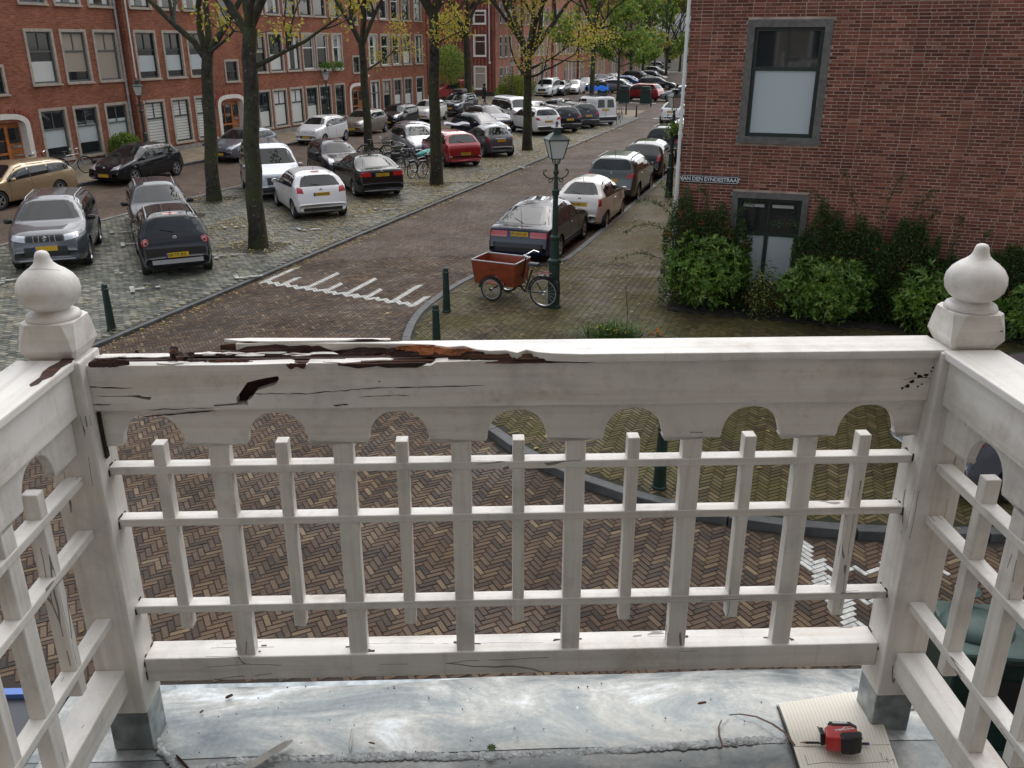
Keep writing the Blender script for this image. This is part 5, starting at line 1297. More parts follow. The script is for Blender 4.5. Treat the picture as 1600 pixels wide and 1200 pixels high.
mb = MB(); mb.tube([a.lerp(b, .08), b.lerp(a, .04)], .0028, 8); mb.build('barrel', m_black, pn); mb = MB(); mb.tube([a, a.lerp(b, .08)], [.0006, .0028], 8); mb.build('tip', mat('pen_tip', (.35, .12, .08), .5), pn)
mb = MB(); mb.tube([b.lerp(a, .04), b], .0032, 8); mb.build('cap', mat('purple_cap', (.08, .04, .35), .4), pn)
# bits of broken wood, leaves, grit
def chip(u0, v0, u1, v1, wd, m, name, label, cat, hz=.008, lift=0):
    a, b = on_floor(u0, v0, 3.808), on_floor(u1, v1, 3.808+lift); mb = MB(); d = (b-a); n = 6; s = Vector((-d.y, d.x, 0)).normalized(); A, B, Cc = [], [], []
    for i in range(n+1):
        f = i/n; e = min(1, 6*min(f, 1-f)+.35); c = a.lerp(b, f); A.append(c-s*wd*e/2*rj.uniform(.8, 1.2)); B.append(c+Vector((0, 0, hz*e))); Cc.append(c+s*wd*e/2*rj.uniform(.8, 1.2))
    mb.grid([A, B, Cc]); mb.grid([Cc, A]); tag(mb.build(name, m), label, cat)
chip(380, 1204, 457, 1158, .016, m_px, 'wood_stick', 'grey-white broken wooden stick lying across the solder seam', 'stick', .014, .008)
chip(547, 1172, 550, 1138, .005, m_px, 'wood_splinter', 'thin pale splinter standing out above the seam, right of the stick', 'splinter')
chip(275, 1180, 300, 1208, .007, m_rot, 'wood_splinter', 'dark rotten splinter left of the stick', 'splinter')
chip(1090, 1099, 1104, 1097, .007, mat('brown_leaf', (.16, .07, .03), .7), 'dry_leaf', 'small brown leaf on the pale zinc near the right', 'leaf', .004)
chip(352, 1091, 364, 1086, .009, m_rot, 'bark_flake', 'small dark brown flake on the zinc near the left post', 'flake', .006)
chip(312, 1114, 318, 1110, .006, MC['brown_leaf'], 'dry_leaf', 'tiny reddish leaf below the dark flake', 'leaf', .004)
chip(576, 1160, 586, 1162, .005, MC['brown_leaf'], 'dry_leaf', 'tiny tan leaf just above the seam', 'leaf', .003)
n = 9; c = on_floor(768, 1169, 3.82); P = np.repeat([[c.x, c.y, c.z]], n, 0); an = np.linspace(0, 2*PI, n, endpoint=False); D = np.stack([np.cos(an), np.sin(an), np.full(n, .15)], 1)
tag(link('green_leaf', leaf_mesh('green_leaf', P, D, np.tile([[0, 0, 1.]], (n, 1)), .014, .008, mat('leaf_green_flat', (.05, .1, .02), .5), np.random.rand(n))), 'small lobed green leaf lying on the solder seam', 'leaf')
mb = MB()
for k in range(60):
    p = on_floor(rj.uniform(230, 1230), rj.uniform(1065, 1198), 3.81); mb.box(p, (rj.uniform(.001, .004), rj.uniform(.001, .003), .002), rz=rj.uniform(0, 3))
tag(mb.build('grit', m_crack), kind='stuff')

# ------------------------------------------------------------------ cars
def lin(tab, x):
    if x <= tab[0][0]: return tab[0][1]
    for (a, b), (c, d) in zip(tab, tab[1:]):
        if x <= c: return b+(d-b)*(x-a)/(c-a) if c > a else d
    return tab[-1][1]
def sm(tab, x, h=.05): return (lin(tab, x-h)+2*lin(tab, x)+lin(tab, x+h))/4 if tab[0][0]+h < x < tab[-1][0]-h else lin(tab, x)
def build_car(name, label, cat, sp, pm):
    """body lofted from side profile, belt line and plan; wheel arches cut; glass, lamps and trim laid on the shell.
    x forwards, y left; distances d run from the nose."""
    L, Wd, H = sp['L'], sp['W'], sp['H']; wr = sp.get('wr', .31); gc = sp.get('gc', .19); tum = sp.get('tum', .30)
    T = sp['top']; B = sp['belt']; cf = sp.get('cf', .20); cr_ = sp.get('cr', .13); nx_ = sp.get('box', 4.2)
    wxs = [L/2-sp['fo'], L/2-sp['fo']-sp['wb']]
    ends = [0, .012, .035, .07, .11, .16, .22]; mid = list(np.arange(.28, L-.28, .055)); ds = ends+mid+[L-e for e in ends[::-1]]
    def hw(d):
        f = 1.0
        if d < .75: f -= cf*(1-d/.75)**2.4
        e = L-d
        if e < .75: f -= cr_*(1-e/.75)**2.6
        return Wd/2*f
    def zb(d): return gc+.09*max(0, 1-d/.35)**2+.10*max(0, 1-(L-d)/.35)**2
    zf = [0, .12, .25, .4, .55, .68, .8, .89, .955]; yfr = [.90, .80, .62, .42, .2, 0]
    nside = 12
    V = []; idx = []
    for d in ds:
        x = L/2-d; h = hw(d); b0 = zb(d); tp = sm(T, d, .03); bl_ = min(lin(B, d), tp-.025)
        row = [(x, 0, b0), (x, h*.5, b0), (x, h*.84, b0+.005)]
        for j in range(nside+1):
            t = j/nside; z = b0+.03+(bl_-b0-.03)*t; f = 1-.055*((.42-t)/.42)**2 if t < .42 else 1-.035*((t-.42)/.58)**2
            if abs(t-.62) < .05: f += .004
            row.append((x, h*f, z))
        hg = tp-bl_; n = 2.4+(nx_-2.4)*min(1, hg/.32); yb = h*.965
        for q in zf[1:]:
            z = hg*q; y = yb*(1-q**n)**(1/n)-tum*z*(1 if hg > .1 else hg*10); row.append((x, y, bl_+z))
        yt = max(.1, yb*(1-.955**n)**(1/n)-tum*hg)
        for q in yfr: row.append((x, yt*q, bl_+hg*(.955+.045*(1-q**2)**.6) + (.0 if q else 0)))
        V.append(row)
    NR = len(V[0]); NS = len(ds)
    verts = []; 
    for row in V:
        for (x, y, z) in row: verts.append([x, y, z])
    for row in V:
        for (x, y, z) in row: verts.append([x, -y, z])
    off = NS*NR; R_ = wr*1.13; faces = []; removed = set(); kept = set()
    for i in range(NS-1):
        for j in range(NR-1):
            q = (i*NR+j, (i+1)*NR+j, (i+1)*NR+j+1, i*NR+j+1); c = [sum(verts[k][a] for k in q)/4 for a in range(3)]
            cut = j <= nside+1 and c[1] > Wd*.27 and any((c[0]-wx)**2+(c[2]-wr)**2 < R_**2 for wx in wxs)
            if cut: removed.update(q)
            else: faces.append(q); kept.update(q); faces.append(tuple(k+off for k in reversed(q)))
    for k in (removed & kept):
        if verts[k][1] < Wd*.3: continue
        for wx in wxs:
            dx, dz = verts[k][0]-wx, verts[k][2]-wr; dd = math.hypot(dx, dz)
            if dd < R_*1.35:
                for kk in (k, k+off): verts[kk][0] = wx+dx/dd*R_; verts[kk][2] = max(verts[kk][2]*0+wr+dz/dd*R_, gc*.9)
    for i, flip in ((0, True), (NS-1, False)):
        for j in range(NR-1):
            q = (i*NR+j, i*NR+j+1, off+i*NR+j+1, off+i*NR+j); faces.append(q[::-1] if flip else q)
    # weld the centre line
    used = sorted(set(k for f in faces for k in f)); mp_ = {}
    out_v = []; centre = {}
    for k in used:
        v = verts[k]
        if abs(v[1]) < 1e-7:
            key = (round(v[0], 5), round(v[2], 5))
            if key in centre: mp_[k] = centre[key]; continue
            centre[key] = len(out_v)
        mp_[k] = len(out_v); out_v.append(tuple(v))
    ff = []
    for f in faces:
        g = []
        for k in f:
            if mp_[k] not in g: g.append(mp_[k])
        if len(g) > 2: ff.append(tuple(g))
    t = thing(name, label, cat)
    mb = MB(); mb.v = out_v; mb.f = ff; mb.mi = [0]*len(ff); bod = mb.build('body', pm, t, smooth=True)
    bvh = BVHTree.FromPolygons(out_v, ff)
    def cast(p, d):
        h = bvh.ray_cast(Vector(p), Vector(d).normalized()); return h[0], h[1]
    def patch(nm, rows, D, m, offset=.006, mirror=False, parent=t, back=.02, smooth=True):
        """rows of start points; every point is dropped along D on the shell and raised by offset, with a skirt"""
        G_ = []
        for r_ in rows:
            q = []
            for p in r_:
                h, n = cast(p, D)
                if h is None: q.append(None); continue
                q.append(h-Vector(D).normalized()*offset)
            G_.append(q)
        G_ = [q for q in G_ if all(p is not None for p in q)]
        if len(G_) < 2: return None
        objs = []
        for s in ((1, -1) if mirror else (1,)):
            mb = MB(); g = [[(p.x, p.y*s, p.z) for p in q] for q in G_]
            if s < 0: g = [q[::-1] for q in g]
            mb.grid(g)
            Dn = Vector(D).normalized(); Dn = Vector((Dn.x, Dn.y*s, Dn.z))*back
            for ln in (g[0], g[-1][::-1], [q[-1] for q in g], [q[0] for q in g][::-1]):
                mb.grid([[tuple(Vector(p)+Dn) for p in ln], ln])
            n = len(mb.f)
            o = mb.build(nm, m, parent, smooth=False); objs.append(o)
        return objs
    # side glass: one dark surround, then the panes between the pillars
    bt = lambda x: lin(B, x)
    def side_rows(d0, d1, lo, inset, n=10, m_=4):
        rows = []
        cols = []
        for i in range(n+1):
            d = d0+(d1-d0)*i/n; z0 = bt(d)+lo; z1 = sm(T, d, .03)-inset
            cols.append((d, z0, max(z1, z0+.004)))
        return [[(L/2-d, 2, z0+(z1-z0)*k/m_) for d, z0, z1 in cols] for k in range(m_+1)]
    g0, g1 = sp['glass']; ins = sp.get('ins', .105)
    patch('window_trim', side_rows(g0-.04, g1+.03, .008, ins-.025, 16), (0, -1, 0), m_black, .003, True)
    pil = sp['pillars']; e = [g0]+pil+[g1]
    for k in range(len(e)-1):
        a = e[k]+(.03 if k else 0); b = e[k+1]-(.03 if k < len(e)-2 else 0)
        if b-a > .08: patch('side_window', side_rows(a, b, .026, ins, 8), (0, -1, 0), m_cglass, .006, True)
    # screens
    def hwz(d, z): # half width of shell at height z near station d
        h, n = cast((L/2-d, 2, z), (0, -1, 0)); return h.y if h else .3
    def screen(nm, z0, z1, front, m=m_cglass, mar=.07, off_=.006, rows=5, top_mar=None):
        R2 = []
        for k in range(rows+1):
            z = z0+(z1-z0)*k/rows
            h, n = cast((3.5 if front else -3.5, .05, z), (-1 if front else 1, 0, 0))
            if h is None: return
            w_ = hwz(L/2-h.x+(.10 if front else -.10), z-.0)-mar
            R2.append([((3.5 if front else -3.5), -w_+2*w_*j/12, z) for j in range(13)])
        if not front: R2 = [r[::-1] for r in R2]
        return patch(nm, R2, (-1 if front else 1, 0, 0), m, off_, False)
    a, b = sp['ws']; screen('windscreen_trim', a-.012, b+.012, True, m_black, .05, .003); screen('windscreen', a, b, True)
    a, b = sp['rs']; mr = sp.get('rsm', .1); screen('rear_window_trim', a-.015, b+.012, False, m_black, mr-.018, .003); screen('rear_window', a, b, False, mar=mr)
    # wheels and their wells
    rimR = wr*.66; yo = Wd/2-.012
    wheel_me = None
    for wi, wx in enumerate(wxs):
        for s in (1, -1):
            if wheel_me is None:
                tb = MB(); tb.lathe([(rimR-.01, -.19), (wr*.9, -.20), (wr*.985, -.185), (wr, -.15), (wr, -.04), (wr*.985, -.012), (wr*.9, .0), (rimR+.008, -.006), (rimR-.004, -.014)], 28, (0, 0, 0), 'Y')
                tyre_me = tb.mesh('wheel', m_rub, True)
                rb_ = MB(); rb_.lathe([(rimR, -.014), (rimR-.012, -.012), (rimR-.02, -.03), (rimR-.03, -.06), (0.001, -.06)], 28, (0, 0, 0), 'Y'); rb_.mi = [1 if k >= 28*2 else 0 for k in range(len(rb_.f))]
                ns = sp.get('spokes', 5); rb_.m = 0
                for k in range(ns):
                    an = 2*PI*k/ns; rb_.bar((.02*cos(an), -.028, .02*sin(an)), ((rimR-.01)*cos(an), -.024, (rimR-.01)*sin(an)), .022, .05 if ns < 7 else .03, up=(-sin(an), 0, cos(an)))
                rb_.lathe([(.055, -.04), (.05, -.012), (.0005, -.010)], 14, (0, 0, 0), 'Y')
                rim_me = rb_.mesh('rim', [m_alloy if not sp.get('hub') else m_silverp, m_black]); wheel_me = True
            wo = link('wheel', tyre_me, t, loc=(wx, s*yo, wr), rot=(0, 0, 0 if s > 0 else PI)); link('rim', rim_me, wo)
            ab = MB(); n = 18; pts = [(wx+R_*cos(PI*k/n), wr+R_*sin(PI*k/n)) for k in range(n+1)]; pts = [(wx+R_, gc*.9)]+pts+[(wx-R_, gc*.9)]
            ab.grid([[(x, s*(Wd/2-.035), z) for x, z in pts], [(x, s*(Wd/2-.34), z) for x, z in pts]])
            k0 = len(ab.v); ab.v += [(x, s*(Wd/2-.30), z) for x, z in pts]; ab.face(*range(k0, k0+len(pts)))
            ab.build('wheel_arch', m_black, t)
    ub = MB(); ub.box((0, 0, gc+.02), (L*.86, Wd*.62, .08)); ub.build('underbody', m_black, t)
    # lamps: four corners given as (across, height) seen square on from the front or rear
    def lamp(nm, q, front, m, off_=.008, lean=.35, n=7, mirror=True):
        D = (-1, -lean, 0) if front else (1, -lean, 0); x0 = 4 if front else -4; Rw = []
        for k in range(n+1):
            f = k/n; a = (q[0][0]+(q[3][0]-q[0][0])*f, q[0][1]+(q[3][1]-q[0][1])*f); b = (q[1][0]+(q[2][0]-q[1][0])*f, q[1][1]+(q[2][1]-q[1][1])*f)
            # start points are shifted so that they meet the shell's end at the wanted width
            row = []
            for j in range(n+1):
                g = j/n; y = a[0]+(b[0]-a[0])*g; z = a[1]+(b[1]-a[1])*g; xe = L/2-.10
                row.append((x0, y+lean*(4-xe), z))
            Rw.append(row if front else row[::-1])
        return patch(nm, Rw[::-1] if False else Rw, D, m, off_, mirror)
    for q in sp.get('head', []): lamp('headlight', q, True, m_clear)
    for q in sp.get('tail', []): lamp('tail_light', q, False, m_red)
    for q in sp.get('rlamp', []): # round rear lamps
        yc, zc, r = q
        for s in (1, -1):
            h, n = cast((-4, s*yc, zc), (1, 0, 0))
            if h:
                mb = MB(); mb.lathe([(r, .01), (r*1.0, -.012), (r*.85, -.02), (.001, -.024)], 18, (0, 0, 0), 'Y'); o = mb.build('tail_light', m_red, t, smooth=True, loc=h+Vector((0, s*.03, 0)), rot=(0, R(0), -PI/2+s*.35))
                mb = MB(); mb.lathe([(r*.62, -.019), (r*.55, -.027), (r*.42, -.026), (r*.4, -.020)], 18, (0, 0, 0), 'Y'); mb.build('lamp_ring', m_clear, o)
    def flat(nm, y0, y1, z0, z1, front, m, off_=.008, n=8, parent=t, k_=4):
        rows = [[((4 if front else -4), (y0+(y1-y0)*j/n), z0+(z1-z0)*k/k_) for j in range(n+1)] for k in range(k_+1)]
        if not front: rows = [r[::-1] for r in rows]
        return patch(nm, rows, (-1 if front else 1, 0, 0), m, off_)
    for q in sp.get('front_flat', []): flat(q[0], q[1], q[2], q[3], q[4], True, q[5], q[6] if len(q) > 6 else .006)
    for q in sp.get('rear_flat', []): flat(q[0], q[1], q[2], q[3], q[4], False, q[5], q[6] if len(q) > 6 else .006)
    # plates
    for front in (True, False):
        z = sp['pf'] if front else sp['pr']; h, n = cast((4 if front else -4, 0, z), (-1 if front else 1, 0, 0))
        h2, n2 = cast((4 if front else -4, 0.24, z), (-1 if front else 1, 0, 0))
        if not h: continue
        xx = h.x+(.012 if front else -.012); mb = MB(); mb.box((0, 0, 0), (.008, .52, .115)); po = mb.build('number_plate', m_plate, t, loc=(xx, 0, z), rot=(0, -.06 if front else .06, 0))
        mb = MB(); mb.box((.005 if front else -.005, (.24 if front else -.24)*-1 if front else .24, 0), (.003, .04, .112)); mb.build('plate_band', m_blue, po)
        tx = sp.get('txt')
        if tx: link('plate_lettering', text_mesh(tx, .105, m_ink, 1.0), po, loc=(.0055 if front else -.0055, 0, -.002), rot=(PI/2, 0, PI/2 if front else -PI/2))
    # seams, handles, sills
    rows_m = m_black
    for d in sp.get('seams', []):
        patch('door_seam', [[(L/2-d-.004, 2, zb(d)+.10+(bt(d)-zb(d)-.10)*k/8) for k in range(9)], [(L/2-d+.004, 2, zb(d)+.10+(bt(d)-zb(d)-.10)*k/8) for k in range(9)]], (0, -1, 0), rows_m, .002, True, back=.004)
    for d in sp.get('handles', []):
        for s in (1, -1):
            z = bt(d)-.10; h, n = cast((L/2-d, 2, z), (0, -1, 0))
            if h: mb = MB(); mb.box((h.x, s*(h.y+.014), z), (.15, .022, .028)); mb.build('door_handle', sp.get('hm', pm), t, bevel=.006)
    if sp.get('clad'):
        c = sp['clad']; rows = []
        for k in range(4):
            rows.append([(L/2-d, 2, zb(d)+.035+c*k/3) for d in np.linspace(sp['fo']+R_+.03, sp['fo']+sp['wb']-R_-.03, 14)])
        patch('sill_cladding', rows, (0, -1, 0), m_black, .008, True)
    # arch lips
    if sp.get('lips'):
        for wx in wxs:
            rows = [[(wx+(R_+e_)*cos(PI*k/16), 2, wr+(R_+e_)*sin(PI*k/16)) for k in range(17)] for e_ in (.004, .05)]
            patch('arch_lip', rows, (0, -1, 0), m_black, .010, True)
    # mirrors
    dm = sp['mir']; zm = bt(dm)+.07
    for s in (1, -1):
        mb = MB(); mb.lathe([(.001, -.10), (.05, -.095), (.075, -.06), (.082, 0), (.075, .05), (.05, .085), (.001, .09)], 12, (0, 0, 0), 'Y')
        mb.v = [(x*.75, y, z*.85) for x, y, z in mb.v]
        mo = mb.build('door_mirror', sp.get('mm', pm), t, smooth=True, loc=(L/2-dm, s*(hw(dm)+.07), zm))
        mb = MB(); mb.box((-.058, 0, 0), (.006, .15, .105)); mb.build('mirror_glass', m_chrome, mo)
        mb = MB(); mb.bar((0, -s*.15, -.06), (0, -s*.02, -.03), .05, .03); mb.build('mirror_arm', m_black, mo)
    if sp.get('rails'):
        a, b = sp['rails']
        for s in (1, -1):
            pts = []
            for k in range(9):
                d = a+(b-a)*k/8; yy = (hw(d)*.965-tum*(sm(T, d)-bt(d)))*.83; h, n = cast((L/2-d, s*yy, 3), (0, 0, -1))
                if h: pts.append(h+Vector((0, 0, .045 if 0 < k < 8 else .005)))
            if len(pts) > 2: mb = MB(); mb.tube(pts, .016, 6); mb.build('roof_rail', m_silverp, t, smooth=True)
    if sp.get('ant'):
        d = sp['ant']; h, n = cast((L/2-d, 0, 3), (0, 0, -1)); mb = MB(); mb.tube([h, h+Vector((-.10, 0, .22 if sp.get('antl') is None else sp['antl']))], [.008, .003], 5); mb.build('antenna', m_black, t)
    if sp.get('wiper', True):
        a, b = sp['rs']; h, n = cast((-4, 0, a+.01), (1, 0, 0)); h2, n = cast((-4, .30, a+(b-a)*.25), (1, 0, 0))
        if h and h2: mb = MB(); mb.bar(h+Vector((-.02, 0, 0)), h2+Vector((-.02, 0, 0)), .016, .012); mb.build('rear_wiper', m_black, t)
    if sp.get('badge', True):
        for front, z in ((False, sp.get('bz', sp['rs'][0]-.12)), (True, sp.get('fbz', .68))):
            h, n = cast((4 if front else -4, 0, z), (-1 if front else 1, 0, 0))
            if h:
                mb = MB(); r = .05; mb.lathe([(r, .01), (r, -.006), (r*.8, -.010), (r*.78, -.006), (.001, -.006)], 16, (0, 0, 0), 'Y'); mb.build('badge', m_chrome, t, loc=h, rot=(0, 0, PI/2 if front else -PI/2), smooth=True)
    return t, bvh
# side profile tables: (distance from the nose, height)
blk = m_black
CARS = {}
def spec(**k): return k
SP = {}
SP['cross'] = spec(L=3.92, W=1.66, H=1.48, fo=.80, wb=2.46, wr=.305, top=[(0, .50), (.03, .64), (.12, .76), (.35, .86), (.95, 1.0), (1.62, 1.42), (1.95, 1.48), (3.1, 1.46), (3.42, 1.40), (3.72, 1.0), (3.80, .90), (3.87, .72), (3.92, .50)],
    belt=[(0, .60), (.9, .90), (3.92, 1.0)], glass=(1.12, 3.52), pillars=[2.05, 2.85], ws=(1.04, 1.38), rs=(1.06, 1.37), rsm=.10, head=[((.36, .60), (.66, .64), (.70, .80), (.42, .80))], rlamp=[(.64, .86, .10)], pf=.42, pr=.56,
    rear_flat=[('bumper_insert', -.58, .58, .36, .46, m_silverp, .02), ('brake_light', -.16, .16, 1.425, 1.445, m_red, .02)], front_flat=[('grille', -.30, .30, .60, .68, blk), ('lower_grille', -.5, .5, .30, .46, blk)], seams=[1.15, 2.05, 2.95], handles=[1.95, 2.8], mir=1.22, mm=m_black, rails=(1.75, 3.35), clad=.10, lips=True, ant=3.2, txt='68-TP-BX', spokes=6)
SP['hatch'] = spec(L=3.97, W=1.74, H=1.46, fo=.82, wb=2.54, wr=.31, top=[(0, .48), (.03, .62), (.12, .72), (.40, .83), (1.0, .98), (1.8, 1.40), (2.1, 1.455), (3.0, 1.44), (3.4, 1.36), (3.78, 1.0), (3.86, .88), (3.93, .70), (3.97, .50)],
    belt=[(0, .58), (.9, .86), (3.97, 1.02)], glass=(1.2, 3.4), pillars=[2.15, 2.95], ws=(1.02, 1.36), rs=(1.05, 1.33), rsm=.17, head=[((.34, .60), (.70, .66), (.74, .82), (.48, .72))], tail=[((.56, .84), (.78, .86), (.80, 1.04), (.62, .99))], pf=.40, pr=.80,
    rear_flat=[('diffuser', -.62, .62, .30, .40, blk, .008), ('brake_light', -.13, .13, 1.40, 1.425, m_red, .02)], front_flat=[('grille', -.42, .42, .32, .52, blk)], seams=[1.2, 2.15, 3.0], handles=[2.05, 2.9], mir=1.3, ant=2.9, antl=.12, txt='2-XHN-59')
SP['sedan'] = spec(L=4.5, W=1.76, H=1.43, fo=.90, wb=2.68, wr=.315, top=[(0, .48), (.03, .60), (.15, .70), (.5, .80), (1.15, .96), (1.95, 1.37), (2.3, 1.43), (3.05, 1.41), (3.30, 1.37), (4.02, 1.06), (4.36, 1.03), (4.42, .98), (4.47, .75), (4.5, .50)],
    belt=[(0, .58), (1.0, .84), (3.6, .97), (4.5, .98)], glass=(1.32, 3.72), pillars=[2.3, 3.1], ws=(1.0, 1.34), rs=(1.09, 1.35), rsm=.16, tum=.34, head=[((.38, .60), (.74, .64), (.76, .76), (.45, .74))], tail=[((.38, .80), (.80, .80), (.80, .96), (.42, .95))], pf=.40, pr=.85,
    rear_flat=[('bumper_step', -.74, .74, .60, .615, blk, .012)], front_flat=[('grille', -.35, .35, .58, .70, blk), ('lower_grille', -.5, .5, .30, .44, blk)], seams=[1.35, 2.3, 3.15], handles=[2.2, 3.05], mir=1.45, ant=3.1, wiper=False, txt='14-SDP-7', bz=.97, spokes=7)
SP['family'] = spec(L=4.2, W=1.75, H=1.51, fo=.88, wb=2.61, wr=.315, top=[(0, .50), (.03, .64), (.15, .75), (.45, .85), (1.05, 1.02), (1.75, 1.45), (2.1, 1.51), (3.1, 1.49), (3.55, 1.42), (3.98, 1.02), (4.08, .90), (4.15, .72), (4.2, .50)],
    belt=[(0, .60), (.9, .90), (4.2, 1.02)], glass=(1.22, 3.72), pillars=[2.2, 3.05], ws=(1.06, 1.41), rs=(1.07, 1.39), rsm=.13, head=[((.38, .62), (.74, .68), (.77, .88), (.50, .80))], tail=[((.62, .80), (.80, .80), (.80, 1.02), (.70, 1.02))], pf=.42, pr=.60,
    rear_flat=[('bumper_step', -.78, .78, .52, .535, blk, .012)], front_flat=[('grille', -.4, .4, .34, .54, blk)], seams=[1.25, 2.2, 3.1], handles=[2.1, 3.0], mir=1.38, ant=3.2, txt='15-NDX-6')
SP['bubble'] = spec(L=3.57, W=1.63, H=1.49, fo=.72, wb=2.30, wr=.29, cf=.28, cr=.30, tum=.38, box=3.3, top=[(0, .48), (.03, .64), (.12, .76), (.35, .86), (.85, .98), (1.45, 1.40), (1.8, 1.485), (2.5, 1.48), (2.85, 1.42), (3.36, 1.02), (3.48, .86), (3.54, .68), (3.57, .48)],
    belt=[(0, .58), (.8, .88), (2.6, .96), (3.57, 1.0)], glass=(1.0, 3.08), pillars=[2.15], ws=(1.02, 1.38), rs=(1.08, 1.36), rsm=.14, head=[((.48, .66), (.66, .68), (.66, .84), (.48, .84))], tail=[((.60, .76), (.71, .76), (.71, .97), (.60, .97))], pf=.42, pr=.80,
    rear_flat=[('bumper_trim', -.4, .4, .40, .44, blk, .010), ('boot_trim', -.28, .28, .885, .905, m_chrome, .018)], front_flat=[('grille', -.3, .3, .34, .48, blk)], seams=[1.05, 2.2], handles=[2.05], hm=m_chrome, mir=1.12, ant=2.9, txt='JK-480-V', rails=None)
SP['suv'] = spec(L=4.3, W=1.80, H=1.61, fo=.84, wb=2.56, wr=.335, gc=.23, top=[(0, .55), (.03, .78), (.12, .92), (.30, 1.00), (1.1, 1.10), (1.72, 1.54), (2.05, 1.61), (3.5, 1.59), (3.8, 1.54), (4.08, 1.16), (4.16, 1.02), (4.25, .80), (4.3, .55)],
    belt=[(0, .68), (.9, 1.0), (4.3, 1.10)], glass=(1.28, 3.9), pillars=[2.2, 3.08], ws=(1.14, 1.50), rs=(1.18, 1.48), rsm=.12, head=[((.42, .78), (.78, .84), (.80, .94), (.44, .92))], tail=[((.52, .90), (.82, .92), (.84, 1.08), (.66, 1.04))], pf=.62, pr=.82,
    rear_flat=[('lower_bumper', -.75, .75, .34, .54, blk, .014)], front_flat=[('grille', -.40, .40, .78, .92, blk), ('lower_grille', -.48, .48, .42, .66, blk), ('skid_plate', -.62, .62, .33, .36, m_silverp, .02)], seams=[1.3, 2.2, 3.15], handles=[2.1, 3.05], mir=1.42, mm=m_black, rails=(1.85, 3.7), clad=.13, lips=True, ant=3.5, txt='T-474-RV', fbz=.85)
SP['estate'] = spec(L=4.52, W=1.77, H=1.46, fo=.90, wb=2.64, wr=.32, top=[(0, .48), (.03, .62), (.15, .73), (.5, .83), (1.2, .98), (1.95, 1.40), (2.3, 1.46), (3.6, 1.44), (4.0, 1.38), (4.35, 1.0), (4.42, .85), (4.48, .68), (4.52, .48)],
    belt=[(0, .58), (1.0, .86), (4.52, 1.0)], glass=(1.4, 4.1), pillars=[2.35, 3.2], ws=(1.02, 1.36), rs=(1.05, 1.33), rsm=.13, head=[((.42, .62), (.76, .66), (.78, .80), (.46, .78))], tail=[((.68, .78), (.80, .78), (.78, 1.2), (.72, 1.2))], pf=.40, pr=.62,
    rear_flat=[], front_flat=[('grille', -.3, .3, .56, .72, blk)], seams=[1.4, 2.35, 3.25], handles=[2.25, 3.15], mir=1.5, ant=3.9, antl=.08, txt=None)
SP['mpv'] = spec(L=4.42, W=1.83, H=1.84, fo=.90, wb=2.66, wr=.325, tum=.16, box=5.5, top=[(0, .50), (.03, .74), (.15, .92), (.45, 1.03), (1.0, 1.18), (1.55, 1.70), (1.9, 1.82), (4.0, 1.84), (4.28, 1.78), (4.34, 1.3), (4.38, .9), (4.42, .50)],
    belt=[(0, .66), (.8, 1.0), (4.42, 1.10)], glass=(1.12, 4.1), pillars=[2.05, 3.1], ws=(1.20, 1.66), rs=(1.18, 1.62), rsm=.16, head=[((.42, .72), (.78, .80), (.82, 1.0), (.60, .90))], tail=[((.78, .8), (.86, .8), (.86, 1.3), (.80, 1.3))], pf=.48, pr=.80,
    rear_flat=[('lower_bumper', -.8, .8, .34, .5, blk, .012)], front_flat=[('grille', -.42, .42, .58, .82, blk), ('lower_grille', -.6, .6, .32, .42, blk)], seams=[1.2, 2.05, 3.15], handles=[1.95, 3.0], mir=1.3, ant=1.9, txt=None, ins=.15, spokes=5, hub=1)
SP['panelvan'] = spec(L=4.2, W=1.72, H=1.86, fo=.82, wb=2.69, wr=.31, tum=.10, box=6.5, cr=.04, top=[(0, .50), (.03, .72), (.15, .88), (.4, .96), (.95, 1.10), (1.5, 1.66), (1.8, 1.80), (4.0, 1.86), (4.14, 1.80), (4.17, 1.1), (4.18, .8), (4.2, .50)],
    belt=[(0, .66), (.8, .98), (4.2, 1.06)], glass=(1.1, 2.75), pillars=[2.0], ws=(1.12, 1.60), rs=(1.18, 1.66), rsm=.20, head=[((.42, .66), (.72, .72), (.74, .92), (.46, .90))], tail=[((.74, .70), (.84, .70), (.84, 1.10), (.76, 1.10))], pf=.46, pr=1.02,
    rear_flat=[('rear_bumper', -.80, .80, .34, .56, blk, .04), ('door_gap', -.008, .008, .6, 1.75, blk, .010), ('rear_pillar', -.10, .10, 1.14, 1.70, m_white_fr, .012)], front_flat=[('grille', -.4, .4, .50, .70, blk)], seams=[1.1, 2.0], handles=[1.9], mir=1.2, ant=1.8, wiper=False, txt=None, ins=.17, hub=1, badge=False)
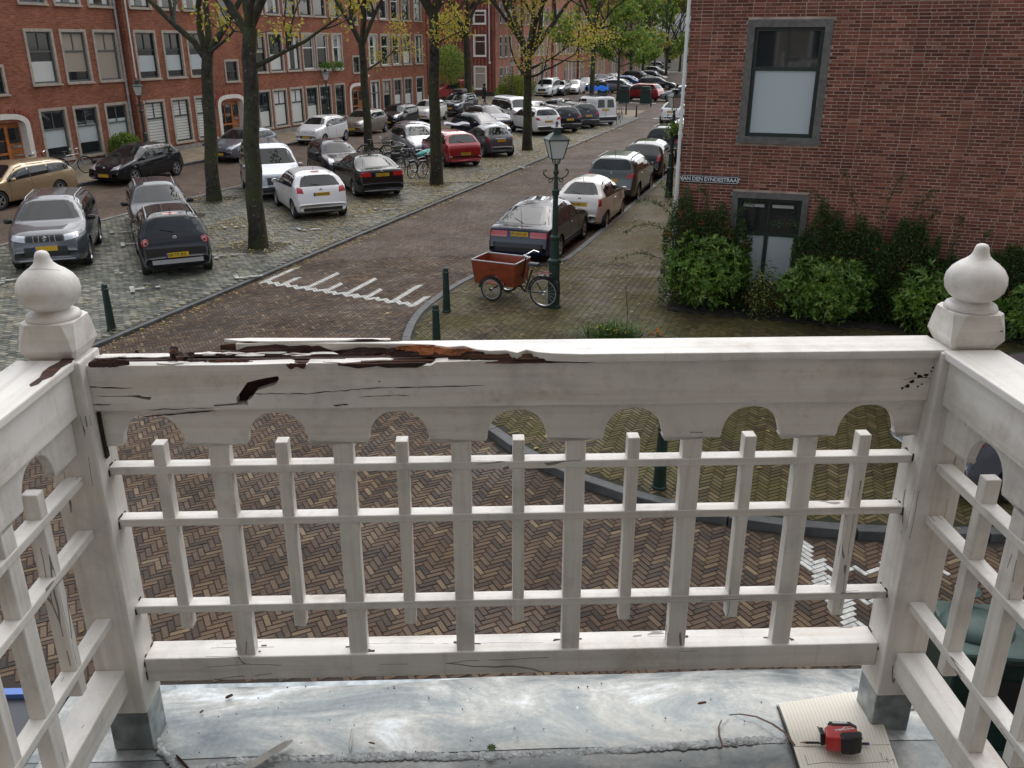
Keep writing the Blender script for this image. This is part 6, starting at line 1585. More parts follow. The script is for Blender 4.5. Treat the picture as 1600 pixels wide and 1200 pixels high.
SP['liftback'] = spec(L=4.66, W=1.71, H=1.42, fo=.95, wb=2.60, wr=.31, cr=.10, top=[(0, .50), (.04, .66), (.2, .76), (.6, .84), (1.4, .97), (2.0, 1.36), (2.35, 1.42), (3.0, 1.40), (3.35, 1.33), (4.25, .98), (4.52, .93), (4.58, .82), (4.63, .6), (4.66, .48)],
    belt=[(0, .60), (1.2, .87), (4.66, .92)], glass=(1.6, 3.95), pillars=[2.55, 3.3], ws=(1.02, 1.33), rs=(1.00, 1.36), rsm=.03, tum=.36, head=[((.36, .62), (.76, .64), (.78, .76), (.36, .76))], tail=[((.30, .72), (.80, .72), (.80, .86), (.30, .86))], pf=.45, pr=.80,
    rear_flat=[('rear_bumper', -.80, .80, .36, .58, blk, .035), ('boot_lip', -.6, .6, .925, .94, blk, .01)], front_flat=[('grille', -.32, .32, .62, .74, blk), ('front_bumper', -.7, .7, .36, .5, blk, .03)], seams=[1.65, 2.65], handles=[2.5], mir=1.75, mm=m_black, ant=4.3, antl=.5, wiper=True, txt='09-DX-LF', bz=.91, spokes=5, hub=1, clad=.10)
SP['mini'] = spec(L=3.55, W=1.64, H=1.48, fo=.70, wb=2.40, wr=.285, cf=.22, top=[(0, .50), (.03, .66), (.12, .80), (.35, .90), (.85, 1.02), (1.4, 1.40), (1.75, 1.475), (2.9, 1.45), (3.2, 1.38), (3.40, 1.0), (3.48, .84), (3.53, .68), (3.55, .50)],
    belt=[(0, .60), (.8, .92), (3.55, 1.02)], glass=(1.0, 3.22), pillars=[2.0, 2.75], ws=(1.06, 1.38), rs=(1.06, 1.34), rsm=.12, head=[((.38, .66), (.68, .70), (.72, .90), (.52, .88))], tail=[((.64, .80), (.76, .80), (.76, 1.1), (.68, 1.1))], pf=.42, pr=.66,
    rear_flat=[], front_flat=[('grille', -.35, .35, .36, .50, blk)], seams=[1.05, 2.0, 2.8], handles=[1.9, 2.7], mir=1.14, ant=2.9, txt=None, hub=1)
PC = {'black': paint('black', (.010, .011, .013), 0, .5), 'navy': paint('navy', (.010, .014, .036), 0, .5), 'white': paint('white', (.78, .78, .78), 0, .3), 'cream': paint('cream', (.76, .745, .70), 0, .3), 'red': paint('red', (.30, .012, .02), .4), 'grey': paint('grey', (.075, .082, .092), .3, .35), 'silver': paint('silver', (.32, .34, .37), .6),
      'darkgrey': paint('darkgrey', (.038, .042, .052), .1, .45), 'gold': paint('gold', (.44, .32, .19), .6), 'taupe': paint('taupe', (.27, .24, .20), .6), 'greengrey': paint('greengrey', (.075, .092, .085), .4), 'purple': paint('purple', (.03, .025, .035), .1, .45), 'blue': paint('blue', (.03, .08, .26), .5), 'steel': paint('steel', (.20, .22, .26), .6)}
proto = {}
def car(kind, col, px, near, heading, label, dist=None, st=None, group='cars parked along the street'):
    """px: photo position of the middle of the near end on the ground, or st=(s,t) of the car's middle"""
    sp = SP[kind]; L = sp['L']; h = R(heading)
    if st: c = W(*st)
    else:
        p = gp(px[0], px[1], .05 if near[1:] == '' else .0); sgn = 1 if near == 'rear' else -1; c = p+Vector((sin(h), cos(h), 0))*(sgn*L/2)
    s, t = S_of(c.x, c.y); z = .058 if 12.3 < t < 21.4 and s < 68 else 0.0
    c.z = z
    if kind not in proto:
        o, b = build_car('parked_car', label, 'car', sp, PC[col]); proto[kind] = o; o.location = c; o.rotation_euler = (0, 0, PI/2-h); o['group'] = group
        return o
    o = dup(proto[kind], c, PI/2-h, label, group, PC[col])
    for ch in list(o.children):              # lettering is only copied where the photo reads the same
        if ch.name.split('.')[0] == 'number_plate':
            for g in list(ch.children):
                if g.name.startswith('plate_lettering'): bpy.data.objects.remove(g)
    return o
HDG = -25
black_hatch = car('cross', 'black', (283, 437), 'rear', HDG, 'small black hatchback with roof rails and round red tail lamps, plate 68-TP-BX')
car('hatch', 'white', (507, 346), 'rear', HDG-1, 'white rounded hatchback, rear to the camera, between the two nearest trunks')
car('sedan', 'black', (600, 313), 'rear', HDG, 'black saloon with red lamps beside the white hatchback')
car('family', 'red', (728, 264), 'rear', HDG, 'dark red hatchback partly behind the mossy trunk')
car('bubble', 'cream', None, 'rear', 18.5, 'creamy white rounded small car behind the dark blue liftback on the right kerb', st=(27.4, 6.48))
car('bubble', 'grey', (784, 248), 'rear', HDG, 'grey rounded small car right of the red hatchback')
suv_far = car('suv', 'white', (858, 214), 'rear', HDG, 'big white car behind the fourth trunk, rear to the camera')
car('suv', 'black', (891, 210), 'rear', HDG, 'black suv right of the big white car')
car('suv', 'darkgrey', (920, 203), 'rear', HDG, 'black suv with light lower bumper, next to the white panel van')
van = car('panelvan', 'white', (946, 198), 'rear', HDG+3, 'white panel van with roof rack and black rear windows')
bpy.context.view_layer.update()
rk = MB()
for x in (-1.7, -1.1, -.5, .1): rk.bar((x, -.62, 1.93), (x, .62, 1.93), .03, .03)
for y in (-.62, .62): rk.bar((-1.8, y, 1.96), (.2, y, 1.96), .03, .03)
for x in (-1.7, -.5, .1):
    for y in (-.62, .62): rk.bar((x, y, 1.8), (x, y, 1.95), .02, .02, up=(1, 0, 0))
rk.build('roof_rack', m_black, van)
# front-facing row
vit = car('suv', 'grey', (80, 431), 'front', 161, 'grey suv with grille bars and silver roof rails facing the camera at the left edge')
gb_ = MB()
for k in range(5): gb_.box((2.12, -.24+.12*k, .85), (.06, .018, .13))
gb_.build('grille_bars', m_chrome, vit)
for s in (1, -1):
    mb = MB(); mb.lathe([(.085, .0), (.085, -.02), (.06, -.03), (.055, -.012), (.001, -.01)], 16, (0, 0, 0), 'Y'); mb.build('fog_light', m_clear, vit, loc=(2.02, s*.62, .60), rot=(0, 0, PI/2+s*.4))
    mb = MB(); mb.bar((2.06, s*.52, .47), (1.93, s*.74, .50), .04, .03); mb.bar((1.93, s*.745, .50), (1.90, s*.75, .66), .03, .03); mb.build('bumper_accent', m_silverp, vit)
mb = MB(); spts = [(a*.85, b*.62) for a, b in ((.055, .03), (0, .09), (-.06, .04), (.02, -.025), (.0, -.045), (-.055, -.03), (0, -.09), (.06, -.04), (-.02, .025), (0, .045))]
mb.v = [(2.165, y, .86+z) for y, z in spts]+[(2.15, y, .86+z) for y, z in spts]; n = 10
mb.face(*range(n)); mb.face(*[n+i for i in reversed(range(n))])
for i in range(n): mb.face(i, (i+1) % n, n+(i+1) % n, n+i)
mb.build('s_badge', m_chrome, vit)
mb = MB(); rf_ = []
mb.build('sunroof', m_cglass, vit) if False else None
def nose_to_nose(rear_px, L, gap, dx=0, h=HDG):
    p = gp(*rear_px); d = Vector((sin(R(h)), cos(R(h)), 0)); q = p+d*(L+gap); return q+Vector((cos(R(h)), -sin(R(h)), 0))*dx
def car_at(kind, col, front_pt, heading, label, group='cars parked along the street'):
    L = SP[kind]['L']; c = front_pt-Vector((sin(R(heading)), cos(R(heading)), 0))*(L/2); s, t = S_of(c.x, c.y)
    return car(kind, col, None, 'front', heading, label, st=(s, t), group=group)
car_at('cross', 'darkgrey', nose_to_nose((283, 437), 3.92, .25, .0), 156, 'dark grey hatchback facing the camera, hidden behind the small black hatchback')
car_at('mpv', 'silver', nose_to_nose((507, 346), 3.97, .10, -.55), 157, 'tall silver van-like car facing the camera behind the white hatchback')
car_at('mini', 'purple', nose_to_nose((600, 313), 4.5, .15, -.1), 154, 'dark plum small car facing the camera behind the black saloon')
car('family', 'silver', (672, 252), 'front', 157, 'silver hatchback facing the camera behind the parked bicycles')
car_at('family', 'steel', nose_to_nose((728, 264), 4.2, .3, 0), 155, 'steel grey car facing the camera behind the dark red hatchback')
car('hatch', 'navy', (785, 222), 'front', 140, 'dark blue car with a sunshade cloth, seen behind the grey rounded small car')
sdl = thing('sunshade_cloth', 'pale lilac sunshade cloth lying over the rear of the dark blue car', 'cloth', gp(714, 197, 1.0))
mb = MB(); mb.grid([[(-.7+.2*i, .25*j-.3, .05*sin(i*1.3+j)+.2-.1*abs(j-1)) for i in range(8)] for j in range(4)]); mb.build('cloth', mat('lilac_cloth', (.5, .5, .56), .7), sdl, smooth=True)
car('family', 'darkgrey', (790, 208), 'front', 150, 'dark grey car in the second row, right of the lichen-flecked tree')
car('mpv', 'white', (830, 200), 'front', 152, 'white tall car in the second row behind the big white car')
car('sedan', 'silver', (868, 196), 'front', 146, 'silver saloon facing right, in front of the bicycles by the far bollards')
car('sedan', 'black', (905, 190), 'front', 152, 'black car roof in the second row behind the black suvs')
# along the brick block
car('estate', 'gold', None, 'x', 198.5, 'gold estate car at the left edge beside the apartment entrance', st=(24.15, 26.85))
car('hatch', 'black', None, 'x', 198.5, 'shiny black hatchback parked before the apartment windows with the round bush', st=(30.2, 26.55))
car('hatch', 'steel', None, 'x', 198.5, 'blue-grey hatchback between the two left trunks, at the orange door', st=(37.6, 26.5))
car('mini', 'white', None, 'x', 198.5, 'white small five-door car behind the tall silver car', st=(45.2, 26.5))
car('mini', 'taupe', None, 'x', 198.5, 'beige-grey small rounded car left of the slim forked trunk', st=(50.4, 26.5))
car('mini', 'black', None, 'x', 198.5, 'black small car before the far orange door', st=(55.3, 26.5))
car('mini', 'cream', None, 'x', 198.5, 'white small car right of the far orange door', st=(60.3, 26.5))
sv = car('suv', 'darkgrey', None, 'x', 198.5, 'dark suv with pale bonnet and roof bag at the end of the apartment block', st=(66.0, 26.4))
mb = MB(); mb.box((-.2, 0, 1.78), (1.3, .9, .26), taper=.8); mb.build('roof_bag', m_black, sv, bevel=.06)
car('mpv', 'white', gp and (846, 152), 'front', 198.5, 'white van-like car at the head of the far row before the terrace')
for k, (u, v, kd_, col, lb) in enumerate(((867, 150, 'family', 'darkgrey', 'dark car second in the far row before the terrace'), (890, 148, 'hatch', 'white', 'white car third in the far row before the terrace'), (908, 142, 'hatch', 'black', 'black car fourth in the far row before the terrace'), (922, 137, 'family', 'grey', 'grey car last in the far row before the terrace'))):
    car(kd_, col, (u, v), 'front', 198.5, lb)
# right kerb, rears to the camera
car('liftback', 'navy', None, 'rear', 18.5, 'dark blue old liftback behind the lamp post and cargo tricycle, plate beginning 09-DX', st=(23.25, 6.85))
car('suv', 'greengrey', None, 'rear', 18.5, 'green-grey crossover third on the right kerb', st=(32.7, 6.6))
car('family', 'black', None, 'rear', 18.5, 'black car with a light reflecting roof, fourth on the right kerb', st=(38.4, 6.6))
car('suv', 'black', None, 'rear', 18.5, 'black suv fifth on the right kerb, beside the wall corner', st=(44.6, 6.7))
car('sedan', 'silver', None, 'rear', 18.5, 'silver car mostly hidden beyond the fifth car on the right kerb', st=(51.0, 6.7))
car('bubble', 'white', (1047, 194), 'rear', 18.5, 'small white rounded car far up the right kerb by the corner house edge')
# far car park
for (u, v, kd_, col, hd, lb) in ((968, 156, 'suv', 'red', 300, 'red suv seen from the side behind the waste containers'), (1032, 158, 'family', 'silver', 290, 'silver hatchback seen from its rear side by the far corner'), (998, 146, 'family', 'steel', 120, 'pale blue-grey car behind the red suv'), (1008, 138, 'hatch', 'blue', 120, 'bright blue car in the far car park'),
    (1020, 130, 'suv', 'darkgrey', 120, 'dark suv facing the camera in the far car park'), (1040, 128, 'family', 'black', 120, 'black car right of the dark suv in the far car park'), (1042, 118, 'hatch', 'silver', 120, 'pale car in the back rank of the far car park'), (1046, 110, 'suv', 'greengrey', 120, 'green-grey suv in the back rank of the far car park'),
    (1056, 140, 'estate', 'black', 110, 'black estate at the wall edge in the far car park'), (952, 134, 'hatch', 'white', 200, 'white car under the green tree beside the blue covered car'), (935, 138, 'suv', 'navy', 200, 'dark car under a blue tarpaulin at the end of the terrace')):
    car(kd_, col, (u, v), 'front', hd, lb)
bt_ = thing('blue_tarpaulin', 'bright blue tarpaulin lying over the roof of a far dark car', 'tarpaulin', gp(935, 134, 1.75))
mb = MB(); mb.grid([[(-.9+.22*i, -.8+.4*j, .08*sin(i*2+j*1.7)-.18*abs(j-2)) for i in range(9)] for j in range(5)]); mb.build('sheet', mat('tarp_blue', (.02, .12, .50), .9, spec=.1), bt_, smooth=True)
# grey car on the street to the right of the balcony
cg = gp(1536, 694, .95); hh = R(78); cc_ = cg+Vector((sin(hh), cos(hh), 0))*2.0+Vector((-cos(hh), sin(hh), 0))*.80
rc = car('family', 'steel', None, 'x', 78, 'blue-grey car with a tall red tail lamp, glimpsed through the right side railing', st=S_of(cc_.x, cc_.y)); rc.location.z = .1
# red small truck cab in the side street
rv = thing('red_truck', 'small bright red truck with dark side window, parked by the ribbed wall', 'truck', gp(705, 160, .1), R(200)+PI/2-R(90))
pr = paint('truckred', (.34, .012, .015), .1)
mb = MB(); prof = [(-1.3, .35), (-1.3, 1.95), (.35, 2.0), (.95, 1.35), (1.35, 1.15), (1.42, .5), (1.3, .32)]
mb.v = [(x, y, z) for y in (-.75, .75) for x, z in prof]; n = len(prof); mb.face(*range(n)); mb.face(*[n+i for i in reversed(range(n))])
for i in range(n): mb.face(i, n+i, n+(i+1) % n, (i+1) % n)
mb.build('body', pr, rv, bevel=.06)
mb = MB()
for s in (-1, 1): k = len(mb.v); mb.v += [(-.6, s*.757, 1.2), (.75, s*.757, 1.2), (.22, s*.757, 1.8), (-.6, s*.757, 1.8)]; mb.face(k, k+1, k+2, k+3)
k = len(mb.v); mb.v += [(.50, -.62, 1.87), (.50, .62, 1.87), (.96, .62, 1.38), (.96, -.62, 1.38)]; mb.face(k, k+1, k+2, k+3); mb.build('window', m_cglass, rv)
for x in (-.8, .9):
    for s in (-1, 1): mb = MB(); mb.lathe([(.02, -.09), (.30, -.09), (.30, .09), (.02, .09)], 18, (x, s*.7, .3), 'Y'); mb.build('wheel', m_rub, rv)

# ------------------------------------------------------------------ lamp posts
def lamp_post(loc, label, rz=0):
    t = thing('street_lamp', label, 'street lamp', loc, rz, 'old-style green lamp posts')
    mb = MB(); mb.lathe([(.155, 0), (.155, .05), (.13, .07), (.13, .55), (.115, .60), (.115, .95), (.14, .98), (.14, 1.03), (.095, 1.07), (.085, 1.45), (.105, 1.47), (.105, 1.52), (.065, 1.56), (.052, 2.35), (.075, 2.38), (.075, 2.43), (.085, 2.46), (.05, 2.5), (.038, 2.78), (.06, 2.80), (.06, 2.84), (.035, 2.88), (.04, 2.98), (.055, 3.0), (0.001, 3.0)], 16)
    mb.build('post', m_lampgr, t, smooth=False)
    for s in (-1, 1):
        mb = MB(); pts = [(s*.03, 0, 2.74)]
        for k in range(9): a = -PI/2+PI*1.35*k/8; pts.append((s*(.22+.065*cos(a)), 0, 2.80+.065*sin(a)))
        mb.tube([(s*.03, 0, 2.72), (s*.12, 0, 2.70), (s*.20, 0, 2.735), (s*.255, 0, 2.80), (s*.25, 0, 2.87), (s*.215, 0, 2.885), (s*.205, 0, 2.85)], .013, 6)
        mb.tube([(s*.05, 0, 2.72), (s*.09, 0, 2.64), (s*.14, 0, 2.63), (s*.15, 0, 2.68), (s*.11, 0, 2.69)], .012, 6); mb.build('scroll', m_lampgr, t)
    mb = MB()
    for k in range(8):
        a = PI/4*k+.3; q = .085; mb.tube([(.03*cos(a), .03*sin(a), 2.97), (q*.9*cos(a), q*.9*sin(a), 3.02), (q*cos(a), q*sin(a), 3.10)], .008, 5)
    mb.build('cradle', m_lampgr, t)
    z0, z1, b0, b1 = 3.10, 3.46, .115, .20
    fr = MB(); c0 = [(b0*x, b0*y, z0) for x, y in ((-1, -1), (1, -1), (1, 1), (-1, 1))]; c1 = [(b1*x, b1*y, z1) for x, y in ((-1, -1), (1, -1), (1, 1), (-1, 1))]
    for i in range(4): fr.bar(c0[i], c1[i], .016, .016); fr.bar(c0[i], c0[(i+1) % 4], .018, .018); fr.bar(c1[i], c1[(i+1) % 4], .02, .02)
    fo = fr.build('lantern_frame', m_lampgr, t)
    for i in range(4):
        g = MB(); k = .985; v = [Vector(p)*1 for p in (c0[i], c0[(i+1) % 4], c1[(i+1) % 4], c1[i])]; g.v = [(p.x*k, p.y*k, p.z) for p in v]+[(p.x*.95, p.y*.95, p.z) for p in v]
        g.face(0, 1, 2, 3); g.face(7, 6, 5, 4); g.build('glass_pane', m_lampgl, fo)
    rf = MB(); rr = [(.225, 3.46), (.225, 3.475), (.07, 3.60), (.07, 3.68), (.10, 3.685), (.10, 3.70), (.02, 3.735)]
    lv = []
    for r_, z in rr: k = len(rf.v); lv.append(k); rf.v += [(-r_, -r_, z), (r_, -r_, z), (r_, r_, z), (-r_, r_, z)]
    rf.face(3, 2, 1, 0)
    for a, b in zip(lv, lv[1:]):
        for j in range(4): rf.face(a+j, a+(j+1) % 4, b+(j+1) % 4, b+j)
    rf.face(*[lv[-1]+j for j in range(4)]); ro = rf.build('lantern_roof', m_lampgr, t)
    mb = MB(); mb.lathe([(.001, 3.73), (.014, 3.735), (.014, 3.75), (.028, 3.765), (.028, 3.785), (.008, 3.81), (.001, 3.825)], 10); mb.build('finial', m_lampgr, ro)
    return t
lp = lamp_post(gp(865, 480, .1), 'green lamp post beside the cargo tricycle, nearest of all', R(12))
for st_, lb in (((32.3, 27.75), 'lamp post before the downpipes of the brick block'), ((48.2, 27.75), 'lamp post before the far orange door of the brick block'), ((79.5, 26.6), 'far lamp post beside the ribbed end house and the bicycle'), ((90, 26.9), 'farthest lamp post, before the narrow white windows of the terrace'), ((32.2, 4.75), 'lamp post with a hanging flower basket, half behind the corner house')):
    dup(lp, W(st_[0], st_[1], .1), R(20), lb)
fb = thing('hanging_basket', 'dark hanging flower basket with green plants on the lamp post at the wall corner', 'flower basket', W(32.0, 4.6, 2.35))
mb = MB(); mb.lathe([(.001, -.22), (.14, -.18), (.24, 0), (.25, .05), (.001, .04)], 14); mb.build('basket', m_black, fb)
rs = np.random.RandomState(3); n = 500; P = rs.randn(n, 3)*(.16, .16, .12)+(0, 0, .14); tag(link('foliage', leaf_mesh('foliage', P, rs.randn(n, 3), rs.randn(n, 3), .1, .05, m_lgrn, rs.rand(n)*.9), fb), kind='stuff')
# ------------------------------------------------------------------ bollards
def bollard(name, loc, label, h=.95, r=.075, m=m_lampgr, src=None):
    if src: return dup(src, loc, 0, label)
    t = thing(name, label, 'bollard', loc, 0, 'street bollards')
    mb = MB(); mb.lathe([(r*1.25, 0), (r*1.25, .03), (r*1.12, .04), (r*.8, h-.14), (r*.95, h-.13), (r*.95, h-.10), (r*.8, h-.09), (r*.72, h-.02), (r*.4, h), (.001, h+.004)], 18); mb.build('shaft', m, t, smooth=False); return t
b0 = bollard('bollard', gp(698, 487, .10), 'dark green bollard at the kerb left of the cargo tricycle')
bollard('', gp(683, 530+24, .10), 'dark green bollard just behind the rotten top rail', src=b0)
bollard('', gp(175, 516, .06), 'dark green bollard on the setts right of the left post ball', src=b0)
bollard('', gp(1030, 762, .10), 'dark green bollard seen through the lattice on the mossy pavement', src=b0)
bk_ = bollard('bollard', gp(745, 162, .1), 'black bollard left of the walking person', .9, .06, m_black)
bollard('', gp(788, 160, .1), 'black bollard right of the walking person', src=bk_)
bollard('', gp(978, 179, .0), 'black bollard behind the white panel van, left of two', src=bk_)
bollard('', gp(994, 184, .0), 'black bollard at the end of the parking strip, right of two', src=bk_)
bollard('', gp(1017, 166, .0), 'black bollard beside the right waste container', src=bk_)
# ------------------------------------------------------------------ waste containers
def container(loc, label, rz, sc_=1.0):
    t = thing('waste_container', label, 'waste container', loc, rz, 'dark green waste containers')
    mb = MB(); mb.box((0, 0, .58), (1.05, .62, 1.16), taper=.97); mb.build('body', m_lampgr, t, bevel=.03)
    mb = MB(); mb.box((0, 0, 1.20), (1.1, .68, .06)); lid = mb.build('lid', mat('lid_green', (.04, .078, .068), .5, noise=.3, nscale=6), t, bevel=.025)
    for x in (-.3, .32):
        mb = MB(); mb.lathe([(.27, 1.236), (.26, 1.26), (.20, 1.30), (.10, 1.32), (.001, 1.325)], 22, (x, 0, 0)); mb.v = [(a_, b_*.85, c_) for a_, b_, c_ in mb.v]; mb.build('dome', MC['lid_green'], lid, smooth=True)
    mb = MB(); mb.lathe([(.03, 1.24), (.03, 1.35), (.09, 1.36), (.10, 1.38), (.07, 1.40), (.001, 1.405)], 16, (-.30, .27, 0)); mb.build('knob', MC['lid_green'], lid)
    mb = MB(); mb.box((0, -.32, .85), (.5, .02, .3)); mb.build('hatch', m_black, t)
    mb = MB(); mb.box((-.1, -.1, .17), (1.5, 1.2, .34)); mb.build('base', MC['lid_green'], t, bevel=.02)
    return t
ct = container(gp(1592, 982, 1.25)*1.0, 'dark green waste container with domed lid right under the balcony, beyond the right side railing', R(-8)); ct.location.z = 0
def small_container(loc, label, rz):
    t = thing('waste_pillar', label, 'waste container', loc, rz, 'green pillar containers at the junction')
    mb = MB(); mb.box((0, 0, .62), (1.0, .7, 1.24), taper=.93); mb.build('body', m_lampgr, t, bevel=.04)
    mb = MB(); mb.lathe([(.36, 0), (.36, .25), (.001, .3)], 12, (0, 0, 1.24)); mb.v = [(x*1.2, y*.8, z) for x, y, z in mb.v]; mb.build('hood', m_lampgr, t)
    mb = MB(); mb.box((0, -.35, 1.0), (.5, .03, .2)); mb.build('opening', m_black, t)
    mb = MB(); mb.box((0, 0, -.0), (1.9, 1.7, .05)); mb.build('base_slab', m_kerbl, t); return t
c1 = small_container(gp(975, 161), 'green container pillar on the far junction, left of two', R(-10))
dup(c1, gp(1008, 162), R(-10), 'green container pillar on the far junction, right of two'); dup(c1, gp(941, 152), R(-10), 'green container pillar partly hidden behind the white panel van')
# ------------------------------------------------------------------ bicycles
def bicycle(loc, rz, label, fm, lean=0.0, crate=None, group='city bicycles'):
    t = thing('bicycle', label, 'bicycle', loc, rz, group); t.rotation_euler = (lean, 0, rz)
    for x in (-.53, .53):
        mb = MB(); n = 28; mb.tube([(x+.335*cos(2*PI*k/n), 0, .345+.335*sin(2*PI*k/n)) for k in range(n+1)], .017, 6, cap=False); wo = mb.build('wheel', m_rub, t)
        mb = MB(); mb.tube([(x+.31*cos(2*PI*k/n), 0, .345+.31*sin(2*PI*k/n)) for k in range(n+1)], .010, 4, cap=False)
        for k in range(14): a = 2*PI*k/14; mb.tube([(x, .0, .345), (x+.31*cos(a), 0, .345+.31*sin(a))], .0022, 3, cap=False)
        mb.lathe([(.03, -.05), (.03, .05)], 8, (x, 0, .345), 'Y'); mb.build('rim', m_alloy, wo)
        mb = MB(); mb.tube([(x+.37*cos(a), 0, .345+.37*sin(a)) for a in [PI*(.05+.12*k) for k in range(8)]], .018, 4); mb.build('mudguard', m_black, t)
    mb = MB(); bb = (-.08, 0, .30); st = (-.22, 0, .78); hd = (.33, 0, .82); hb = (.37, 0, .68)
    for a, b in ((bb, st), (bb, hb), (st, hd), (bb, (-.53, 0, .345)), ((-.20, 0, .72), (-.53, 0, .345)), (hd, (.53, 0, .345)), (hd, (.30, 0, 1.0))): mb.tube([a, b], .016, 6)
    mb.build('frame', fm, t)
    mb = MB(); mb.tube([(.10, -.27, 1.02), (.22, -.26, 1.05), (.30, -.1, 1.03), (.30, .1, 1.03), (.22, .26, 1.05), (.10, .27, 1.02)], .013, 6); mb.build('handlebar', m_chrome, t)
    mb = MB(); mb.tube([st, (-.25, 0, .93)], .012, 6); mb.build('seat_post', m_chrome, t)
    mb = MB(); mb.box((-.26, 0, .95), (.26, .15, .05), taper=.8); mb.build('saddle', m_black, t, bevel=.02)
    mb = MB(); mb.box((-.56, 0, .74), (.38, .14, .018)); mb.tube([(-.70, .05, .74), (-.53, .05, .345)], .007, 4); mb.tube([(-.70, -.05, .74), (-.53, -.05, .345)], .007, 4); mb.build('rear_rack', m_black, t)
    mb = MB(); mb.lathe([(.08, -.008), (.08, .008)], 14, (-.08, -.05, .30), 'Y'); mb.bar((-.08, -.07, .30), (.03, -.09, .16), .02, .02); mb.bar((-.08, .05, .30), (-.19, .08, .44), .02, .02); mb.build('crankset', m_alloy, t)
    if crate:
        mb = MB(); mb.box((.52, 0, .80), (.34, .42, .03)); 
        for y in (-.2, .2):
            for k in range(3): mb.box((.52, y, .85+.07*k), (.34, .02, .035))
        for x in (.36, .68):
            for k in range(3): mb.box((x, 0, .85+.07*k), (.02, .38, .035))
        mb.build('crate', crate, t)
    return t
m_bb = mat('bike_black', (.015, .015, .016), .3); m_bs = mat('bike_silver', (.5, .5, .52), .3, metal=.7); m_br = mat('bike_red', (.25, .03, .03), .35)
BG = 'bicycles parked between the black saloon and the dark red hatchback'
bks = bicycle(gp(655, 276, .06), R(60), 'silver bicycle foremost in the parked group beside the mossy trunk', m_bs, .12, None, BG)
for (u, v, a, l, lb, fm, cr8) in ((638, 272, 66, -.1, 'black bicycle just left of the silver one in the parked group', m_bb, None), (672, 276, 55, .15, 'red-brown bicycle against the left of the mossy trunk', m_br, None), (622, 262, 40, .1, 'bicycle with dark panniers in the middle of the parked group', m_bb, None), (606, 256, 20, -.08, 'bicycle with a grey crate in the back of the parked group', m_bb, m_silverp), (588, 250, 10, .08, 'black bicycle leaning on the slim trunk, leftmost of the group', m_bb, m_black)):
    bicycle(gp(u, v, .06), R(a), lb, fm, l, cr8, BG)
tq = thing('saddle_cover', 'turquoise plastic cover over a bicycle saddle beside the mossy trunk', 'cover', gp(664, 238, 1.0))
mb = MB(); mb.lathe([(.25, -.10), (.27, 0), (.16, .10), (.001, .13)], 12); mb.v = [(x*1.3+.05*sin(9*z+4*y), y, z+.05*sin(7*x)) for x, y, z in mb.v]; mb.build('cover', mat('turquoise', (.06, .48, .40), .4), tq)
pn_ = thing('pannier_bag', 'dark double pannier bag on a bicycle in the parked group', 'bag', gp(618, 242, .75)); mb = MB()
for y in (-.18, .18): mb.box((0, y, -.1), (.38, .14, .36))
mb.build('bag', m_black, pn_, bevel=.03)
bicycle(W(28.6, 30.0, .1), PI/2-SA+R(6), 'dark city bicycle leaning at the apartment window behind the gold estate', m_bb, -.14)
bicycle(W(29.9, 29.6, .1), PI/2-SA-R(20), 'white-rimmed bicycle between the gold estate and the black hatchback', m_bs, -.1)
bicycle(gp(800, 158, .1), R(20), 'bicycle at the foot of the far lamp post by the yellow-green bush', m_bb, .1)
bicycle(gp(873, 176, .05), R(-10), 'bicycle standing right of the silver saloon', m_bb, .08)
bicycle(gp(967, 193, .05), R(70), 'bicycle half hidden behind the white panel van', m_bb, .08)
# ------------------------------------------------------------------ cargo tricycle by the lamp post
m_box = mat('tricycle_box_wood', (.24, .045, .014), .42, coat=.3, noise=.22, nscale=3)
rw_ = gp(849, 481, .1); fw2 = gp(768, 470, .1); dv = (fw2-rw_); ang = math.atan2(dv.y, dv.x)
tr = thing('cargo_tricycle', 'cargo tricycle with a red-brown wooden box, parked against the lamp post', 'cargo tricycle', rw_, ang)
LT = dv.length
def twheel(x, y, r, nm='wheel'):
    mb = MB(); n = 30; mb.tube([(x+(r-.02)*cos(2*PI*k/n), y, r+(r-.02)*sin(2*PI*k/n)) for k in range(n+1)], .022, 6, cap=False); wo = mb.build(nm, m_rub, tr)
    mb = MB(); mb.tube([(x+(r-.05)*cos(2*PI*k/n), y, r+(r-.05)*sin(2*PI*k/n)) for k in range(n+1)], .014, 5, cap=False)
    for k in range(18): a = 2*PI*k/18; mb.tube([(x, y, r), (x+(r-.05)*cos(a), y, r+(r-.05)*sin(a))], .0026, 3, cap=False)
    mb.lathe([(.035, -.05), (.035, .05)], 8, (x, y, r), 'Y'); mb.build('rim', m_alloy, wo)
    mb = MB(); mb.tube([(x+(r+.03)*cos(a), y, r+(r+.03)*sin(a)) for a in [PI*(.02+.12*k) for k in range(9)]], .025, 4); mb.build('mudguard', m_black, tr)
twheel(0, 0, .33)
yb_ = .40
for y in (-0.0, 2*yb_): twheel(LT, -y if False else (-y), .26)
yc = -yb_
bx0, bx1 = LT-.52, LT+.44
def slab(nm, vs, m, parent=tr, th=.02):
    a, b, c_ = Vector(vs[0]), Vector(vs[1]), Vector(vs[2]); nn_ = (b-a).cross(c_-a).normalized()*th; mb = MB(); mb.v = [tuple(Vector(v)) for v in vs]+[tuple(Vector(v)+nn_) for v in vs]; k = len(vs)
    mb.face(*reversed(range(k))); mb.face(*range(k, 2*k))
    for i in range(k): mb.face(i, (i+1) % k, k+(i+1) % k, k+i)
    return mb.build(nm, m, parent)
zb0, zt0 = .34, .86
yo1, yo2 = yc-.38, yc+.38; yi1, yi2 = yc-.30, yc+.30
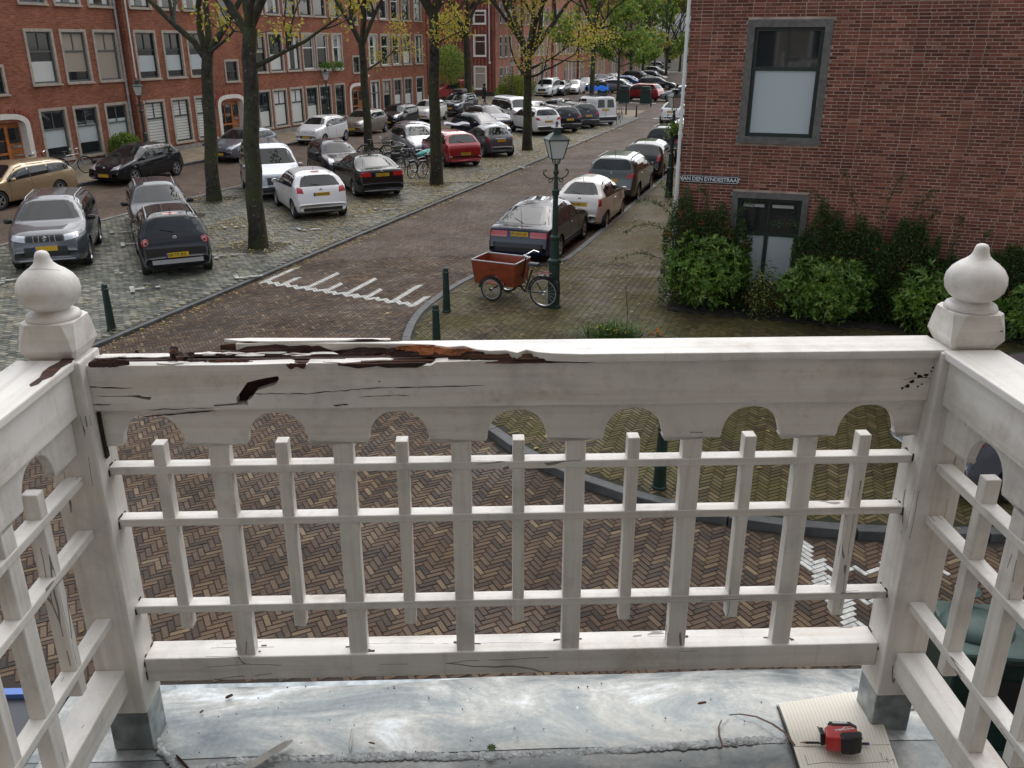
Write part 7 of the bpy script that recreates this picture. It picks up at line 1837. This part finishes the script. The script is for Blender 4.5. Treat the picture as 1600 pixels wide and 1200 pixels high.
def side_panel(y_t, y_b):
    arch = [(LT+.29*cos(a), .26+.31*sin(a)) for a in [PI*(.08+.105*k) for k in range(9)]]
    pts = [(bx1-.0, zb0)]+[p for p in arch if p[1] > zb0-.02]+[(bx0, zb0), (bx0-.04, zt0), (bx1+.04, zt0)]
    return [(x, y_b+(y_t-y_b)*(z-zb0)/(zt0-zb0), z) for x, z in pts]
bp = slab('side_panel', side_panel(yo2, yi2), m_box); link('lettering', text_mesh('bakfiets', .055, mat('faded_print', (.08, .02, .01), .5)), bp, loc=((bx0+bx1)/2, yo2+.008, .70), rot=(PI/2, 0, PI))
bp2 = slab('side_panel', side_panel(yo1, yi1)[::-1], m_box)
slab('end_panel', [(bx1, yi1, zb0), (bx1, yi2, zb0), (bx1+.04, yo2, zt0), (bx1+.04, yo1, zt0)], m_box)
slab('end_panel', [(bx0, yi2, zb0), (bx0, yi1, zb0), (bx0-.04, yo1, zt0), (bx0-.04, yo2, zt0)], m_box)
slab('box_floor', [(bx0, yi1, zb0), (bx1, yi1, zb0), (bx1, yi2, zb0), (bx0, yi2, zb0)], m_box)
mb = MB(); cs = [(bx0-.045, yo1-.01, zt0+.005), (bx1+.05, yo1-.01, zt0+.005), (bx1+.05, yo2+.01, zt0+.005), (bx0-.045, yo2+.01, zt0+.005)]
for i in range(4): mb.bar(cs[i], cs[(i+1) % 4], .03, .02)
mb.build('box_rim', m_silverp, tr)
mb = MB()
for a, b, r_ in (((0, 0, .33), (.46, -.05, .30), .018), ((.46, -.05, .30), (bx0-.0, yc, .30), .028), ((bx0, yc, .30), (LT, yc, .26), .028), ((LT, yc-.42, .26), (LT, yc+.42, .26), .018), ((.46, -.05, .30), (.28, -.03, .80), .02), ((.28, -.03, .66), (0, 0, .33), .014), ((.40, -.04, .46), (bx0-.03, yc, .56), .02), ((bx0-.05, yc, .5), (bx0-.12, yc, .95), .018)): mb.tube([a, b], r_, 7)
mb.build('frame', m_bb, tr)
mb = MB(); mb.tube([(bx0-.10, yc, .93), (bx0-.12, yc, 1.0)], .014, 6); mb.tube([(bx0-.30, yc-.28, 1.02), (bx0-.18, yc-.26, 1.05), (bx0-.11, yc-.12, 1.0), (bx0-.11, yc+.12, 1.0), (bx0-.18, yc+.26, 1.05), (bx0-.30, yc+.28, 1.02)], .014, 7); mb.build('handlebar', m_chrome, tr)
mb = MB(); mb.tube([(.28, -.03, .80), (.26, -.03, .90)], .013, 6); mb.build('seat_post', m_chrome, tr)
mb = MB(); mb.box((.25, -.03, .92), (.28, .18, .06), taper=.75); mb.build('saddle', m_black, tr, bevel=.025)
mb = MB(); mb.box((-.06, 0, .70), (.34, .14, .02)); mb.tube([(-.2, .05, .70), (0, .05, .33)], .008, 4); mb.build('rear_rack', m_black, tr)
mb = MB(); mb.lathe([(.09, -.008), (.09, .008)], 16, (.46, .02, .30), 'Y'); mb.bar((.46, .05, .30), (.56, .08, .18), .02, .02); mb.build('crankset', m_alloy, tr)
fl = thing('flower_garland', 'faded pink flower garland on the rear rack of the cargo tricycle', 'garland', rw_+Vector((0, 0, .74)))
mb = MB(); rd = random.Random(4)
for k in range(20): mb.lathe([(0, -.02), (.028, 0), (0, .02)], 6, (rd.gauss(0, .09), rd.gauss(0, .06), rd.gauss(.02, .03)))
tag(mb.build('flowers', mat('faded_pink', (.4, .16, .17), .6), fl), kind='stuff')
# ------------------------------------------------------------------ blue edged box under the left railing
sb = balc_root('shop_sign_box'); p = (-1.62, 2.35)
tag(sb, 'dark shop sign box with a bright blue top edge below the left side railing', 'sign box')
mb = MB(); a, b = gl(20, 1082, 3.1), gl(118, 1082, 3.1)
mb.box(((a[0]+b[0])/2-.12, a[1]-.25, 2.6), (.62, .5, .98)); mb.build('box', mat('sign_dark', (.035, .04, .05), .4), sb)
mb = MB(); mb.box(((a[0]+b[0])/2-.12, a[1]-.006, 3.10), (.64, .035, .022)); mb.build('edge', mat('sign_edge_blue', (.10, .20, .55), .4), sb)
# ------------------------------------------------------------------ people
def person(loc, rz, label, coat, legs, hood=True, bag=True, stride=.16):
    t = thing('person', label, 'person', loc, rz)
    J = dict(pel=(0, 0, .93), ch=(0, 0, 1.18), sh=(0, 0, 1.40), nk=(0, .02, 1.50), hd=(0, .04, 1.62), lh=(-.09, 0, .88), lk=(-.10, .10, .50), la=(-.10, stride, .08), lt=(-.10, stride+.16, .03), rh=(.09, 0, .88), rk=(.10, .02, .49), ra=(.10, -stride, .11), rt=(.10, -stride+.15, .03),
        ls=(-.18, 0, 1.38), le=(-.24, -.06, 1.12), lw=(-.25, .06, .88), lf=(-.25, .09, .79), rs=(.18, 0, 1.38), re=(.24, -.02, 1.12), rw=(.25, .08, .88), rf=(.25, .10, .79))
    E_ = [('pel', 'ch'), ('ch', 'sh'), ('sh', 'nk'), ('nk', 'hd'), ('pel', 'lh'), ('lh', 'lk'), ('lk', 'la'), ('la', 'lt'), ('pel', 'rh'), ('rh', 'rk'), ('rk', 'ra'), ('ra', 'rt'), ('sh', 'ls'), ('ls', 'le'), ('le', 'lw'), ('lw', 'lf'), ('sh', 'rs'), ('rs', 're'), ('re', 'rw'), ('rw', 'rf')]
    RD = dict(pel=.15, ch=.16, sh=.13, nk=.06, hd=.105, lh=.10, lk=.065, la=.045, lt=.04, rh=.10, rk=.065, ra=.045, rt=.04, ls=.075, le=.05, lw=.035, lf=.035, rs=.075, re=.05, rw=.035, rf=.035)
    ks = list(J); me = bpy.data.meshes.new('body'); me.from_pydata([J[k] for k in ks], [(ks.index(a), ks.index(b)) for a, b in E_], [])
    o = link('body', me, t); sk = o.modifiers.new('skin', 'SKIN')
    for k, v in zip(ks, me.skin_vertices[0].data): v.radius = (RD[k], RD[k]*.85); v.use_root = (k == 'pel')
    sb_ = o.modifiers.new('sub', 'SUBSURF'); sb_.levels = 2; sb_.render_levels = 2; me.materials.append(legs)
    mb = MB(); mb.lathe([(.22, .78), (.215, .95), (.20, 1.15), (.21, 1.32), (.14, 1.44), (.07, 1.48)], 16); mb.v = [(x, y*.75, z) for x, y, z in mb.v]; mb.build('coat', coat, t, smooth=True)
    mb = MB()
    for s in (-1, 1): mb.tube([(s*.16, 0, 1.40), (s*.245, -.04, 1.12), (s*.255, .07, .86)], [.085, .07, .055], 10)
    mb.build('sleeves', coat, t, smooth=True)
    mb = MB(); mb.lathe([(.06, -.13), (.115, -.06), (.125, .02), (.10, .10), (.001, .13)], 12, (0, .01, 1.64)); mb.build('hood' if hood else 'hair', coat if hood else m_black, t, smooth=True)
    if bag: mb = MB(); mb.box((-.28, .1, .58), (.12, .34, .28)); mb.tube([(-.27, .02, .72), (-.255, .09, .82), (-.27, .18, .72)], .008, 4); mb.build('bag', m_black, t, bevel=.02) if False else mb.build('carried_bag', m_black, t, bevel=.01)
    return t
m_coat = mat('coat_dark', (.02, .02, .024), .8); m_jean = mat('jeans', (.035, .04, .055), .8)
person(gp(757, 163, .1), R(-60), 'person in a dark hooded coat walking with a bag, before the ribbed end house', m_coat, m_jean)
person(gp(1057, 163, .0), R(30), 'person in a dark blue jacket beside the silver hatchback at the wall edge', mat('jacket_blue', (.02, .03, .08), .7), m_jean, False, False, .05)
# traffic plate posts far away
for (u, v, lb) in ((1013, 140, 'thin grey lamp mast in the far car park'), (724, 150, 'small red and white traffic sign on the ribbed wall')):
    if u > 1000:
        t = thing('lamp_mast', lb, 'street lamp', gp(1038, 112)); mb = MB(); mb.tube([(0, 0, 0), (0, 0, 6.2), (1.0, 0, 6.5)], .08, 6); mb.build('mast', m_zincpipe, t); mb = MB(); mb.box((1.3, 0, 6.5), (.8, .25, .12)); mb.build('lamp_head', m_zincpipe, t)
    else:
        t = thing('traffic_sign', lb, 'traffic sign', W(86.9, 36.4, 0), -SA)
        mb = MB(); mb.tube([(0, 0, 0), (0, 0, 3.0)], .035, 6); mb.build('pole', m_zincpipe, t)
        mb = MB(); mb.lathe([(.001, -.03), (.30, -.03), (.30, 0)], 18, (0, -.02, 2.7), 'Y'); s1 = mb.build('disc', mat('sign_red', (.5, .02, .02), .4), t); mb = MB(); mb.lathe([(.001, -.035), (.2, -.035)], 18, (0, -.02, 2.7), 'Y'); mb.build('inner_disc', m_white_fr, s1)
        mb = MB(); mb.lathe([(.001, -.03), (.30, -.03), (.30, 0)], 18, (0, -.02, 2.0), 'Y'); mb.build('disc', MC['sign_red'], t)
